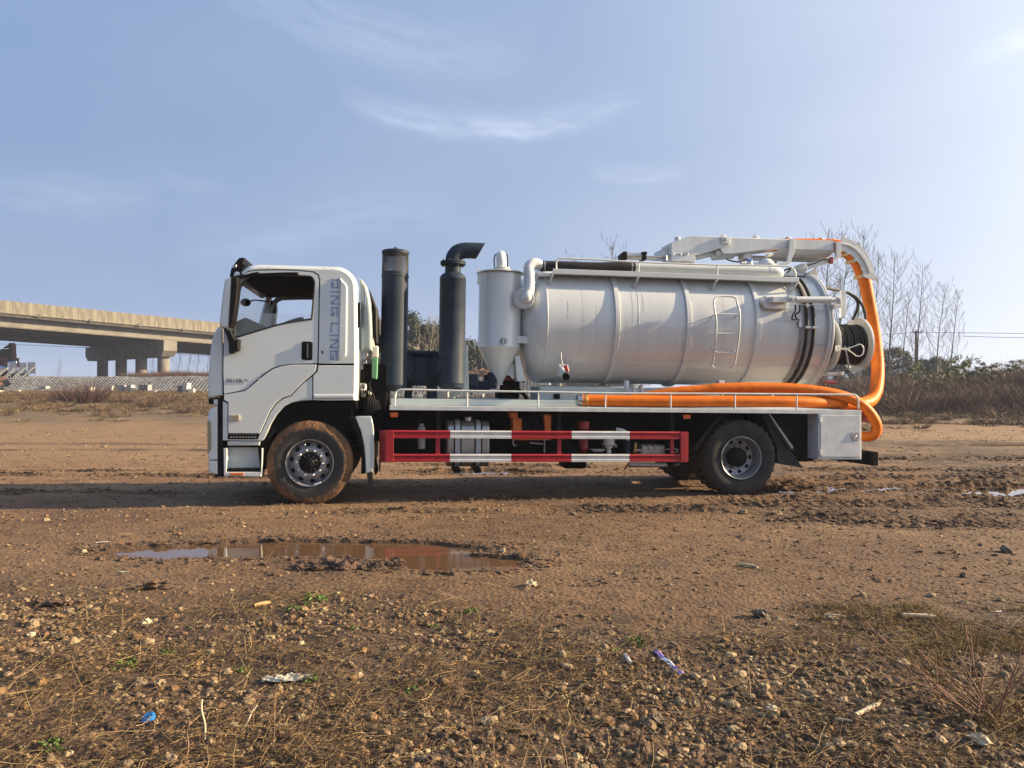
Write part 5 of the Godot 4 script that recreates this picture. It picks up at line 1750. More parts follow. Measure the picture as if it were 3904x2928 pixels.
	var el := smooth(PackedVector3Array([Vector3(ex, ey2 + 0.03, -0.45), Vector3(ex + 0.012, ey2 + 0.10, -0.45), Vector3(ex + 0.06, ey2 + 0.165, -0.45), Vector3(1.942, 3.325, -0.45), Vector3(2.065, 3.328, -0.45)]), 6)
	m.tube(el, [en], 28, false, false)
	var oa := Vector2(2.065, 3.328)
	# slash-cut mouth
	for k in 28:
		var a0 := TAU * k / 28
		var a1 := TAU * (k + 1) / 28
		var q := []
		for a in [a0, a1]:
			var y := oa.y + en * sin(a)
			var mouth := lerpf(2.091, 2.212, (sin(a) + 1.0) / 2.0)
			q.append([Vector3(oa.x - 0.02, y, -0.45 + en * cos(a)), Vector3(mouth, y, -0.45 + en * cos(a)), Vector3(0, sin(a), cos(a))])
		m.quadn(q[0][0], q[1][0], q[1][1], q[0][1], q[0][2], q[1][2], q[1][2], q[0][2])
	put("tail_elbow", m, mats.dark_paint, s2)
	# blower between the silencers
	m = MB.new()
	var b0 := Vector3(1.19, 1.974, -0.62)
	var b1 := Vector3(1.611, 1.506, -0.62)
	m.span(Vector3(b0.x - 0.1, b1.y, -0.62), Vector3(b1.x + 0.1, b0.y - 0.04, -1.5), 0.06)
	m.span(Vector3(b0.x - 0.12, b0.y - 0.05, -0.60), Vector3(b1.x + 0.12, b0.y, -1.5), 0.012)
	for i in 4:
		m.box(Vector3(b0.x + 0.02 + i * 0.135, b0.y - 0.02, -0.60), Vector3(0.018, 0.07, 0.03), 0.004)
	for q in [[1.167, 1.266], [1.481, 1.604]]:
		m.span(Vector3(q[0], 1.24, -0.7), Vector3(q[1], b1.y + 0.03, -1.4), 0.01)
	put("blower", m, mats.dark_paint, t)
	for q in [[Vector3(1.194, 1.754, -0.46), -1.0], [Vector3(1.584, 1.76, -0.46), 1.0]]:
		m = MB.new()
		var ax := Vector3(q[1] * -0.77, 0, 0.64).normalized()
		flange(m, q[0], ax, 0.155, 0.022, 10, 0.011)
		m.cyl(q[0], q[0] + Vector3(q[1] * 0.2, 0, 0), 0.12, 24)
		put("blower_flange", m, mats.dark_paint, t)
	# pale column between silencer and cyclone
	m = MB.new()
	m.ext(P2([1.959, 2.056, 1.972, 2.069, 1.991, 2.07, 2.004, 2.051, 2.028, 1.447, 1.793, 1.341, 1.794, 1.405, 1.948, 1.471]), -0.75, -0.55, 0.01, 2)
	put("support_column", m, mats.pale_panel, t)
	m = MB.new()
	m.tube(smooth(PackedVector3Array([Vector3(2.042, 1.5, -0.9), Vector3(2.175, 1.508, -0.9), Vector3(2.33, 1.517, -0.85), Vector3(2.38, 1.583, -0.8), Vector3(2.378, 1.702, -0.8)]), 6), [0.075], 16)
	m.cyl(Vector3(2.052, 1.566, -0.8), Vector3(2.165, 1.567, -0.8), 0.11, 20, 0.01)
	m.cyl(Vector3(2.279, 1.591, -1), Vector3(2.373, 1.599, -1), 0.085, 16, 0.01)
	put("suction_pipe", m, mats.dark_paint, t)
	m = MB.new()
	m.span(Vector3(2.279, 1.961, -1.3), Vector3(2.369, 1.779, -1.4), 0.006)
	put("control_box", m, mats.pale_panel, t)
	# ---- cyclone separator
	var cx := 2.467
	var cr := (2.775 - 2.161) / 2.0 * 0.985
	var c0 := 1.544
	var c1 := 2.052
	var c2 := 3.078
	m = MB.new()
	m.lathe(PackedVector2Array([Vector2(0, 0), Vector2(0.045, 0), Vector2(cr - 0.004, c1 - c0 - 0.004), Vector2(cr, c1 - c0), Vector2(cr, c1 - c0 + 0.006), Vector2(cr - 0.003, c1 - c0 + 0.010), Vector2(cr - 0.003, c2 - c0), Vector2(0, c2 - c0)]), Transform3D(Basis.IDENTITY, Vector3(cx, c0, -0.80)), 56)
	var cy := put("cyclone_separator", m, mats.tank_white, t)
	m = MB.new()
	m.lathe(P2([0.0, 0.0, cr + 0.020, 0.0, cr + 0.024, 0.006, cr + 0.024, 0.018, cr + 0.014, 0.024, cr * 0.7, 0.040, 0.0, 0.050]), Transform3D(Basis.IDENTITY, Vector3(cx, c2, -0.80)), 56)
	put("lid", m, mats.tank_white, cy)
	m = MB.new()
	m.lathe(P2([cr + 0.021, -0.003, cr + 0.026, -0.003, cr + 0.026, 0.003, cr + 0.021, 0.003]), Transform3D(Basis.IDENTITY, Vector3(cx, c2 - 0.002, -0.80)), 56)
	put("lid_gasket", m, mats.rubber, cy)
	m = MB.new()
	flange(m, Vector3(2.485, 3.16, -0.8), Vector3.UP, 0.118, 0.012, 8, 0.007)
	flange(m, Vector3(2.485, 3.142, -0.8), Vector3.UP, 0.118, 0.012, 8, 0.007)
	m.cyl(Vector3(2.485, 3.093, -0.8), Vector3(2.484, 3.174, -0.8), 0.085, 20)
	m.tube(smooth(PackedVector3Array([Vector3(2.482, 3.162, -0.8), Vector3(2.479, 3.255, -0.8), Vector3(2.479, 3.319, -0.83), Vector3(2.487, 3.356, -0.91), Vector3(2.505, 3.379, -1.05), Vector3(2.518, 3.375, -1.15)]), 6), [0.070], 20)
	put("top_bend", m, mats.frame_white, cy)
	m = MB.new()
	m.tube(smooth(PackedVector3Array([Vector3(2.387, 3.19, -0.85), Vector3(2.386, 3.299, -0.87), Vector3(2.408, 3.365, -0.91), Vector3(2.48, 3.404, -0.97), Vector3(2.563, 3.399, -0.97), Vector3(2.585, 3.343, -0.95), Vector3(2.581, 3.207, -0.91)]), 5), [0.010], 6)
	put("bend_hose", m, mats.rubber, cy)
	for q in [Vector3(2.14, 2.994, -0.6), Vector3(2.548, 3.02, -0.53)]:
		m = MB.new()
		m.box(q + Vector3(0, -0.01, 0), Vector3(0.022, 0.14, 0.02), 0.005)
		m.ring(q + Vector3(0, 0.085, 0), Vector3.BACK, 0.016, 0.005, 14, 6)
		m.box(q + Vector3(0.008, -0.07, 0.0), Vector3(0.045, 0.05, 0.025), 0.008, Basis(Vector3.BACK, 0.5))
		put("lid_clamp", m, mats.frame_white, cy)
	m = MB.new()
	var vq := Vector3(2.478, 2.123, -0.52)
	m.cyl(vq + Vector3(0, 0, -0.03), vq + Vector3(0, 0, 0.02), 0.055, 24, 0.008)
	m.cyl(vq + Vector3(0, 0, 0.018), vq + Vector3(0, 0, 0.035), 0.038, 20, 0.004)
	put("inspection_port", m, mats.galvanised, cy)
	m = MB.new()
	m.box(vq + Vector3(0, 0, 0.045), Vector3(0.016, 0.11, 0.014), 0.004)
	put("port_handle", m, mats.frame_white, cy)
	m = MB.new()
	m.cyl(Vector3(2.452, 1.529, -0.8), Vector3(2.452, 1.547, -0.8), 0.075, 24, 0.003)
	m.cyl(Vector3(2.448, 1.459, -0.8), Vector3(2.447, 1.531, -0.8), 0.032, 16)
	m.box(Vector3(2.396, 1.464, -0.75), Vector3(0.12, 0.022, 0.05), 0.004)
	put("discharge_spout", m, mats.steel, cy)
	m = MB.new()
	m.ext(P2([2.686, 2.204, 2.842, 2.205, 2.841, 2.105, 2.69, 2.107]), -0.63, -0.60, 0.003)
	for q in [Vector3(2.759, 2.176, -0.595), Vector3(2.759, 2.137, -0.595)]:
		m.cyl(q - Vector3(0, 0, 0.01), q + Vector3(0, 0, 0.008), 0.012, 8)
	put("tie_plate", m, mats.tank_white, cy)
	# ---- door ram, its brackets and hydraulic hoses
	m = MB.new()
	m.ext(P2([6.163, 2.826, 6.486, 2.831, 6.493, 2.765, 6.485, 2.648, 6.177, 2.651, 6.114, 2.729]), -0.52, -0.31, 0.01)
	m.ext(P2([6.209, 2.806, 6.46, 2.823, 6.485, 2.799, 6.482, 2.752, 6.455, 2.732, 6.21, 2.725]), -0.32, -0.20, 0.01)
	put("ram_bracket", m, mats.tank_white, t)
	m = MB.new()
	m.cyl(Vector3(6.551, 2.773, -0.22), Vector3(7.096, 2.789, -0.22), 0.046, 20, 0.006)
	m.cyl(Vector3(6.993, 2.786, -0.22), Vector3(7.157, 2.787, -0.22), 0.034, 16, 0.004)
	m.cyl(Vector3(7.225, 2.786, -0.26), Vector3(7.177, 2.775, -0.18), 0.038, 18, 0.004)
	m.cyl(Vector3(6.523, 2.783, -0.26), Vector3(6.469, 2.769, -0.16), 0.026, 14, 0.004)
	m.box(Vector3(6.483, 2.779, -0.22), Vector3(0.10, 0.09, 0.06), 0.006)
	m.tube(smooth(PackedVector3Array([Vector3(6.627, 2.703, -0.2), Vector3(6.857, 2.704, -0.2), Vector3(6.964, 2.713, -0.2), Vector3(7.001, 2.737, -0.2)]), 4), [0.006], 6)
	put("door_ram", m, mats.tank_white, t)
	m = MB.new()
	m.ext(P2([7.217, 2.843, 7.293, 2.839, 7.297, 2.692, 7.18, 2.677, 7.167, 2.73, 7.281, 2.745]), -0.40, -0.28, 0.005)
	m.span(Vector3(7.361, 2.96, -0.4), Vector3(7.434, 2.562, -0.45), 0.004)
	put("ram_lug", m, mats.tank_white, t)
	m = MB.new()
	for p in [PackedVector3Array([Vector3(6.569, 2.706, -0.24), Vector3(6.567, 2.619, -0.24), Vector3(6.537, 2.55, -0.26), Vector3(6.545, 2.505, -0.28), Vector3(6.615, 2.503, -0.3)]), PackedVector3Array([Vector3(6.633, 2.708, -0.24), Vector3(6.632, 2.615, -0.24), Vector3(6.587, 2.575, -0.26), Vector3(6.598, 2.53, -0.28), Vector3(6.665, 2.504, -0.3)])]:
		m.tube(smooth(p, 6), [0.011], 8)
	put("ram_hose", m, mats.rubber, t)
	m = MB.new()
	m.box(Vector3(6.694, 2.444, -0.34), Vector3(0.05, 0.09, 0.04), 0.006)
	m.cyl(Vector3(6.69, 2.479, -0.34), Vector3(6.687, 2.526, -0.34), 0.012, 8)
	put("hose_block", m, mats.steel, t)
	m = MB.new()
	var xp := 6.704
	for dx in [0.0, 0.028]:
		m.tube(arc_path(xp + dx, xp + dx, VR + 0.012, 0.0, -1.15, 24), [0.006], 6)
	put("hydraulic_pipe", m, mats.galvanised, t)
	for q in [6.796, 6.899]:
		m = MB.new()
		var hp2 := arc_path(q + 0.0, q, VR + 0.035, 1.0, -1.45, 90)
		var r2 := PackedFloat32Array()
		for i in hp2.size():
			r2.append(0.027 if i % 2 == 0 else 0.0235)
		m.tube(hp2, r2, 10)
		var hb := put("banded_hose", m, mats.rubber, t)
		m = MB.new()
		m.box(round_vessel(-0.01, VR + 0.06) + Vector3(q, 0, 0), Vector3(0.085, 0.035, 0.03), 0.004)
		put("hose_clip", m, mats.steel, hb)
	# ---- jetting hose reel behind the door
	var rc := Vector3(7.865, 2.216, -1)
	m = MB.new()
	var rx := 7.99
	var rr := 0.415
	m.lathe(P2([0.05, -0.012, rr - 0.02, -0.012, rr, -0.020, rr + 0.004, 0.0, rr, 0.014, rr - 0.02, 0.006, 0.05, 0.006]), along_x(rx, rc.y, -1.0), 56)
	m.lathe(P2([0.05, -0.008, rr, -0.008, rr, 0.008, 0.05, 0.008]), along_x(xb + 0.33, rc.y, -1.0), 48)
	m.cyl(Vector3(xb + 0.2, rc.y, -1.0), Vector3(rx + 0.03, rc.y, -1.0), 0.09, 20)
	var reel := put("hose_reel", m, mats.tank_white, t)
	m = MB.new()
	var n := 9
	for k in n:
		m.ring(Vector3(lerpf(xb + 0.36, rx - 0.035, k / (n - 1.0)), rc.y, -1.0), Vector3(1, 0.02 * sin(k * 2.0), 0.03 * cos(k * 3.0)).normalized(), 0.285 + 0.006 * sin(k * 1.7), 0.022, 56, 8)
		m.ring(Vector3(lerpf(xb + 0.34, rx - 0.05, k / (n - 1.0)), rc.y, -1.0), Vector3.RIGHT, 0.25, 0.022, 40, 6)
	put("coiled_hose", m, mats.rubber, reel)
	m = MB.new()
	m.tube(PackedVector3Array([Vector3(7.582, 2.169, -0.66), Vector3(7.61, 2.043, -0.66), Vector3(7.661, 1.863, -0.68)]), [0.014], 8)
	m.ball(Vector3(7.662, 1.856, -0.68), Vector3(0.02, 0.028, 0.02))
	put("hose_gun", m, mats.galvanised, reel)
	m = MB.new()
	m.cyl(Vector3(7.467, 2.128, -0.6), Vector3(7.555, 2.111, -0.5), 0.014, 12)
	m.box(Vector3(7.369, 2.121, -0.5), Vector3(0.05, 0.09, 0.06), 0.01)
	m.tube(smooth(PackedVector3Array([Vector3(7.525, 2.131, -0.5), Vector3(7.601, 2.152, -0.48), Vector3(7.705, 2.189, -0.48), Vector3(7.762, 2.135, -0.48), Vector3(7.744, 2.044, -0.48), Vector3(7.662, 2.015, -0.48), Vector3(7.587, 2.062, -0.48), Vector3(7.528, 2.095, -0.48)]), 5), [0.0085], 8)
	put("door_clamp", m, mats.frame_white, t)
	m = MB.new()
	m.span(Vector3(7.35, 1.785, -0.7), Vector3(7.592, 1.748, -0.75), 0.003)
	m.span(Vector3(7.523, 1.793, -0.65), Vector3(8.164, 1.828, -1.7) * Vector3(0, 0, 1) + Vector3(7.57, 1.74, -0.65) * Vector3(1, 1, 0), 0.003)
	put("rear_frame", m, mats.frame_white, t)
	m = MB.new()
	m.cyl(Vector3(7.335, 1.635, -0.8), Vector3(7.535, 1.635, -0.8), 0.014, 10)
	put("door_lever", m, mats.red, t)
	m = MB.new()
	for p in [PackedVector3Array([Vector3(7.272, 3.031, -0.7), Vector3(7.464, 3.023, -0.8), Vector3(7.725, 3.006, -0.9), Vector3(7.888, 2.936, -0.9), Vector3(7.998, 2.826, -0.9), Vector3(8.054, 2.677, -0.9), Vector3(8.052, 2.526, -0.9), Vector3(8.047, 2.391, -0.95)]), PackedVector3Array([Vector3(7.793, 2.983, -0.9), Vector3(7.929, 2.889, -0.92), Vector3(7.962, 2.78, -0.95), Vector3(7.954, 2.671, -1), Vector3(7.913, 2.607, -1)])]:
		m.tube(even(smooth(p, 6), 0.02), [0.024, 0.021], 10)
	put("trailing_hose", m, mats.rubber, t)


func boom(t: Node3D) -> void:
	var m := MB.new()
	var zn := -1.0
	var zf := -1.42
	m.ext(P2([5.014, 3.66, 5.04, 3.671, 5.312, 3.781, 5.922, 3.785, 5.927, 3.654, 5.462, 3.502, 5.381, 3.488, 5.02, 3.478]), zf, zn, 0.012)
	var root := put("boom_root", m, mats.tank_white, t)
	m = MB.new()
	m.ext(P2([5.783, 3.779, 5.92, 3.777, 5.921, 3.675, 5.784, 3.676]), zf - 0.02, zn + 0.03, 0.006)
	m.cyl(Vector3(5.846, 3.732, -0.97), Vector3(5.833, 3.725, -0.94), 0.032, 18, 0.006)
	put("pivot_pin", m, mats.tank_white, root)
	m = MB.new()
	m.ext(P2([5.024, 3.475, 5.382, 3.481, 5.393, 3.411, 5.386, 3.383, 5.331, 3.378, 5.316, 3.395, 5.185, 3.397, 5.158, 3.382, 5.025, 3.391]), zf, zn + 0.02, 0.006)
	for q in [Vector3(5.049, 3.476, -0.97), Vector3(5.158, 3.478, -0.97), Vector3(5.264, 3.482, -0.97)]:
		m.cyl(q, q + Vector3(0, 0.03, 0), 0.014, 6)
	put("slew_base", m, mats.tank_white, t)
	m = MB.new()
	m.cyl(Vector3(5.192, 3.73, -1.2), Vector3(5.191, 3.787, -1.2), 0.045, 16, 0.008)
	m.ext(P2([4.894, 3.568, 5.045, 3.639, 5.052, 3.499, 4.965, 3.478, 4.899, 3.466]), zf, -1.1, 0.006)
	put("slew_motor", m, mats.tank_white, root)
	# pneumatic rams on the walkway
	m = MB.new()
	var a: Vector3 = Vector3(4.327, 3.427, -0.95)
	var b: Vector3 = Vector3(4.557, 3.429, -0.95)
	m.cyl(a, b, 0.052, 20)
	var pr := put("air_cylinder", m, mats.alloy, t)
	m = MB.new()
	m.ext(P2([4.23, 3.444, 4.273, 3.482, 4.32, 3.484, 4.322, 3.369, 4.237, 3.366, 4.228, 3.389]), -1.06, -0.88, 0.006)
	m.ext(P2([4.547, 3.488, 4.61, 3.493, 4.625, 3.471, 4.61, 3.452, 4.616, 3.377, 4.551, 3.375]), -1.06, -0.88, 0.006)
	put("end_cap", m, mats.black, pr)
	m = MB.new()
	m.cyl(Vector3(4.617, 3.431, -0.95), Vector3(4.919, 3.431, -0.95), 0.014, 8)
	m.cyl(Vector3(4.601, 3.392, -0.9), Vector3(4.851, 3.383, -0.9), 0.020, 8)
	m.cyl(Vector3(4.895, 3.445, -0.9), Vector3(4.902, 3.373, -0.9), 0.03, 12)
	put("ram_rod", m, mats.galvanised, pr)
	# outer boom: tapering box, then the trough that carries the hose
	m = MB.new()
	m.ext(P2([5.938, 3.782, 6.892, 3.793, 6.893, 3.667, 6.673, 3.641, 6.004, 3.537, 5.855, 3.527, 5.821, 3.551, 5.798, 3.592, 5.798, 3.628, 5.935, 3.658]), zf + 0.02, zn - 0.02, 0.010)
	put("boom_arm", m, mats.tank_white, t)
	m = MB.new()
	m.ext(P2([6.882, 3.785, 7.6, 3.793, 7.602, 3.648, 6.946, 3.641, 6.883, 3.638]), zn - 0.02, zn, 0.003)
	m.ext(P2([7.105, 3.876, 7.852, 3.884, 7.853, 3.734, 7.172, 3.726, 7.106, 3.723]), zf - 0.02, zf, 0.003)
	var u0 := Vector2(6.708, 3.639)
	var u1 := Vector2(7.602, 3.648)
	var v0 := Vector2(6.655, 3.543)
	var v1 := Vector2(7.58, 3.556)
	for k in 8:
		var q := []
		for e in [k, k + 1]:
			var g := float(e) / 8.0
			var zq := lerpf(zn, zf, g)
			var sag := sin(PI * g)
			sag = pow(sag, 0.5)
			q.append([Vector3(lerpf(u0.x, v0.x, sag), lerpf(u0.y, v0.y, sag), zq), Vector3(lerpf(u1.x, v1.x, sag), lerpf(u1.y, v1.y, sag), zq)])
		m.quad(q[0][0], q[0][1], q[1][1], q[1][0])
	put("hose_trough", m, mats.tank_white, t)
	m = MB.new()
	m.ext(P2([6.863, 3.787, 6.936, 3.787, 6.934, 3.583, 6.863, 3.412, 6.829, 3.397, 6.644, 3.372, 6.636, 3.404, 6.81, 3.439, 6.842, 3.583]), zf - 0.01, zf - 0.05, 0.004)
	m.ext(P2([6.863, 3.787, 6.936, 3.787, 6.934, 3.583, 6.863, 3.412, 6.829, 3.397, 6.644, 3.372, 6.636, 3.404, 6.81, 3.439, 6.842, 3.583]), zn + 0.01, zn + 0.05, 0.004)
	put("rest_bracket", m, mats.tank_white, t)
	for q in [Vector3(5.908, 3.818, -1.2), Vector3(6.429, 3.827, -1.2), Vector3(6.955, 3.827, -1.2), Vector3(7.495, 3.838, -1.2), Vector3(7.698, 3.832, -1.2)]:
		m = MB.new()
		m.lathe(P2([0.135, -0.022, 0.140, -0.022, 0.140, 0.022, 0.135, 0.022]), Transform3D(Basis(Vector3(0, 0, 1), Vector3(1, 0, 0), Vector3(0, 1, 0)), q + Vector3(0, -0.105, 0)), 24, 0.2, PI - 0.2)
		put("hose_strap", m, mats.tank_white, t)
	m = MB.new()
	m.ext(P2([7.587, 3.765, 7.695, 3.776, 7.697, 3.556, 7.643, 3.518, 7.535, 3.453, 7.52, 3.471, 7.616, 3.546, 7.614, 3.744]), zn + 0.0, zn + 0.04, 0.004)
	m.ext(P2([7.874, 3.868, 7.987, 3.88, 7.989, 3.65, 7.933, 3.611, 7.82, 3.543, 7.804, 3.561, 7.904, 3.64, 7.902, 3.847]), zf - 0.04, zf, 0.004)
	m.span(Vector3(7.632, 3.769, -1), Vector3(7.884, 3.859, -1.42) * Vector3(0, 0, 1) + Vector3(7.713, 3.754, -1) * Vector3(1, 1, 0), 0.003)
	put("end_collar", m, mats.tank_white, t)
	# rams below the arm
	m = MB.new()
	m.cyl(Vector3(5.461, 3.487, -1.2), Vector3(5.745, 3.56, -1.2), 0.04, 16)
	m.cyl(Vector3(5.727, 3.515, -1.2), Vector3(6.085, 3.561, -1.2), 0.062, 18, 0.02)
	m.cyl(Vector3(5.801, 3.554, -1.12), Vector3(5.771, 3.54, -1.05), 0.04, 16)
	put("lift_ram", m, mats.tank_white, t)
	m = MB.new()
	m.cyl(Vector3(6.442, 3.545, -1.35), Vector3(7.74, 3.56, -1.35), 0.042, 16)
	put("support_tube", m, mats.tank_white, t)
	m = MB.new()
	m.ext(P2([6.2, 3.565, 6.36, 3.593, 6.286, 3.479, 6.239, 3.467, 6.191, 3.515]), -1.3, -1.1, 0.004)
	m.cyl(Vector3(6.228, 3.476, -1.05), Vector3(6.205, 3.466, -1), 0.022, 12)
	m.lathe(P2([0.0, 0.0, 0.12, 0.0, 0.13, 0.02, 0.11, 0.06, 0.07, 0.10, 0.0, 0.12]), Transform3D(Basis.IDENTITY, Vector3(6.478, 3.362, -0.95)), 24)
	m.cyl(Vector3(6.085, 3.379, -0.95), Vector3(6.647, 3.368, -0.95), 0.035, 12)
	put("top_valve", m, mats.tank_white, t)
	m = MB.new()
	m.cyl(Vector3(6.178, 3.349, -0.85), Vector3(6.177, 3.401, -0.85), 0.042, 16, 0.004)
	var flo := put("float_bottle", m, mats.frame_white, t)
	m = MB.new()
	m.cyl(Vector3(6.177, 3.401, -0.85), Vector3(6.177, 3.426, -0.85), 0.043, 16, 0.006)
	put("cap", m, mats.blue, flo)
	m = MB.new()
	m.tube(smooth(PackedVector3Array([Vector3(5.875, 3.454, -1), Vector3(5.977, 3.422, -1), Vector3(6.108, 3.42, -1), Vector3(6.201, 3.459, -1)]), 5), [0.012], 8)
	m.tube(smooth(PackedVector3Array([Vector3(7.05, 3.416, -0.96), Vector3(7.127, 3.397, -0.96), Vector3(7.26, 3.432, -0.96), Vector3(7.413, 3.497, -0.96), Vector3(7.51, 3.486, -0.96)]), 5), [0.011], 8)
	m.tube(smooth(PackedVector3Array([Vector3(6.641, 3.223, -0.9), Vector3(6.772, 3.307, -0.9), Vector3(6.848, 3.328, -0.9), Vector3(6.792, 3.264, -0.9)]), 5), [0.014], 8)
	put("boom_hose", m, mats.rubber, t)
	# arm strut with its pivot
	m = MB.new()
	m.ext(P2([6.754, 3.229, 7.034, 3.411, 7.091, 3.424, 7.533, 3.53, 7.557, 3.466, 7.169, 3.333, 7.123, 3.264, 7.112, 3.242]), -1.12, -1.0, 0.008)
	m.ext(P2([6.91, 3.279, 7.198, 3.466, 7.257, 3.479, 7.711, 3.588, 7.735, 3.522, 7.336, 3.386, 7.29, 3.314, 7.278, 3.292]), -1.42, -1.3, 0.008)
	m.cyl(Vector3(7.092, 3.361, -1), Vector3(7.064, 3.352, -0.95), 0.068, 24, 0.008)
	m.cyl(Vector3(7.07, 3.354, -0.96), Vector3(7.053, 3.349, -0.93), 0.035, 20, 0.006)
	put("arm_strut", m, mats.tank_white, t)
	m = MB.new()
	m.ext(P2([7.282, 3.31, 7.49, 3.423, 7.503, 3.229, 7.456, 3.205]), -1.34, -1.30, 0.004)
	put("strut_gusset", m, mats.tank_white, t)
	m = MB.new()
	m.span(Vector3(7.012, 3.29, -1), Vector3(7.232, 3.286, -1.2), 0.006)
	put("rubber_buffer", m, mats.rubber, t)
	m = MB.new()
	m.box(Vector3(7.541, 3.487, -0.98), Vector3(0.06, 0.10, 0.05), 0.01)
	put("strut_joint", m, mats.red_dark, t)
	# curved guide at the boom end: two cheeks with rollers between
	var cheek := P2([7.711, 3.877, 7.724, 3.885, 7.74, 3.884, 7.759, 3.872, 7.777, 3.844, 7.857, 3.824, 7.961, 3.783, 7.99, 3.797, 8.018, 3.79, 8.034, 3.773, 8.038, 3.729, 8.123, 3.644, 8.191, 3.528, 8.241, 3.403, 8.266, 3.298, 8.307, 3.278, 8.331, 3.255, 8.325, 3.22, 8.302, 3.206, 8.262, 3.211, 8.213, 3.224, 8.134, 3.239, 8.085, 3.261, 8.079, 3.315, 8.057, 3.382, 8.02, 3.449, 7.985, 3.492, 7.926, 3.547, 7.859, 3.599, 7.784, 3.631, 7.713, 3.642])
	for side in 2:
		m = MB.new()
		m.ext(cheek, -0.99 if side == 0 else -1.215, -1.005 if side == 0 else -1.20, 0.002)
		var rib := P2([7.714, 3.758, 7.758, 3.756, 7.856, 3.738, 7.954, 3.692, 8.043, 3.618, 8.122, 3.517, 8.177, 3.41, 8.216, 3.331, 8.169, 3.307, 8.133, 3.39, 8.083, 3.488, 8.009, 3.585, 7.925, 3.663, 7.837, 3.71, 7.759, 3.731, 7.714, 3.735])
		m.ext(rib, -0.965 if side == 0 else -1.215, -0.99 if side == 0 else -1.24, 0.006)
		for q in [Vector2(8.004, 3.762), Vector2(8.3, 3.243), Vector2(7.816, 3.607), Vector2(7.939, 3.506), Vector2(8.045, 3.374), Vector2(8.077, 3.275)]:
			m.cyl(Vector3(q.x, q.y, -0.985 if side == 0 else -1.22), Vector3(q.x, q.y, -0.965 if side == 0 else -1.24), 0.016, 12, 0.003)
		put("guide_cheek", m, mats.tank_white, t)
	for q in [Vector2(7.816, 3.607), Vector2(7.939, 3.506), Vector2(8.077, 3.275), Vector2(8.004, 3.762)]:
		m = MB.new()
		m.lathe(P2([0.0, 0.0, 0.030, 0.0, 0.034, 0.02, 0.024, 0.05, 0.020, 0.10, 0.024, 0.15, 0.034, 0.18, 0.030, 0.195, 0.0, 0.195]), Transform3D(Basis(Vector3(1, 0, 0), Vector3(0, 0, 1), Vector3(0, -1, 0)), Vector3(q.x, q.y, -1.20)), 16)
		put("roller", m, mats.roller, t)


func ribbed(path: PackedVector3Array, r: float, pitch: float, depth: float, fat := 0.0, until := 0.0) -> MB:
	var m := MB.new()
	var p := even(path, pitch / 3.0)
	var rad := PackedFloat32Array()
	for i in p.size():
		rad.append(r + fat * (1.0 - smoothstep(until - 0.12, until, float(i) / p.size())) - (depth if i % 3 == 0 else 0.0))
	m.tube(p, rad, 22)
	return m


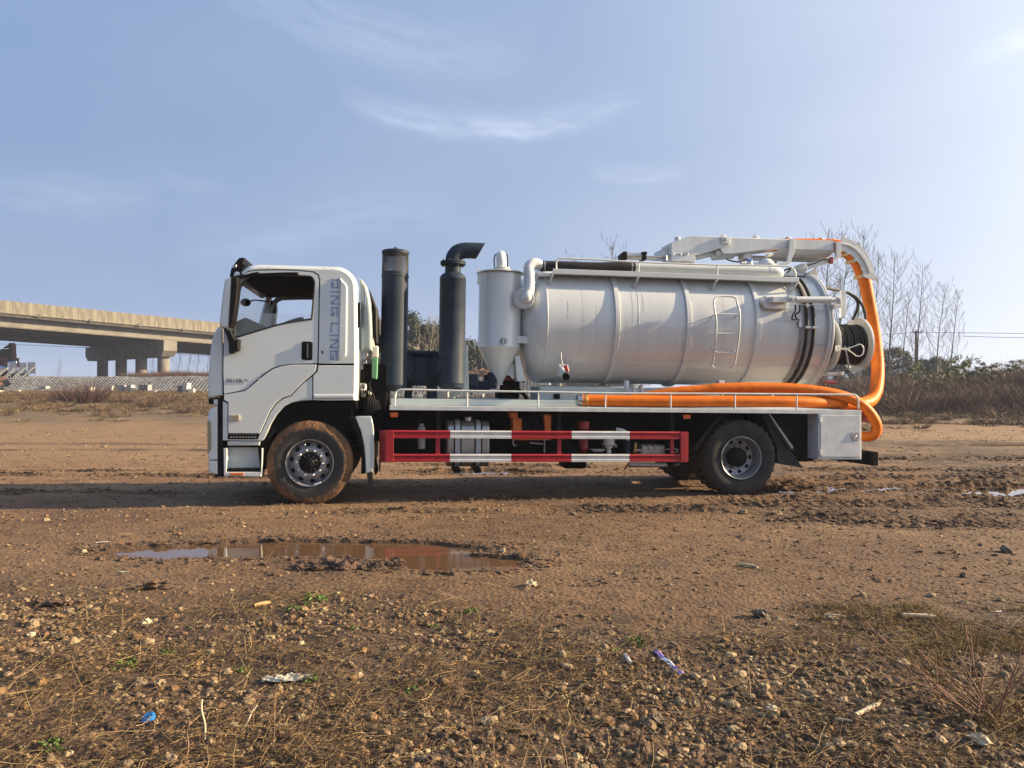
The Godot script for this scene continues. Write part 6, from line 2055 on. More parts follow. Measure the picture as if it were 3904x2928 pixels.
func hoses() -> void:
	# both hoses lie on the lorry, so they are built in its frame
	var base := Vector3(-2.5273, 0, -9.6)
	var turn := Vector3(0, deg_to_rad(8.26), deg_to_rad(-0.72))
	var s := thing("suction_hose", "orange ribbed hose hanging from the boom tip and lying along the deck to a coupling", "hose", base)
	s.rotation = turn
	var p := smooth(PackedVector3Array([Vector3(5.899, 3.685, -1.21), Vector3(6.317, 3.701, -1.21), Vector3(6.888, 3.74, -1.2), Vector3(7.45, 3.755, -1.16), Vector3(7.728, 3.74, -1.11), Vector3(7.823, 3.71, -1.105), Vector3(7.917, 3.655, -1.105), Vector3(7.997, 3.571, -1.105), Vector3(8.062, 3.472, -1.105), Vector3(8.117, 3.351, -1.105), Vector3(8.176, 3.234, -1.11), Vector3(8.282, 2.813, -1.13), Vector3(8.344, 2.536, -1.14), Vector3(8.377, 2.241, -1.12), Vector3(8.364, 1.944, -1.05), Vector3(8.299, 1.694, -0.95), Vector3(8.183, 1.505, -0.82), Vector3(8.007, 1.376, -0.68), Vector3(7.768, 1.327, -0.52), Vector3(7.499, 1.319, -0.4), Vector3(7.204, 1.334, -0.3), Vector3(6.87, 1.343, -0.22), Vector3(6.488, 1.346, -0.17), Vector3(5.983, 1.344, -0.15), Vector3(5.378, 1.341, -0.14), Vector3(4.955, 1.335, -0.13), Vector3(4.256, 1.332, -0.13), Vector3(3.559, 1.334, -0.13)]), 8)
	put("hose", ribbed(p, 0.079, 0.030, 0.009, 0.016, 0.62), mats.hose_orange, s)
	var m := MB.new()
	var c0 := Vector3(3.571, 1.333, -0.13)
	var c1 := Vector3(3.422, 1.337, -0.13)
	m.cyl(c1, c1 + (c0 - c1) * 0.30, 0.074, 28, 0.008)
	m.cyl(c1 + (c0 - c1) * 0.25, c1 + (c0 - c1) * 0.50, 0.080, 28, 0.006)
	put("coupling", m, mats.steel, s)
	m = MB.new()
	for k in [0.66, 0.80]:
		m.cyl(c1 + (c0 - c1) * k, c1 + (c0 - c1) * (k + 0.11), 0.083, 28, 0.005)
	put("hose_clamp", m, mats.brass, s)
	m = MB.new()
	m.cyl(c1 + (c0 - c1) * 0.48, c0 + (c0 - c1) * 0.1, 0.079, 28)
	put("hose_cuff", m, mats.hose_orange, s)
	var e := thing("discharge_hose", "thick orange ribbed hose on top of the deck hose, looping down round the rear locker", "hose", base)
	e.rotation = turn
	p = smooth(PackedVector3Array([Vector3(4.264, 1.35, -0.34), Vector3(4.496, 1.398, -0.33), Vector3(4.848, 1.46, -0.32), Vector3(5.263, 1.493, -0.31), Vector3(5.445, 1.518, -0.3), Vector3(5.927, 1.535, -0.29), Vector3(6.415, 1.536, -0.28), Vector3(6.777, 1.517, -0.26), Vector3(7.079, 1.48, -0.24), Vector3(7.32, 1.425, -0.22), Vector3(7.536, 1.333, -0.2), Vector3(7.702, 1.188, -0.2), Vector3(7.806, 1.023, -0.22), Vector3(7.795, 0.904, -0.24), Vector3(7.706, 0.858, -0.27), Vector3(7.597, 0.869, -0.31), Vector3(7.475, 0.879, -0.36)]), 8)
	put("hose", ribbed(p, 0.073, 0.030, 0.009), mats.hose_orange, e)


# ---------------------------------------------------------------- the place behind
func top_of(x: float, z: float) -> float:
	return height(x, z, z > -34.0)


func embankment() -> void:
	# hollow concrete blocks laid like a grid over the bank
	var e := thing("block_paved_bank", "long grey bank paved with hollow concrete blocks below the bridge", "embankment")
	var m := MB.new()
	var u := 0.27
	for s in [-1.0, 1.0]:
		m.box(Vector3(s * u * 0.39, 0.04, 0), Vector3(u * 0.20, 0.10, u), 0.0)
		m.box(Vector3(0, 0.04, s * u * 0.41), Vector3(u * 0.58, 0.10, u * 0.17), 0.0)
	var xs := []
	var cs := []
	var r := RandomNumberGenerator.new()
	r.seed = 12
	var slope := atan2(1.22, 3.2)
	for j in 12:
		var d := 60.05 + j * u * cos(slope)
		var x := -41.5
		while x < 3.6:
			x += u * 1.02
			var left := -39.6 - 0.1 * j + 0.3 * sin(j * 1.3)
			if x < left or x > 2.6 + 0.6 * sin(j * 1.9):
				continue
			var y := 1.25 + 1.22 * smoothstep(60.0, 63.2, d) + 0.02
			y = far_rise(minf(x, 1.2), d) + 0.015 + 0.03 * noise_b.get_noise_2d(x * 0.3, d)
			if x > -41.0 and r.randf() > 0.012:
				var tilt := atan2(far_rise(minf(x, 1.2), d + 0.1) - far_rise(minf(x, 1.2), d - 0.1), 0.2)
				xs.append(Transform3D(Basis(Vector3.RIGHT, tilt + r.randf_range(-0.07, 0.07)) * Basis(Vector3.UP, r.randf_range(-0.05, 0.05)), Vector3(x, top_of(minf(x, 1.2), -d) + 0.04 + r.randf_range(-0.01, 0.02), -d)))
				var k := r.randf_range(0.75, 1.12)
				cs.append(Color(0.20 * k, 0.205 * k, 0.205 * k))
	many("paving_blocks", m.mesh(), mats.tinted, xs, cs, e)
	m = MB.new()      # kerb along the crest
	var x := -39.0
	while x < 2.0:
		m.box(Vector3(x + 0.75, far_rise(minf(x, 1.2), 63.4) + 0.03, -63.45), Vector3(1.48, 0.12, 0.3), 0.01, Basis(Vector3.BACK, r.randf_range(-0.015, 0.015)))
		x += 1.5
	put("crest_kerb", m, mats.concrete_block, e)
	# heap of red earth at its left end and another behind the lorry
	for q in [[Vector3(-44.2, 0.9, -62.5), Vector3(4.6, 1.75, 2.5), "heap of orange earth at the left end of the block-paved bank"], [Vector3(-2.4, 2.2, -65.6), Vector3(2.4, 1.0, 1.4), "heap of dark red earth and leaves behind the cyclone"]]:
		m = MB.new()
		m.tinted = true
		var g := []
		for j in 22:
			var row := []
			for i in 44:
				var a := TAU * i / 44.0
				var b := PI / 2.0 * j / 21.0
				var k := 1.0 + 0.22 * noise_c.get_noise_3d(cos(a) * 2.0, sin(b) * 3.0, sin(a) * 2.0 + q[0].x)
				row.append(Vector3(cos(a) * cos(b) * q[1].x, sin(b) * q[1].y, sin(a) * cos(b) * q[1].z) * k)
			g.append(row)
		for j in 21:
			for i in 44:
				var k := 0.75 + 0.5 * noise_c.get_noise_2d(i * 0.3, j * 0.5)
				m.col = Color(0.17 * k, 0.082 * k, 0.040 * k)
				m.quad(g[j][i], g[j][(i + 1) % 44], g[j + 1][(i + 1) % 44], g[j + 1][i])
		var o := put("earth_heap", m, mats.tinted)
		o.position = q[0]
		tag(o, q[2], "earth heap", "", "thing")


func bridge() -> void:
	# local x along the carriageway (away to the right), z towards the camera's side
	var b := thing("road_bridge", "long weathered concrete road bridge on round columns crossing behind the cab", "bridge", Vector3(-49.86, 0, -75.0))
	var ux := Vector3(0.654, 0, -0.756)
	b.basis = Basis(ux, Vector3.UP, Vector3(0.756, 0, 0.654))
	var fall := -0.0307
	var yt := 10.26
	var s := -40.0
	mats.concrete_old.uv1_scale = Vector3(0.5, 0.08, 0.5)
	var i := 0
	while s < 150.0:
		var l := 5.0
		var y := yt + fall * (s + l / 2.0)
		var m := MB.new()
		m.box(Vector3(s + l / 2.0, y - 0.62 + 0.012 * sin(i * 2.3), -0.14), Vector3(l - 0.012, 1.22, 0.28), 0.015, Basis(Vector3.BACK, fall))
		m.box(Vector3(s + l / 2.0, y - 1.19, -0.10 + 0.012), Vector3(l - 0.012, 0.16, 0.30), 0.02, Basis(Vector3.BACK, fall))
		put("parapet_panel", m, mats.concrete_old, b)
		if i % 1 == 0:
			m = MB.new()
			var q := Vector3(s + 3.2, y - 1.22, 0.03)
			for k in 5:
				var a := rng.randf_range(-0.25, 0.25)
				m.box(q + Vector3(a, 0.10 - absf(a) * 0.7 + rng.randf_range(-0.08, 0.05), 0.035), Vector3(rng.randf_range(0.12, 0.28), rng.randf_range(0.10, 0.26), 0.03), 0.01)
			m.cyl(q + Vector3(0, -0.1, 0), q + Vector3(0, -0.1, 0.16), 0.07, 8)
			put("drain_outlet", m, mats.stain, b)
		s += l
		i += 1
	var m := MB.new()
	var mid := Vector3(55.0, yt + fall * 55.0, 0)
	var tilt := Basis(Vector3.BACK, fall)
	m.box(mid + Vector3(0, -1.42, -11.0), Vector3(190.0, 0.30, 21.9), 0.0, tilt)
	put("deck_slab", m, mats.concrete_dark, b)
	m = MB.new()
	m.box(mid + Vector3(0, -0.6, -22.0), Vector3(190.0, 1.2, 0.3), 0.0, tilt)
	put("far_parapet", m, mats.concrete_old, b)
	for k in 8:
		m = MB.new()
		var z := -0.95 - k * 2.84
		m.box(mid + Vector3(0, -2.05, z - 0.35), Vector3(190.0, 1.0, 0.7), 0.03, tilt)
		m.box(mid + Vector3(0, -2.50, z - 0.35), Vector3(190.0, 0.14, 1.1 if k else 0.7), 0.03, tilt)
		put("girder", m, mats.concrete_dark if k else mats.concrete_girder, b)  # inner girders take the tone with painted shade, the outer one stays pale
	for sp in [-33.2, -8.2, 16.8, 41.8, 66.8, 91.8, 116.8]:
		var y: float = yt + fall * sp - 2.62
		var g := top_of(-49.86 + ux.x * sp - 0.756 * 10.0, -75.0 + ux.z * sp - 0.654 * 10.0) - 0.4
		m = MB.new()
		var cap := PackedVector2Array([Vector2(-0.1, y), Vector2(-0.1, y - 1.18), Vector2(-0.75, y - 1.82), Vector2(-21.8, y - 1.82), Vector2(-22.6, y - 1.18), Vector2(-22.6, y)])
		m.ext(cap, -0.78, 0.78, 0.02, 1, Transform3D(Basis(Vector3(0, 0, 1), Vector3.UP, Vector3(1, 0, 0)), Vector3(sp, 0, 0)))
		put("pier_cap", m, mats.concrete_girder, b)
		for w in [1.8, 7.6, 13.3, 19.0]:
			m = MB.new()
			m.cyl(Vector3(sp, g, -w), Vector3(sp, y - 1.82, -w), 0.645, 32)
			put("column", m, mats.concrete_girder, b)
		for w in range(8):
			m = MB.new()
			m.box(Vector3(sp, y + 0.03, -1.3 - w * 2.84), Vector3(0.6, 0.10, 0.5), 0.01)
			put("bearing", m, mats.stain, b)


# ---------------------------------------------------------------- trees
func bare_tree(sd: int, tall: float, spread: float, steep: float, twigs: int) -> Array:
	var r := RandomNumberGenerator.new()
	r.seed = sd
	var trunk := MB.new()
	var crown := MB.new()
	var tp := PackedVector3Array()
	var tr := PackedFloat32Array()
	var lean := Vector3(r.randf_range(0.02, 0.09), 0, r.randf_range(-0.03, 0.03))
	var n := 14
	for i in n + 1:
		var k := float(i) / n
		tp.append(Vector3(0.05 * sin(k * 7.0 + sd), tall * k - 0.3, 0.05 * cos(k * 6.0 + sd)) + lean * tall * k * (0.6 + 0.4 * k))
		tr.append(lerpf(tall * 0.0082, 0.008, pow(k, 0.85)))
	trunk.tube(tp, tr, 7)
	var count := int(20 + tall * 1.6)
	for b in count:
		var k := lerpf(0.16, 0.97, pow(float(b) / count, 0.85))
		var at := tp[int(k * n)].lerp(tp[mini(int(k * n) + 1, n)], k * n - int(k * n))
		var a := b * 2.4 + r.randf_range(-0.5, 0.5)
		var l := spread * tall * (1.0 - k * 0.72) * r.randf_range(0.55, 1.1) * (0.7 + 0.3 * smoothstep(0.1, 0.3, k))
		var dir := Vector3(cos(a), steep * r.randf_range(0.5, 1.1), sin(a)).normalized()
		_branch(crown, at, dir, l, 0.0042 * l + 0.008, r, 2, twigs)
	return [trunk.mesh(), crown.mesh()]


func _branch(m: MB, at: Vector3, dir: Vector3, l: float, w: float, r: RandomNumberGenerator, depth: int, twigs: int) -> void:
	var p := PackedVector3Array([at])
	var rad := PackedFloat32Array([w])
	var d := dir
	var k := 6
	for i in k:
		d = (d + Vector3(r.randf_range(-0.05, 0.05), 0.15 * (1.0 if depth == 2 else 1.4), r.randf_range(-0.05, 0.05))).normalized()
		p.append(p[i] + d * l / k)
		rad.append(lerpf(w, 0.006, float(i + 1) / k))
	m.tube(p, rad, 4 if depth == 2 else 3, false, false)
	if depth > 0:
		for t in (twigs if depth == 2 else 2):
			var i := 1 + int(r.randf() * (k - 1))
			var a := r.randf() * TAU
			var side := Vector3(cos(a), 0.35, sin(a))
			_branch(m, p[i], (d * 0.9 + side * 0.55).normalized(), l * r.randf_range(0.25, 0.50), maxf(rad[i] * 0.65, 0.006), r, depth - 1, twigs)


func leafy(sd: int, size: Vector3, leaves: int, leaf: float, dark: Color, light: Color, lobes: int) -> ArrayMesh:
	# a crown of many small leaves gathered in clumps, with gaps between them
	var r := RandomNumberGenerator.new()
	r.seed = sd
	var m := MB.new()
	m.tinted = true
	var clumps := []
	for i in lobes:
		var a := r.randf() * TAU
		var h := r.randf()
		var q := sqrt(r.randf()) * (0.35 + 0.65 * sin(PI * clampf(h * 0.85 + 0.12, 0.0, 1.0)))
		clumps.append([Vector3(cos(a) * q * size.x, (0.06 + h * 0.92) * size.y, sin(a) * q * size.z), r.randf_range(0.12, 0.26), r.randf()])
	for i in leaves:
		var c: Array = clumps[r.randi() % lobes]
		var v := Vector3(r.randfn(), r.randfn() * 0.75, r.randfn())
		var at: Vector3 = c[0] + v * Vector3(size.x, size.y * 0.7, size.z) * float(c[1]) * 0.5
		if at.y < 0.0: at.y = -at.y
		var n := (v.normalized() + Vector3(r.randf_range(-0.6, 0.6), r.randf_range(-0.2, 0.9), r.randf_range(-0.6, 0.6))).normalized()
		var s := n.cross(Vector3(r.randf() - 0.5, r.randf() - 0.5, r.randf() - 0.5)).normalized()
		var u := n.cross(s)
		var l := leaf * r.randf_range(0.6, 1.3)
		m.col = dark.lerp(light, clampf(float(c[2]) * 0.6 + r.randf() * 0.5, 0.0, 1.0))
		m.quadn(at - u * l, at + s * l * 0.45, at + u * l, at - s * l * 0.45, n, n, n, n)
	return m.mesh()


func trees() -> void:
	var kinds := []
	for q in [[3, 12.0, 0.40, 0.55, 4], [8, 12.0, 0.34, 0.65, 4], [14, 12.0, 0.44, 0.45, 5], [21, 12.0, 0.30, 0.75, 4]]:
		kinds.append(bare_tree(q[0], q[1], q[2], q[3], q[4]))
	# photo position of the foot, depth, height, kind, label, turn
	var spots := [
		[3128, 57.0, 14.0, 0, "bare tree with the tallest crown, showing above the boom end"],
		[3188, 54.0, 12.9, 2, "bare tree standing just left of the vertical orange hose"],
		[3262, 56.0, 13.6, 1, "bare tree right behind the top of the curved hose guide"],
		[3318, 59.0, 12.4, 3, "slim bare tree between the hose guide and the forked tree"],
		[3386, 55.0, 11.6, 0, "bare tree immediately right of the hanging orange hose"],
		[3440, 66.0, 9.0, 3, "faint low bare tree right of the hanging orange hose"],
		[3496, 60.0, 11.3, 1, "tall bare tree beside the wooden utility pole"],
		[3566, 62.0, 9.3, 2, "bare tree second from the right end of the row"],
		[3624, 64.0, 9.2, 3, "rightmost bare tree of the row, leaning right"],
		[3070, 62.0, 12.0, 3, "bare tree partly hidden by the reel and tank door"],
		[3010, 64.0, 11.0, 2, "bare tree seen through the gap under the boom strut"],
		[2306, 46.0, 11.4, 1, "bare tree whose tip pokes up behind the black hose on the tank"],
		[2142, 50.0, 11.2, 3, "thin bare treetop above the front end of the walkway"],
		[2860, 52.0, 8.5, 3, "bare tree mostly hidden behind the rear of the tank"],
		[1622, 42.0, 6.0, 2, "small pale bare tree in front of the evergreens between the silencers"],
		[1810, 78.0, 5.6, 3, "faint bare tree between silencer and cyclone"],
		[224, 112.0, 4.2, 0, "faint far bare tree alone right of the sign boards"],
		[440, 104.0, 4.0, 3, "faint bare tree seen between the two left bridge columns"],
		[578, 98.0, 5.6, 1, "bare tree left of the sunlit bridge column"],
		[676, 100.0, 5.2, 2, "bare tree just right of the sunlit bridge column"],
		[716, 104.0, 5.6, 3, "pale bare tree midway between the sunlit column and the cab"],
		[752, 96.0, 6.4, 0, "darker bare tree close to the front of the cab"],
		[790, 101.0, 6.0, 1, "bare tree touching the cab front edge in view"]]
	var r := RandomNumberGenerator.new()
	r.seed = 5
	for q in spots:
		var x: float = (q[0] - 1952.0) / 2936.0 * q[1]
		var y := top_of(x, -q[1])
		var t := thing("bare_tree", q[4], "tree", Vector3(x, y - 0.1, -q[1]), "bare winter trees behind the yard", r.randf_range(-0.4, 0.4))
		var k: float = q[2] / 12.0 * 0.89
		t.scale = Vector3.ONE * k
		var bk: Material = mats.bark_pale if q[0] == 1622 else mats.bark
		put("trunk", kinds[q[3]][0], bk, t)
		put("branches", kinds[q[3]][1], bk, t)
	var dk := Color(0.004, 0.013, 0.004)
	var lt := Color(0.017, 0.040, 0.010)
	var ev := [leafy(31, Vector3(3.0, 5.4, 2.6), 9000, 0.13, dk, lt, 60), leafy(37, Vector3(2.4, 4.6, 2.4), 7000, 0.13, dk, lt, 44)]
	for q in [[1560, 72.0, 0, 1.10, "dark evergreen tree hidden half behind the left silencer"], [1650, 71.0, 1, 1.17, "dark evergreen tree between the two silencers"], [1720, 74.0, 0, 0.92, "dark evergreen tree hidden behind the right silencer"], [1796, 72.0, 1, 0.82, "low evergreen tree between silencer and cyclone"], [1880, 73.0, 0, 0.68, "low evergreen tree behind the cyclone cone"]]:
		var x: float = (q[0] - 1952.0) / 2936.0 * q[1]
		var t := thing("evergreen_tree", q[4], "tree", Vector3(x, top_of(x, -q[1]) - 0.1, -q[1]), "evergreen trees behind the silencers", q[0] * 1.0)
		t.scale = Vector3.ONE * q[3]
		put("crown", ev[q[2]], mats.leaf, t)
		var m := MB.new()
		m.cyl(Vector3(0, -0.3, 0), Vector3(0.1, 3.0, 0), 0.14, 8, 0.0, 0.06)
		put("trunk", m, mats.bark, t)
	for q in [[3265, 92.0, 0, 0.80, "distant dark evergreen just left of the hanging hose"], [3345, 96.0, 1, 1.0, "distant dark evergreen behind the hanging hose"], [3425, 90.0, 0, 0.86, "distant evergreen right of the hanging hose"], [3500, 95.0, 1, 0.85, "distant evergreen at the foot of the utility pole"], [3560, 92.0, 0, 0.70, "distant rounded evergreen right of the utility pole"], [3600, 98.0, 1, 0.80, "rightmost distant evergreen, behind the leaning bare tree"], [3180, 94.0, 1, 0.75, "distant evergreen seen below the hose reel"], [3100, 94.0, 0, 0.7, "distant evergreen seen just under the tank door"]]:
		var x: float = (q[0] - 1952.0) / 2936.0 * q[1]
		var t := thing("evergreen_tree", q[4], "tree", Vector3(x, 1.0, -q[1]), "distant evergreens at the right", q[0] * 1.0)
		t.scale = Vector3.ONE * q[3] * 1.12
		put("crown", ev[q[2]], mats.leaf, t)
		var m := MB.new()
		m.cyl(Vector3(0, -0.3, 0), Vector3(0.1, 3.0, 0), 0.14, 8, 0.0, 0.06)
		put("trunk", m, mats.bark, t)


func twig_clump(sd: int, count: int, tall: float, wide: float, w: float, lo: Color, hi: Color, droop: float) -> ArrayMesh:
	var r := RandomNumberGenerator.new()
	r.seed = sd
	var m := MB.new()
	m.tinted = true
	for i in count:
		var a := r.randf() * TAU
		var out := Vector3(cos(a), 0, sin(a))
		var p := out * wide * 0.35 * r.randf()
		var l := tall * r.randf_range(0.45, 1.1)
		var d := (Vector3.UP + out * r.randf_range(0.05, 0.8) * wide / tall).normalized()
		var side := d.cross(Vector3(r.randf() - 0.5, 0.1, r.randf() - 0.5)).normalized()
		m.col = lo.lerp(hi, r.randf())
		var k := 3
		var ww := w * r.randf_range(0.6, 1.3)
		for s in k:
			var e := p + d * l / k
			var w0 := ww * (1.0 - float(s) / k)
			var w1 := ww * (1.0 - float(s + 1) / k) + 0.0005
			m.quad(p - side * w0, p + side * w0, e + side * w1, e - side * w1)
			p = e
			d = (d + out * droop * r.randf() + Vector3(r.randf_range(-0.2, 0.2), -droop * 0.5, r.randf_range(-0.2, 0.2))).normalized()
	return m.mesh()


func brush() -> void:
	var r := RandomNumberGenerator.new()
	r.seed = 77
	# dry grass over the far field
	var kinds := [twig_clump(1, 46, 0.34, 0.5, 0.010, Color(0.150, 0.104, 0.055), Color(0.085, 0.060, 0.033), 0.35), twig_clump(2, 40, 0.26, 0.55, 0.010, Color(0.165, 0.122, 0.066), Color(0.075, 0.060, 0.032), 0.45)]
	for k in 2:
		var xs := []
		var cs := []
		while xs.size() < 5200:
			var d := r.randf_range(25.0, 59.0)
			var x := r.randf_range(-0.78, 0.78) * d
			var den := smoothstep(33.0 if x < 0.0 else 25.0, 42.0, d + 7.0 * noise_b.get_noise_2d(x * 0.12, d * 0.2))
			if x > -2.0: den *= 0.85
			if r.randf() > den or noise_b.get_noise_2d(x * 0.35 + 50.0, d * 0.6) < -0.12:
				continue
			var s := r.randf_range(0.6, 1.35)
			xs.append(Transform3D(Basis(Vector3.UP, r.randf() * TAU).scaled(Vector3(s * 1.3, s * r.randf_range(0.5, 1.1), s * 1.3)), Vector3(x, top_of(x, -d) - 0.02, -d)))
			var t := r.randf_range(0.8, 1.2)
			cs.append(Color(t, t * r.randf_range(0.94, 1.03), t))
		var o := many("dry_grass", kinds[k], mats.blade, xs, cs)
		tag(o, "tall dry yellow grass over the field behind the yard" if k == 0 else "low bent dry grass between the taller tufts of the field", "grass", "", "stuff")
	# tangled brown brush on the mound at the right
	var b := [twig_clump(5, 80, 1.25, 1.5, 0.012, Color(0.075, 0.050, 0.038), Color(0.150, 0.105, 0.076), 0.40), twig_clump(6, 80, 0.85, 1.7, 0.012, Color(0.110, 0.070, 0.048), Color(0.200, 0.142, 0.096), 0.60)]
	for k in 2:
		var xs := []
		var cs := []
		while xs.size() < 1500:
			var d := r.randf_range(35.0, 56.0)
			var x := r.randf_range(8.0, 40.0)
			if x / d < 0.26 or x / d > 0.85 or r.randf() > smoothstep(35.0, 39.0, d - 2.0 * noise_b.get_noise_2d(x * 0.2, 1.0)):
				continue
			var s := r.randf_range(0.45, 1.1) * clampf(0.85 + 1.3 * noise_b.get_noise_2d(x * 0.35, d * 0.35 + 90.0), 0.35, 1.4)
			xs.append(Transform3D(Basis(Vector3.UP, r.randf() * TAU).scaled(Vector3(s * 1.25, s, s * 1.25)), Vector3(x, top_of(x, -d) - 0.05, -d)))
			var t := r.randf_range(0.7, 1.25)
			cs.append(Color(t, t, t * r.randf_range(0.92, 1.05)))
		var o := many("brush", b[k], mats.blade, xs, cs)
		tag(o, "upright tangled brown brush over the mound at the right" if k == 0 else "drooping reddish-brown brambles over the mound at the right", "brush", "", "stuff")
	# leafy shrubs on the mound
	var lv := [leafy(51, Vector3(1.1, 1.9, 1.0), 1500, 0.075, Color(0.060, 0.070, 0.022), Color(0.19, 0.18, 0.055), 26), leafy(53, Vector3(1.5, 1.3, 1.2), 1500, 0.075, Color(0.055, 0.050, 0.022), Color(0.15, 0.125, 0.05), 26)]
	var st := twig_clump(9, 40, 1.7, 1.2, 0.012, Color(0.08, 0.06, 0.045), Color(0.14, 0.10, 0.075), 0.2)
	for q in [[3498, 50.0, 0, 0.95, "upright yellow-green shrub at the foot of the utility pole"], [3640, 49.0, 0, 1.05, "taller yellow-green shrub below the leaning bare tree"], [3705, 51.0, 0, 1.0, "yellow-green shrub third from the right edge"], [3775, 48.0, 1, 1.0, "rounded yellow-green shrub second from the right edge"], [3880, 49.0, 1, 0.9, "low brownish shrub at the right edge of the mound"], [3440, 47.0, 1, 0.8, "olive shrub halfway between hose and utility pole"], [3560, 46.0, 1, 0.9, "brown-green shrub in front of the distant rounded evergreen"]]:
		var x: float = (q[0] - 1952.0) / 2936.0 * q[1]
		var t := thing("shrub", q[4], "shrub", Vector3(x, top_of(x, -q[1]) + 0.15, -q[1]), "leafy shrubs on the mound", q[0] * 0.7)
		t.scale = Vector3.ONE * q[3]
		put("foliage", lv[q[2]], mats.leaf, t)
		put("stems", st, mats.blade, t)
	# reddish leafless shrubs in the grass at the left
	var rs := [twig_clump(61, 260, 1.6, 1.9, 0.011, Color(0.046, 0.023, 0.019), Color(0.095, 0.054, 0.038), 0.25), twig_clump(62, 220, 1.25, 2.0, 0.010, Color(0.055, 0.030, 0.023), Color(0.11, 0.066, 0.045), 0.35)]
	for q in [[225, 44.0, 1, 1.0, "low reddish bush, left of the two big ones in the grass"], [256, 43.0, 0, 0.92, "dark reddish bush left of the biggest bush"], [318, 42.5, 0, 1.2, "biggest dark red-brown leafless bush in the grass"], [352, 43.0, 0, 1.05, "reddish bush leaning on the biggest bush"], [388, 43.5, 1, 0.9, "spiky small bush right of the biggest bush"], [130, 46.0, 1, 0.9, "pale low bush near the left edge of the grass"], [560, 41.0, 1, 0.9, "spiky reddish bush in the grass before the bank"], [636, 44.0, 1, 0.8, "small dark bush nearest the cab front"], [700, 37.0, 1, 0.6, "low grey bush in the sand left of the cab"], [470, 43.0, 1, 0.7, "tiny brown bush midway along the grass strip"]]:
		var x: float = (q[0] - 1952.0) / 2936.0 * q[1]
		var o := put("bush", rs[q[2]], mats.blade)
		o.position = Vector3(x, top_of(x, -q[1]) - 0.03, -q[1])
		o.rotation.y = q[0] * 0.9
		o.scale = Vector3.ONE * q[3]
		tag(o, q[4], "bush", "leafless bushes in the grass at left")
	# weeds along the foot of the bridge columns
	var xs := []
	var cs := []
	for i in 900:
		var d := r.randf_range(64.0, 88.0)
		var x := r.randf_range(-0.50, -0.36) * d
		if r.randf() > 0.35 + 1.0 * smoothstep(-0.49, -0.44, x / d):
			continue
		var s := r.randf_range(0.3, 0.8)
		xs.append(Transform3D(Basis(Vector3.UP, r.randf() * TAU).scaled(Vector3(s, s, s)), Vector3(x, top_of(x, -d) - 0.05, -d)))
		cs.append(Color.WHITE * r.randf_range(0.8, 1.2))
	tag(many("weeds", rs[1], mats.blade, xs, cs), "dark red-brown weeds along the crest at the sunlit column", "weeds", "", "stuff")


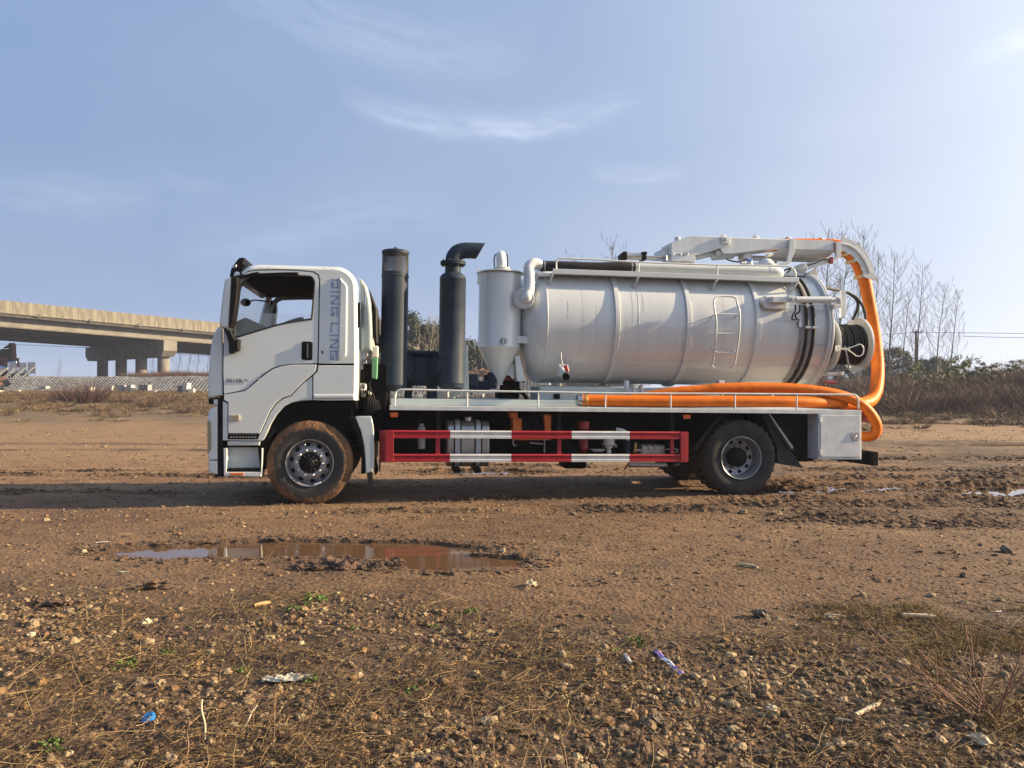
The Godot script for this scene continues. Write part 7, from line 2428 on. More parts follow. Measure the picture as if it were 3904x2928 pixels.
# ---------------------------------------------------------------- far objects
func excavator_and_boards() -> void:
	var d := 76.0
	var x := thing("excavator", "dark maroon excavator with raised arm, cut by the left edge", "excavator", Vector3(-49.592, 2.703, -76))
	var o := x.position
	var m := MB.new()
	m.ext(P2([-49.474, 6.091, -49.241, 6.122, -49.15, 5.915, -49.137, 5.115, -49.09, 4.998, -49.112, 4.666, -49.048, 4.529, -49.039, 4.295, -49.515, 4.295, -49.536, 5.193, -49.512, 5.895]), -0.35, 0.35, 0.04, 1, Transform3D(Basis.IDENTITY, -o * Vector3(1, 1, 0)))
	put("stick", m, mats.excavator_maroon, x)
	m = MB.new()
	m.ext(P2([-49.522, 5.525, -49.489, 5.232, -49.605, 5.068, -49.858, 4.959, -50.032, 4.646, -50.108, 4.217, -50.223, 3.866, -50.769, 3.866, -50.539, 4.646, -50.406, 5.232, -50.31, 5.407, -50.135, 5.525]), -0.4, 0.4, 0.05, 1, Transform3D(Basis.IDENTITY, -o * Vector3(1, 1, 0)))
	put("boom", m, mats.excavator_maroon, x)
	m = MB.new()
	m.ext(P2([-50.174, 5.591, -50.116, 5.677, -49.747, 5.895, -49.493, 5.981, -49.485, 5.856, -49.707, 5.747, -49.901, 5.583]), -0.15, 0.15, 0.03, 1, Transform3D(Basis.IDENTITY, -o * Vector3(1, 1, 0)))
	put("arm_ram", m, mats.black, x)
	m = MB.new()
	m.ext(P2([-52.176, 4.334, -49.954, 4.646, -49.545, 4.685, -49.528, 3.866, -49.752, 3.32, -52.17, 3.242]), -1.5, 1.2, 0.1, 1, Transform3D(Basis.IDENTITY, -o * Vector3(1, 1, 0)))
	put("body", m, mats.excavator_maroon, x)
	m = MB.new()
	m.ext(P2([-52.17, 3.203, -49.751, 3.242, -48.816, 3.378, -48.659, 3.242, -48.619, 2.988, -48.501, 2.929, -48.492, 2.688, -52.167, 2.688]), -1.6, 1.3, 0.12, 1, Transform3D(Basis.IDENTITY, -o * Vector3(1, 1, 0)))
	put("tracks", m, mats.dull_black, x)
	# sign boards standing with their backs to the camera
	var n := 0
	for q in [[[-45.584, 3.924, -44.995, 3.924], [-45.579, 2.972, -44.987, 2.588], "leftmost grey-backed sign board standing on the bank crest"], [[-44.75, 3.932, -44.161, 3.932], [-44.745, 2.961, -44.154, 2.588], "middle grey-backed sign board standing on the bank crest"], [[-43.967, 3.967, -43.306, 3.924], [-43.962, 2.972, -43.299, 2.588], "rightmost and tallest grey-backed sign board on the bank crest"]]:
		var a: Array = q[0]
		var b: Array = q[1]
		var t := thing("sign_board", q[2], "sign board", Vector3((a[0] + a[2]) / 2.0, b[3] - 0.1, -70.0), "sign boards on the bank")
		var w: float = a[2] - a[0]
		var hi: float = a[1] - t.position.y
		var lo: float = b[1] - t.position.y
		for k in 3:
			m = MB.new()
			var h := (hi - lo) / 3.0
			m.box(Vector3(0, lo + h * (k + 0.5), 0), Vector3(w - 0.06, h - 0.05, 0.02), 0.004)
			put("panel", m, mats.board_back, t)
		for k in 4:
			m = MB.new()
			m.box(Vector3(0, lo + (hi - lo) / 3.0 * k, 0.03), Vector3(w, 0.045, 0.045), 0.0)
			put("crossbar", m, mats.galvanised, t)
		for s in [-1.0, 1.0]:
			m = MB.new()
			m.box(Vector3(s * w / 2.0, hi / 2.0, 0.03), Vector3(0.05, hi, 0.05), 0.0)
			put("leg", m, mats.galvanised, t)
			m = MB.new()
			m.beam(Vector3(s * w / 2.0, hi * 0.78, 0.05), Vector3(s * w / 2.0 - 0.75, 0.02, 0.9), 0.04, 0.04)
			put("brace", m, mats.galvanised, t)
		n += 1
	var wb := thing("white_board", "white board with a blue top band standing before the excavator", "sign board", Vector3(-46.76, 2.628, -72))
	m = MB.new()
	var lo := [-47.138, 4.077, -46.333, 4.151, -46.343, 3.996, -46.879, 3.996, -46.904, 3.164, -47.14, 3.164]
	m.ext(P2(lo), -0.05, 0.05, 0.0, 1, Transform3D(Basis.IDENTITY, -wb.position * Vector3(1, 1, 0)))
	put("panel", m, mats.board_white, wb)
	m = MB.new()
	m.ext(P2([-47.12, 4.136, -46.344, 4.181, -46.332, 4.099, -47.119, 4.018]), -0.06, 0.06, 0.0, 1, Transform3D(Basis.IDENTITY, -wb.position * Vector3(1, 1, 0)))
	put("blue_band", m, mats.board_blue, wb)
	m = MB.new()
	for q in [Vector3(-47.14, 3.164, -72), Vector3(-46.904, 3.164, -72)]:
		m.box(Vector3(q.x - wb.position.x, (q.y - wb.position.y) / 2.0, 0), Vector3(0.05, q.y - wb.position.y + 0.2, 0.05))
	put("leg", m, mats.galvanised, wb)
	var tb := thing("white_board", "tilted cream board with a blue stripe, propped up at the left edge", "sign board", Vector3(-47.058, 2.612, -71))
	m = MB.new()
	m.ext(P2([-47.539, 3.778, -47.21, 3.698, -46.717, 3.559, -46.669, 3.45, -47.098, 3.231, -47.279, 2.976, -47.533, 2.83]), -0.05, 0.05, 0.0, 1, Transform3D(Basis(Vector3.RIGHT, -0.25), Vector3.ZERO) * Transform3D(Basis.IDENTITY, -tb.position * Vector3(1, 1, 0)))
	put("panel", m, mats.block_pale, tb)
	m = MB.new()
	m.ext(P2([-47.539, 3.822, -47.21, 3.734, -46.699, 3.588, -46.67, 3.537, -46.991, 3.559, -47.21, 3.617, -47.538, 3.72]), -0.06, 0.06, 0.0, 1, Transform3D(Basis(Vector3.RIGHT, -0.25), Vector3.ZERO) * Transform3D(Basis.IDENTITY, -tb.position * Vector3(1, 1, 0)))
	put("blue_stripe", m, mats.board_blue, tb)
	m = MB.new()
	for q in [Vector3(-46.753, 3.395, -71), Vector3(-46.553, 3.523, -71)]:
		m.beam(q - tb.position * Vector3(1, 1, 0) + Vector3(0, 0, 71), Vector3(q.x - tb.position.x - 1.5, 0, 0.4), 0.05, 0.05)
	put("brace", m, mats.galvanised, tb)


func block_stacks() -> void:
	# a hollow block lying on its side: two square holes face the camera
	var m := MB.new()
	var w := 0.36
	var h := 0.19
	for k in 3:
		m.box(Vector3(-w / 2.0 + 0.022 + k * (w - 0.044) / 2.0, h / 2.0, 0), Vector3(0.044, h, 0.5), 0.005)
	for k in 2:
		m.box(Vector3(-w / 4.0 + k * w / 2.0, 0.022, 0), Vector3(w / 2.0 - 0.045, 0.044, 0.5))
		m.box(Vector3(-w / 4.0 + k * w / 2.0, h - 0.022, 0), Vector3(w / 2.0 - 0.045, 0.044, 0.5))
	var hollow := m.mesh()
	m = MB.new()
	m.box(Vector3(0, h / 2.0, 0), Vector3(w, h, 0.5), 0.012)
	var solid := m.mesh()
	# photo columns x0..x1 and rows, holes or solid sides, pale or grey
	var list := [
		[Vector3(-36.594, 1.44, -57), 1, 1, true, true, "single pale hollow block at the far left foot of the bank"],
		[Vector3(-38.209, 1.469, -57.5), 1, 1, true, true, "pale hollow block cut by the left edge of the picture"],
		[Vector3(-36.738, 1.598, -60.7), 1, 1, true, true, "lone white block lying halfway up the bank above the bushes"],
		[Vector3(-31.536, 1.253, -56), 1, 1, true, true, "pale hollow block beside the big leafless bush"],
		[Vector3(-31.966, 1.311, -56), 2, 1, false, true, "low pair of pale slabs left of the big leafless bush"],
		[Vector3(-31.463, 1.396, -57.5), 1, 2, true, true, "two pale blocks stacked just behind the big leafless bush"],
		[Vector3(-29.189, 1.196, -56), 1, 3, true, true, "pale three-high column of blocks beside the low block"],
		[Vector3(-28.787, 1.211, -55.9), 1, 1, true, true, "low pale block right of the three-high column"],
		[Vector3(-28.519, 1.252, -56.4), 2, 3, false, false, "dark grey stack of blocks with rounded side, before the white column"],
		[Vector3(-27.729, 1.196, -56), 1, 3, true, true, "white three-high block column with dark holes"],
		[Vector3(-26.67, 1.225, -56), 2, 3, true, false, "grey double stack of hollow blocks, mid bank"],
		[Vector3(-26.055, 1.183, -55.8), 2, 1, false, true, "cream low slab right of the grey double stack"],
		[Vector3(-25.347, 1.196, -56), 2, 1, true, false, "low dark row of hollow blocks between two cream slabs"],
		[Vector3(-24.721, 1.168, -55.8), 1, 1, false, true, "short cream slab right of the low dark row"],
		[Vector3(-24.058, 1.182, -56), 1, 3, true, false, "dark hollow stack leaning on the tallest cream pile"],
		[Vector3(-23.601, 1.168, -55.9), 1, 4, false, true, "tallest cream pile of blocks at the foot of the bank"],
		[Vector3(-23.147, 1.169, -55.7), 1, 2, false, true, "stepped cream blocks at the right of the tallest pile"],
		[Vector3(-8.928, 0.86, -56), 2, 3, true, false, "grey hollow blocks seen under the left silencer"],
		[Vector3(-6.601, 0.897, -55), 1, 2, false, true, "cream blocks seen between the silencers above the deck"],
		[Vector3(-6.376, 0.874, -56), 1, 2, true, false, "grey blocks right of the cream ones above the deck"],
		[Vector3(-4.908, 0.87, -55), 2, 3, true, true, "pale block pile seen right below the right silencer"],
		[Vector3(-2.198, 0.843, -55), 1, 2, false, true, "cream blocks seen below the blue suction pipe"],
		[Vector3(-1.74, 0.879, -55.5), 2, 2, true, false, "grey hollow blocks seen under the cyclone cone"]]
	var r := RandomNumberGenerator.new()
	r.seed = 19
	for q in list:
		var at: Vector3 = q[0]
		at.y = top_of(at.x, at.z) - 0.02 + (0.16 if at.z < -59.0 else 0.0)
		var t := thing("block_stack", q[5], "block stack", at, "concrete block stacks at the foot of the bank", r.randf_range(-0.25, 0.25))
		for i in q[1]:
			for j in q[2]:
				var o := put("concrete_block", hollow if q[3] else solid, mats.block_pale if q[4] else mats.concrete_block, t)
				o.position = Vector3((i - (q[1] - 1) / 2.0) * (w + 0.01) + r.randf_range(-0.015, 0.015), j * (h + 0.004), r.randf_range(-0.03, 0.03))
				o.rotation.y = r.randf_range(-0.05, 0.05)


func poles() -> void:
	var foot := Vector3(38.759, 4.121, -74)
	var head := Vector3(38.853, 7.131, -74)
	var t := thing("utility_pole", "wooden utility pole among the bare trees at right", "pole", Vector3(foot.x, 0.6, -74.0))
	var m := MB.new()
	m.cyl(Vector3(0, -0.3, 0), Vector3(head.x - foot.x, head.y - 0.6, 0), 0.13, 12, 0.0, 0.10)
	put("shaft", m, mats.bark, t)
	m = MB.new()
	m.box(Vector3(head.x - foot.x, head.y - 0.72, 0.12), Vector3(0.9, 0.09, 0.09))
	for s in [-0.4, 0.0, 0.4]:
		m.cyl(Vector3(head.x - foot.x + s, head.y - 0.68, 0.12), Vector3(head.x - foot.x + s, head.y - 0.5, 0.12), 0.04, 8)
	put("crossarm", m, mats.bark, t)
	var lines := [
		[[head + Vector3(0, -0.1, 0), head + Vector3(30, -0.75, 5), head + Vector3(64, -0.55, 10)], "upper overhead wire running right from the utility pole"],
		[[Vector3(42.134, 6.508, -72), Vector3(46.56, 6.215, -70), Vector3(51.323, 5.941, -66)], "lower thin overhead wire at the right edge"],
		[[head + Vector3(0, -0.1, 0), head + Vector3(-22, -1.4, -4), head + Vector3(-50, -0.4, -10)], "overhead wire running left from the utility pole behind the truck"],
		[[Vector3(-83.009, 8.838, -118), Vector3(-78.481, 8.566, -118), Vector3(-64.599, 7.962, -118), Vector3(-55.847, 7.434, -118), Vector3(-51.321, 7.072, -118), Vector3(-42.268, 6.499, -118)], "dark overhead wire sagging below the bridge deck"]]
	for q in lines:
		m = MB.new()
		var a: Array = q[0]
		m.tube(smooth(PackedVector3Array(a), 8), [0.022 if a.size() == 3 else 0.035], 5)
		var o := put("overhead_wire", m, mats.wire)
		tag(o, q[1], "wire")


# ---------------------------------------------------------------- stones, straw and litter in front
func pebble(sd: int, squash: float, rough: float, seg := 9, rows := 6) -> ArrayMesh:
	var f := FastNoiseLite.new()
	f.seed = sd
	f.frequency = 1.0
	var m := MB.new()
	var g := []
	for j in rows + 1:
		var row := []
		var b := -PI / 2.0 + PI * j / rows
		for i in seg:
			var a := TAU * i / seg
			var v := Vector3(cos(a) * cos(b), sin(b), sin(a) * cos(b))
			var k := 1.0 + rough * f.get_noise_3dv(v * 1.3 + Vector3(sd, 0, 0)) + rough * 0.4 * f.get_noise_3dv(v * 3.0)
			row.append(v * k * Vector3(1.0, squash, 0.8))
		g.append(row)
	for j in rows:
		for i in seg:
			m.quad(g[j][i], g[j][(i + 1) % seg], g[j + 1][(i + 1) % seg], g[j + 1][i])
	return m.mesh()


func straw(sd: int, l: float, w: float, bend: float) -> ArrayMesh:
	var r := RandomNumberGenerator.new()
	r.seed = sd
	var p := PackedVector3Array()
	var rad := PackedFloat32Array()
	var d := Vector3(1, 0.1, 0).normalized()
	var at := Vector3(-l / 2.0, 0, 0)
	for i in 6:
		p.append(at)
		rad.append(w * (1.0 - 0.12 * i))
		at += d * l / 5.0
		d = (d + Vector3(0, r.randf_range(-0.35, 0.22) * bend, r.randf_range(-0.5, 0.5) * bend)).normalized()
	var m := MB.new()
	m.tube(p, rad, 3, false, false)
	return m.mesh()


func foreground() -> void:
	var r := RandomNumberGenerator.new()
	r.seed = 404
	# pebbles
	var shapes := [pebble(1, 0.62, 0.35), pebble(2, 0.75, 0.5), pebble(3, 0.5, 0.4), pebble(4, 0.68, 0.7), pebble(7, 0.55, 0.6)]
	var tones := [Color(0.20, 0.135, 0.070), Color(0.32, 0.24, 0.135), Color(0.130, 0.080, 0.042), Color(0.165, 0.120, 0.072), Color(0.21, 0.120, 0.050), Color(0.090, 0.058, 0.034)]
	for s in 5:
		var xs := []
		var cs := []
		var tries := 0
		while xs.size() < 9500 and tries < 110000:
			tries += 1
			var d := 1.7 + 7.5 * pow(r.randf(), 1.5)
			var x := r.randf_range(-1.0, 1.0) * (0.72 * d + 0.8)
			var den := stony(x, d)
			den *= 0.22 + 0.85 * smoothstep(-0.25, 0.35, noise_b.get_noise_2d(x * 0.8 + 20.0, d * 0.8)) + 1.1 * smoothstep(0.0, 0.8, x) * smoothstep(4.5, 3.6, d) * (1.0 - smoothstep(1.9, 2.5, x))
			if x > 2.6: den *= 0.4
			den = maxf(den, 0.05)
			if d > 5.6: den = 0.03 + 0.16 * smoothstep(0.15, 0.4, noise_b.get_noise_2d(x * 0.7, d * 0.9 + 4.0))
			if r.randf() > den:
				continue
			var y := height(x, -d)
			if wet_now > 0.3:
				continue
			var k := 0.0042 + 0.0055 * absf(r.randfn()) * absf(r.randfn()) + (0.009 * absf(r.randfn()) if r.randf() < 0.16 else 0.0)
			k = minf(k, 0.036)
			xs.append(Transform3D(Basis(Vector3.UP, r.randf() * TAU) * Basis(Vector3.RIGHT, r.randf_range(-0.5, 0.5)).scaled(Vector3.ONE * k), Vector3(x, y + k * 0.06, -d)))
			cs.append(tones[r.randi() % 6] * r.randf_range(0.6, 1.1))
		for i in 1500:       # sparser stones out over the yard
			var d := r.randf_range(8.5, 27.0)
			var x := r.randf_range(-0.78, 0.78) * d
			if r.randf() > 0.25 + 1.1 * smoothstep(0.0, 0.4, noise_b.get_noise_2d(x * 0.25, d * 0.5 + 60.0)):
				continue
			var y := height(x, -d)
			if wet_now > 0.3:
				continue
			var k := 0.007 + 0.010 * absf(r.randfn()) + 0.0006 * d
			xs.append(Transform3D(Basis(Vector3.UP, r.randf() * TAU).scaled(Vector3.ONE * minf(k, 0.06)), Vector3(x, y - k * 0.1, -d)))
			cs.append(tones[r.randi() % 6] * r.randf_range(0.45, 1.0))
		var o := many("pebbles", shapes[s], mats.tinted, xs, cs)
		tag(o, ["rounded tan pebbles scattered over the stony verge", "plump brown pebbles mixed into the straw", "flat pebbles lying in the stony verge", "angular broken stones in the stony verge", "flattish chipped stones in the stony verge"][s], "pebbles", "", "stuff")
	# straw and rootlets
	var stalks := [straw(1, 0.08, 0.0013, 1.6), straw(2, 0.12, 0.0016, 1.4), straw(3, 0.055, 0.0013, 2.2), straw(4, 0.19, 0.0018, 0.9), straw(5, 0.07, 0.0022, 1.8)]
	var st := [Color(0.22, 0.145, 0.062), Color(0.115, 0.070, 0.033), Color(0.060, 0.036, 0.020), Color(0.32, 0.23, 0.10), Color(0.085, 0.052, 0.028)]
	for s in 5:
		var xs := []
		var cs := []
		var tries := 0
		while xs.size() < 6600 and tries < 90000:
			tries += 1
			var d := 1.7 + 6.2 * pow(r.randf(), 1.35)
			var x := r.randf_range(-1.0, 1.0) * (0.72 * d + 0.8)
			var den := stony(x, d) * (0.25 + 1.0 * smoothstep(-0.2, 0.4, noise_b.get_noise_2d(x * 0.7 - 30.0, d * 0.9)) + 0.6 * smoothstep(-1.0, -2.2, x) * smoothstep(3.8, 2.6, d))
			if d > 5.5: den = 0.03 + 0.10 * smoothstep(0.2, 0.5, noise_b.get_noise_2d(x * 0.6 + 8.0, d))
			if r.randf() > den:
				continue
			var y := height(x, -d)
			if wet_now > 0.3:
				continue
			var b := Basis(Vector3.UP, r.randf() * TAU) * Basis(Vector3.BACK, r.randfn() * 0.20 + (0.5 if r.randf() < 0.05 else 0.0))
			var k := r.randf_range(0.6, 1.25)
			xs.append(Transform3D(b.scaled(Vector3(k, k, k)), Vector3(x, y + 0.004 + 0.008 * r.randf(), -d)))
			cs.append(st[r.randi() % 5] * r.randf_range(0.7, 1.2))
		var o := many("straw", stalks[s], mats.blade, xs, cs)
		tag(o, ["short dry straw strewn among the pebbles", "longer dry straw lying over the verge", "curly brown rootlets strewn among the pebbles", "long dead stalks lying across the verge", "short thick dead stems among the pebbles"][s], "straw", "", "stuff")
	# mud clods along the ruts and round the puddle
	var lump := [pebble(11, 0.7, 0.9, 8, 5), pebble(15, 0.6, 1.0, 8, 5)]
	for s in 2:
		var xs := []
		var cs := []
		var tries := 0
		while xs.size() < 9000 and tries < 120000:
			tries += 1
			var d := r.randf_range(5.6, 17.0)
			var x := r.randf_range(-0.8, 0.85) * d
			var y := height(x, -d)
			var p := smoothstep(0.25, 0.9, rut_now) * 0.5
			if wet_now > 0.02 and wet_now < 0.85: p = maxf(p, 0.35)
			p = maxf(p, 0.05)
			if wet_now > 0.9 or r.randf() > p:
				continue
			var k := 0.006 + 0.012 * absf(r.randfn()) * (0.5 if p < 0.06 else 1.0)
			k = minf(k, 0.05)
			xs.append(Transform3D((Basis(Vector3.UP, r.randf() * TAU) * Basis(Vector3.RIGHT, r.randf_range(-0.6, 0.6))).scaled(Vector3(k * 1.2, k * 0.7, k)), Vector3(x, y + k * 0.1, -d)))
			var t := r.randf_range(0.6, 1.2)
			cs.append(Color(0.105, 0.063, 0.036) * t)
		for i in 110:       # the torn heap beside the puddle
			var q := Vector2(r.randfn() * 0.20, r.randfn() * 0.08)
			var x := -1.30 + q.x
			var z := -6.22 + q.y
			var k := 0.014 + 0.018 * absf(r.randfn())
			xs.append(Transform3D((Basis(Vector3.UP, r.randf() * TAU) * Basis(Vector3.RIGHT, r.randf_range(-0.6, 0.6))).scaled(Vector3(k * 1.2, k, k)), Vector3(x, height(x, z) + 0.035 * exp(-q.x * q.x / 0.12 - q.y * q.y / 0.02) * r.randf(), z)))
			cs.append(Color(0.075, 0.044, 0.026) * r.randf_range(0.7, 1.2))
		var o := many("mud_clods", lump[s], mats.tinted, xs, cs)
		tag(o, "crumbled mud clods along the tyre ruts" if s == 0 else "torn mud lumps beside the puddle and in the ruts", "mud", "", "stuff")
	# stones that stand out
	var big := [pebble(21, 0.65, 0.5, 16, 10), pebble(22, 0.5, 0.45, 16, 10), pebble(23, 0.7, 0.75, 14, 9), pebble(25, 0.55, 0.3, 16, 10)]
	var rocks := [
		[Vector3(-2.876, 0, -4.638), 0.040, 0, 0, "large tan stone near the left edge, above a smaller white one"],
		[Vector3(-2.79, 0, -4.478), 0.030, 1, 2, "pale whitish stone just below the large tan stone at left"],
		[Vector3(-2.225, 0, -4.699), 0.033, 2, 2, "cream stone in the gravel below and right of the puddle's left end"],
		[Vector3(-2.217, 0, -4.785), 0.024, 3, 0, "small tan stone touching the cream one"],
		[Vector3(-2.839, 0, -4.944), 0.036, 1, 0, "flat tan stone beside a dark mud clod at left"],
		[Vector3(-3.752, 0, -6.765), 0.028, 0, 2, "pale stone left of the tip of the puddle"],
		[Vector3(0.133, 0, -5.622), 0.045, 2, 2, "cream boulder-shaped stone alone in the smooth mud"],
		[Vector3(-0.08, 0, -6.765), 0.030, 2, 2, "white stone at the right end of the puddle"],
		[Vector3(1.566, 0, -4.828), 0.060, 2, 1, "dark grey angular rock, biggest on the right side"],
		[Vector3(2.9, 0, -5.344), 0.030, 1, 0, "orange-tan stone lying alone on the right mud"],
		[Vector3(1.138, 0, -3.378), 0.036, 0, 2, "round cream stone in the lower right gravel"],
		[Vector3(0.994, 0, -3.492), 0.034, 3, 0, "flat brown stone left of the round cream one"],
		[Vector3(0.761, 0, -3.503), 0.030, 0, 0, "reddish tan stone in the gravel near the purple wrapper"],
		[Vector3(1.884, 0, -4.191), 0.042, 1, 1, "broad flat grey stone in the right gravel"],
		[Vector3(1.885, 0, -3.126), 0.042, 0, 2, "pale round stone under the dead twiggy shrub"],
		[Vector3(0.271, 0, -4.119), 0.024, 3, 2, "white oval stone left of the white bottle"],
		[Vector3(0.611, 0, -3.292), 0.040, 2, 1, "dark lumpy stone below the straw patch"],
		[Vector3(-1.306, 0, -2.964), 0.036, 0, 0, "tan egg-shaped stone at the bottom edge, left of centre"],
		[Vector3(-1.694, 0, -3.716), 0.030, 2, 0, "tan stone half buried left of the white rag"],
		[Vector3(-1.793, 0, -3.702), 0.030, 2, 1, "dark brown stone beside the half buried tan one"],
		[Vector3(-2.227, 0, -4.711), 0.028, 0, 2, "cream stone in the upper left gravel"],
		[Vector3(-1.184, 0, -4.333), 0.022, 3, 2, "pale stone in the straw above the white rag"],
		[Vector3(-0.187, 0, -3.852), 0.026, 0, 0, "tan stone near the middle of the lower picture"],
		[Vector3(-0.111, 0, -3.315), 0.026, 2, 2, "pale lumpy stone at bottom centre"],
		[Vector3(-10.173, 0, -19.255), 0.060, 2, 0, "tan stone alone on the sand left of the cab"],
		[Vector3(3.056, 0, -8.891), 0.060, 2, 0, "brown stone in the mud behind the rear wheel"],
		[Vector3(2.725, 0, -9.096), 0.055, 1, 0, "flat brown stone nearest the rear wheel"],
		[Vector3(4.334, 0, -6.77), 0.055, 2, 1, "dark stone near the right edge of the mud"]]
	for q in rocks:
		var at: Vector3 = q[0]
		at.y = height(at.x, at.z) + q[1] * 0.22
		var o := put("stone", big[q[2]], [mats.stone, mats.stone_grey, mats.stone_pale][q[3]])
		o.position = at
		o.rotation = Vector3(r.randf_range(-0.3, 0.3), r.randf() * TAU, r.randf_range(-0.3, 0.3))
		o.scale = Vector3.ONE * q[1]
		tag(o, q[4], "stone", "stones lying on the yard")
	# clods
	for q in [[Vector3(-2.574, 0, -5.552), 0.10, "torn mud clod in the gravel right below the puddle's blue end"], [Vector3(-2.966, 0, -5.067), 0.08, "dark mud clod beside the flat tan stone at left"], [Vector3(3.767, 0, -9.398), 0.06, "mud clod lying in the ruts behind the rear wheel"], [Vector3(-0.512, 0, -5.971), 0.07, "mud clod standing in the right end of the puddle"], [Vector3(-36.213, 0, -56.005), 0.30, "distant dark mud heap on the sand at far left"]]:
		var m := MB.new()
		var c := RandomNumberGenerator.new()
		c.seed = int(q[1] * 1000.0)
		for i in 26:
			var v := Vector3(c.randfn() * 0.7, absf(c.randfn()) * 0.22, c.randfn() * 0.35) * float(q[1])
			var s: float = q[1] * c.randf_range(0.10, 0.30)
			var src: Array = lump[i % 2].surface_get_arrays(0)
			var tv: PackedVector3Array = src[Mesh.ARRAY_VERTEX]
			var b := Basis(Vector3.UP, c.randf() * TAU).scaled(Vector3(s * 1.3, s, s))
			for k in range(0, tv.size(), 3):
				m.tri(v + b * tv[k], v + b * tv[k + 1], v + b * tv[k + 2])
		var o := put("mud_clod", m, mats.mud)
		o.position = q[0] + Vector3(0, height(q[0].x, q[0].z), 0)
		tag(o, q[2], "mud clod")
	# green weeds
	var tuft := leafy(91, Vector3(0.10, 0.035, 0.07), 240, 0.011, Color(0.035, 0.085, 0.012), Color(0.115, 0.185, 0.030), 16)
	for q in [[Vector3(-1.996, 0, -3.997), 1.0, "green weed tuft left of the white rag"], [Vector3(-1.39, 0, -3.925), 0.75, "green weed tuft just above left of the white rag"], [Vector3(-1.337, 0, -5.172), 1.35, "biggest patch of green weeds, behind the broken stick"], [Vector3(-1.415, 0, -4.956), 0.8, "green weeds between stick and white shell"], [Vector3(-0.253, 0, -4.915), 0.8, "green weed tuft at the edge of the smooth mud"], [Vector3(-1.874, 0, -4.191), 0.6, "small green sprig in the left gravel"], [Vector3(-0.483, 0, -3.645), 0.6, "small green sprig at lower centre"], [Vector3(-1.823, 0, -3.073), 0.8, "green blades in the straw at bottom left"], [Vector3(0.699, 0, -4.317), 0.95, "green weeds beside the white bottle"], [Vector3(0.568, 0, -4.21), 0.5, "tiny green sprig left of the white bottle"], [Vector3(1.973, 0, -4.509), 0.6, "green sprig in the right gravel"], [Vector3(-0.462, 0, -4.642), 0.6, "tiny green sprig right of centre in the gravel"], [Vector3(-0.975, 0, -3.775), 0.6, "green sprig right of the white rag"], [Vector3(-0.931, 0, -4.553), 0.5, "tiny green sprig in the middle straw"]]:
		var at: Vector3 = q[0]
		var o := put("weed_tuft", tuft, mats.leaf)
		o.position = Vector3(at.x, height(at.x, at.z) - 0.004, at.z)
		o.rotation.y = r.randf() * TAU
		o.scale = Vector3.ONE * q[1]
		tag(o, q[2], "weed", "green weeds on the verge")
	# yellowing turf at the right
	var turf := twig_clump(95, 34, 0.055, 0.09, 0.0016, Color(0.125, 0.088, 0.038), Color(0.25, 0.175, 0.075), 0.5)
	var xs := []
	var cs := []
	while xs.size() < 1300:
		var d := r.randf_range(2.2, 5.1)
		var x := r.randf_range(1.2, 0.75 * d + 0.6)
		if x < 1.2 or r.randf() > smoothstep(-0.15, 0.4, noise_b.get_noise_2d(x * 0.9, d * 0.9)) * smoothstep(1.6, 2.8, x):
			continue
		var s := r.randf_range(0.5, 1.25)
		xs.append(Transform3D(Basis(Vector3.UP, r.randf() * TAU).scaled(Vector3(s, s, s)), Vector3(x, height(x, -d) - 0.003, -d)))
		cs.append(Color(1, 1, 1).lerp(Color(0.62, 0.88, 0.40), 0.5 * r.randf() * r.randf()) * r.randf_range(0.75, 1.2))
	tag(many("turf", turf, mats.blade, xs, cs), "short yellowing grass over the mud at lower right", "grass", "", "stuff")
	# dead stalks standing and leaning in the foreground
	xs = []
	cs = []
	var tall := straw(33, 0.42, 0.0020, 0.35)
	for i in 260:
		var d := 1.75 + 1.6 * pow(r.randf(), 1.3)
		var x := r.randf_range(-0.75, 0.8) * d
		if noise_b.get_noise_2d(x * 1.2 + 5.0, d) < -0.05 and x > -0.7:
			continue
		var b := Basis(Vector3.UP, r.randf() * TAU) * Basis(Vector3.BACK, r.randf_range(0.08, 0.5))
		xs.append(Transform3D(b.scaled(Vector3.ONE * r.randf_range(0.5, 1.15)), Vector3(x, height(x, -d) + 0.05, -d)))
		cs.append(Color(0.15, 0.085, 0.054).lerp(Color(0.25, 0.17, 0.085), r.randf()) * r.randf_range(0.7, 1.1))
	tag(many("dead_stalks", tall, mats.blade, xs, cs), "thin dead stalks leaning over the stones at the bottom", "stalks", "", "stuff")
	for q in [[Vector3(-1.252, 0, -3.15), Vector3(-1.502, 0, -3.687), 0.16, "pale upright broken stalk at lower left"], [Vector3(-1.153, 0, -3.258), Vector3(-1.204, 0, -3.631), 0.10, "pale forked stalk right of the upright broken one"], [Vector3(-0.933, 0, -2.992), Vector3(-1.167, 0, -3.775), 0.26, "thin red-brown stem rising towards the white rag"], [Vector3(-0.849, 0, -3.109), Vector3(-1.081, 0, -4.488), 0.34, "tall thin stem slanting up right of the white rag"], [Vector3(-1.257, 0, -2.973), Vector3(-1.419, 0, -3.35), 0.15, "short brown stem at the bottom, left of the pale ones"], [Vector3(0.513, 0, -2.955), Vector3(0.566, 0, -3.303), 0.13, "thin dark stem at the bottom, right of centre"], [Vector3(-0.259, 0, -3.576), Vector3(-0.31, 0, -4.553), 0.17, "thin upright stem near the picture's middle"]]:
		var a: Vector3 = q[0]
		a.y = height(a.x, a.z) - 0.01
		var e := Vector3(lerpf(a.x, q[1].x * (a.z / q[1].z), 0.9), a.y + q[2], a.z - 0.04)
		var m := MB.new()
		var rad := 0.0022 if q[3].begins_with("thin") or q[3].begins_with("tall") else 0.0042
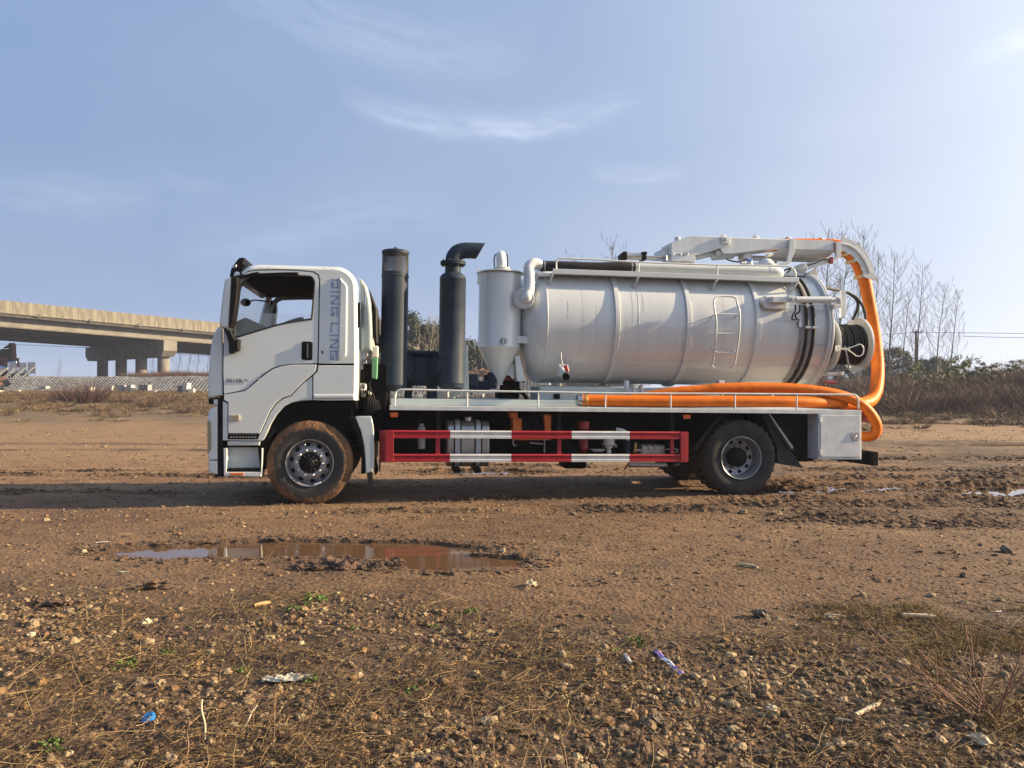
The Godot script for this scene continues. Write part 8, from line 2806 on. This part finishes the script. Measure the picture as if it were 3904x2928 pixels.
		m.tube(smooth(PackedVector3Array([a, a.lerp(e, 0.4) + Vector3(0.006, 0, 0), a.lerp(e, 0.75) + Vector3(-0.004, 0, 0), e]), 4), [rad], 6)
		var o := put("dead_stalk", m, mats.wood_pale if q[3].begins_with("pale") else mats.stem)
		tag(o, q[3], "stalk", "dead stalks in the foreground")
	# dead twiggy shrub at the lower right
	var foot := Vector3(2.066, 0, -3.35)
	foot.y = height(foot.x, foot.z)
	var sh := thing("dead_shrub", "leafless dead shrub with long leaning twigs at the lower right corner", "shrub", foot)
	r.seed = 31
	for i in 24:
		var m := MB.new()
		var dir := Vector3(-r.randf_range(0.1, 1.0), r.randf_range(0.35, 0.9), -r.randf_range(-0.2, 0.6)).normalized()
		if i % 5 == 0: dir.x = absf(dir.x) * 0.7
		var l := r.randf_range(0.25, 0.66)
		var p := PackedVector3Array([Vector3(r.randf_range(-0.05, 0.05), -0.01, r.randf_range(-0.04, 0.04))])
		var rad := PackedFloat32Array([0.0042])
		for k in 5:
			dir = (dir + Vector3(r.randf_range(-0.15, 0.15), -0.05, r.randf_range(-0.15, 0.15))).normalized()
			p.append(p[k] + dir * l / 5.0)
			rad.append(0.0042 * (1.0 - 0.16 * (k + 1)))
		m.tube(p, rad, 5)
		for k in 3:
			var b := p[2 + k]
			m.tube(PackedVector3Array([b, b + (dir + Vector3(r.randf_range(-0.8, 0.8), r.randf_range(-0.1, 0.6), r.randf_range(-0.6, 0.6))).normalized() * l * 0.3]), [0.0020, 0.0010], 4)
		put("twig", m, mats.stem, sh)
	# litter
	var at := Vector3(-1.098, 0, -3.79)
	at.y = height(at.x, at.z)
	var m := MB.new()
	var grid := []
	for j in 9:
		var row := []
		for i in 17:
			var u := i / 16.0 - 0.5
			var v := j / 8.0 - 0.5
			row.append(Vector3(u * 0.24, 0.012 + 0.020 * noise_c.get_noise_2d(i * 0.35, j * 0.5) + 0.010 * absf(noise_a.get_noise_2d(i * 0.9, j * 0.9)), v * 0.12 * (1.0 - 1.3 * absf(u)) - u * 0.03))
		grid.append(row)
	for j in 8:
		for i in 16:
			m.quad(grid[j][i], grid[j][i + 1], grid[j + 1][i + 1], grid[j + 1][i])
	var o := put("plastic_rag", m, mats.rag)
	o.position = at
	tag(o, "crumpled dirty white plastic rag on the stony verge", "litter")
	for q in [[Vector3(-3.043, 0, -6.042), 0.07, "small grey-white scrap lying below the puddle"], [Vector3(-3.789, 0, -7.152), 0.10, "crumpled cream scrap behind the puddle's left tip"], [Vector3(3.152, 0, -4.998), 0.05, "white scrap near the right edge"], [Vector3(2.757, 0, -5.76), 0.045, "tiny white scrap on the right mud"]]:
		var c := put("litter_scrap", m, mats.rag)
		c.position = q[0] + Vector3(0, height(q[0].x, q[0].z), 0)
		c.scale = Vector3.ONE * (q[1] / 0.20)
		c.rotation.y = r.randf_range(-0.5, 0.5)
		tag(c, q[2], "litter")
	var w := thing("wrapper", "crumpled purple and white sweet wrapper on the gravel", "litter", Vector3(0.805, 0, -3.981))
	w.position.y = height(w.position.x, w.position.z) + 0.012
	var w0 := Vector3(0.775, 0, -4.173) - Vector3(0.805, 0, -3.981)
	var w1 := Vector3(0.843, 0, -3.83) - Vector3(0.805, 0, -3.981)
	for k in 3:
		m = MB.new()
		var ac := w0.cross(Vector3.UP).normalized() * 0.016
		for i in 6:
			var a := w0.lerp(w1, (k * 6 + i) / 18.0)
			var b := w0.lerp(w1, (k * 6 + i + 1) / 18.0)
			var ha := 0.003 * sin((k * 6 + i) * 0.9)
			var hb := 0.003 * sin((k * 6 + i + 1) * 0.9)
			m.quad(a - ac + Vector3(0, ha, 0), a + ac * 0.2 + Vector3(0, 0.008 + ha, 0), b + ac * 0.2 + Vector3(0, 0.008 + hb, 0), b - ac + Vector3(0, hb, 0))
			m.quad(a + ac * 0.2 + Vector3(0, 0.008 + ha, 0), a + ac + Vector3(0, ha, 0), b + ac + Vector3(0, hb, 0), b + ac * 0.2 + Vector3(0, 0.008 + hb, 0))
		put("purple_end" if k != 1 else "pale_middle", m, mats.plastic_purple if k != 1 else mats.sticker, w)
	at = Vector3(0.608, 0, -4.059)
	m = MB.new()
	var ba := Vector3(0.603, 0, -4.129) - at
	var bb := Vector3(0.615, 0, -3.984) - at
	m.cyl(ba, bb, 0.011, 14, 0.004)
	o = put("plastic_tube", m, mats.plastic_white)
	o.position = at + Vector3(0, height(at.x, at.z) + 0.012, 0)
	tag(o, "short white plastic tube lying left of the purple wrapper", "litter")
	m = MB.new()
	m.cyl(Vector3(0, 0, 0), Vector3(0, 0.022, 0), 0.030, 20, 0.006)
	at = Vector3(-1.57, 0, -3.345)
	o = put("bottle_cap", m, mats.plastic_blue)
	o.position = at + Vector3(0, height(at.x, at.z) + 0.002, 0)
	o.rotation = Vector3(0.5, 0, 0.2)
	tag(o, "blue plastic cap in the straw at lower left", "litter")
	# sticks
	for q in [[Vector3(-1.682, 0, -5.035), Vector3(-1.605, 0, -5.128), 0.014, 0, "short orange-brown broken stick on the verge"], [Vector3(2.44, 0, -4.816), Vector3(2.62, 0, -4.777), 0.016, 1, "pale flat piece of wood on the right mud"], [Vector3(1.981, 0, -4.895), Vector3(2.085, 0, -4.83), 0.009, 1, "thin pale splinter left of the flat wood"], [Vector3(1.487, 0, -3.345), Vector3(1.658, 0, -3.482), 0.011, 1, "bleached branch piece in the lower right gravel"], [Vector3(1.852, 0, -6.268), Vector3(1.961, 0, -6.159), 0.012, 1, "grey bent stick on the mud behind the gravel"], [Vector3(1.38, 0, -3.303), Vector3(1.442, 0, -3.276), 0.008, 1, "white splinter below the bleached branch piece"]]:
		var a: Vector3 = q[0]
		var b: Vector3 = q[1]
		a.y = height(a.x, a.z) + q[2] * 0.9
		b.y = height(b.x, b.z) + q[2] * 1.1
		m = MB.new()
		m.tube(PackedVector3Array([a, a.lerp(b, 0.3) + Vector3(0, 0.004, 0.004), a.lerp(b, 0.7) + Vector3(0, 0.002, -0.003), b]), [q[2], q[2] * 0.9, q[2] * 0.95, q[2] * 0.7], 7)
		o = put("stick", m, mats.wood if q[3] == 0 else mats.wood_pale)
		tag(o, q[4], "stick")
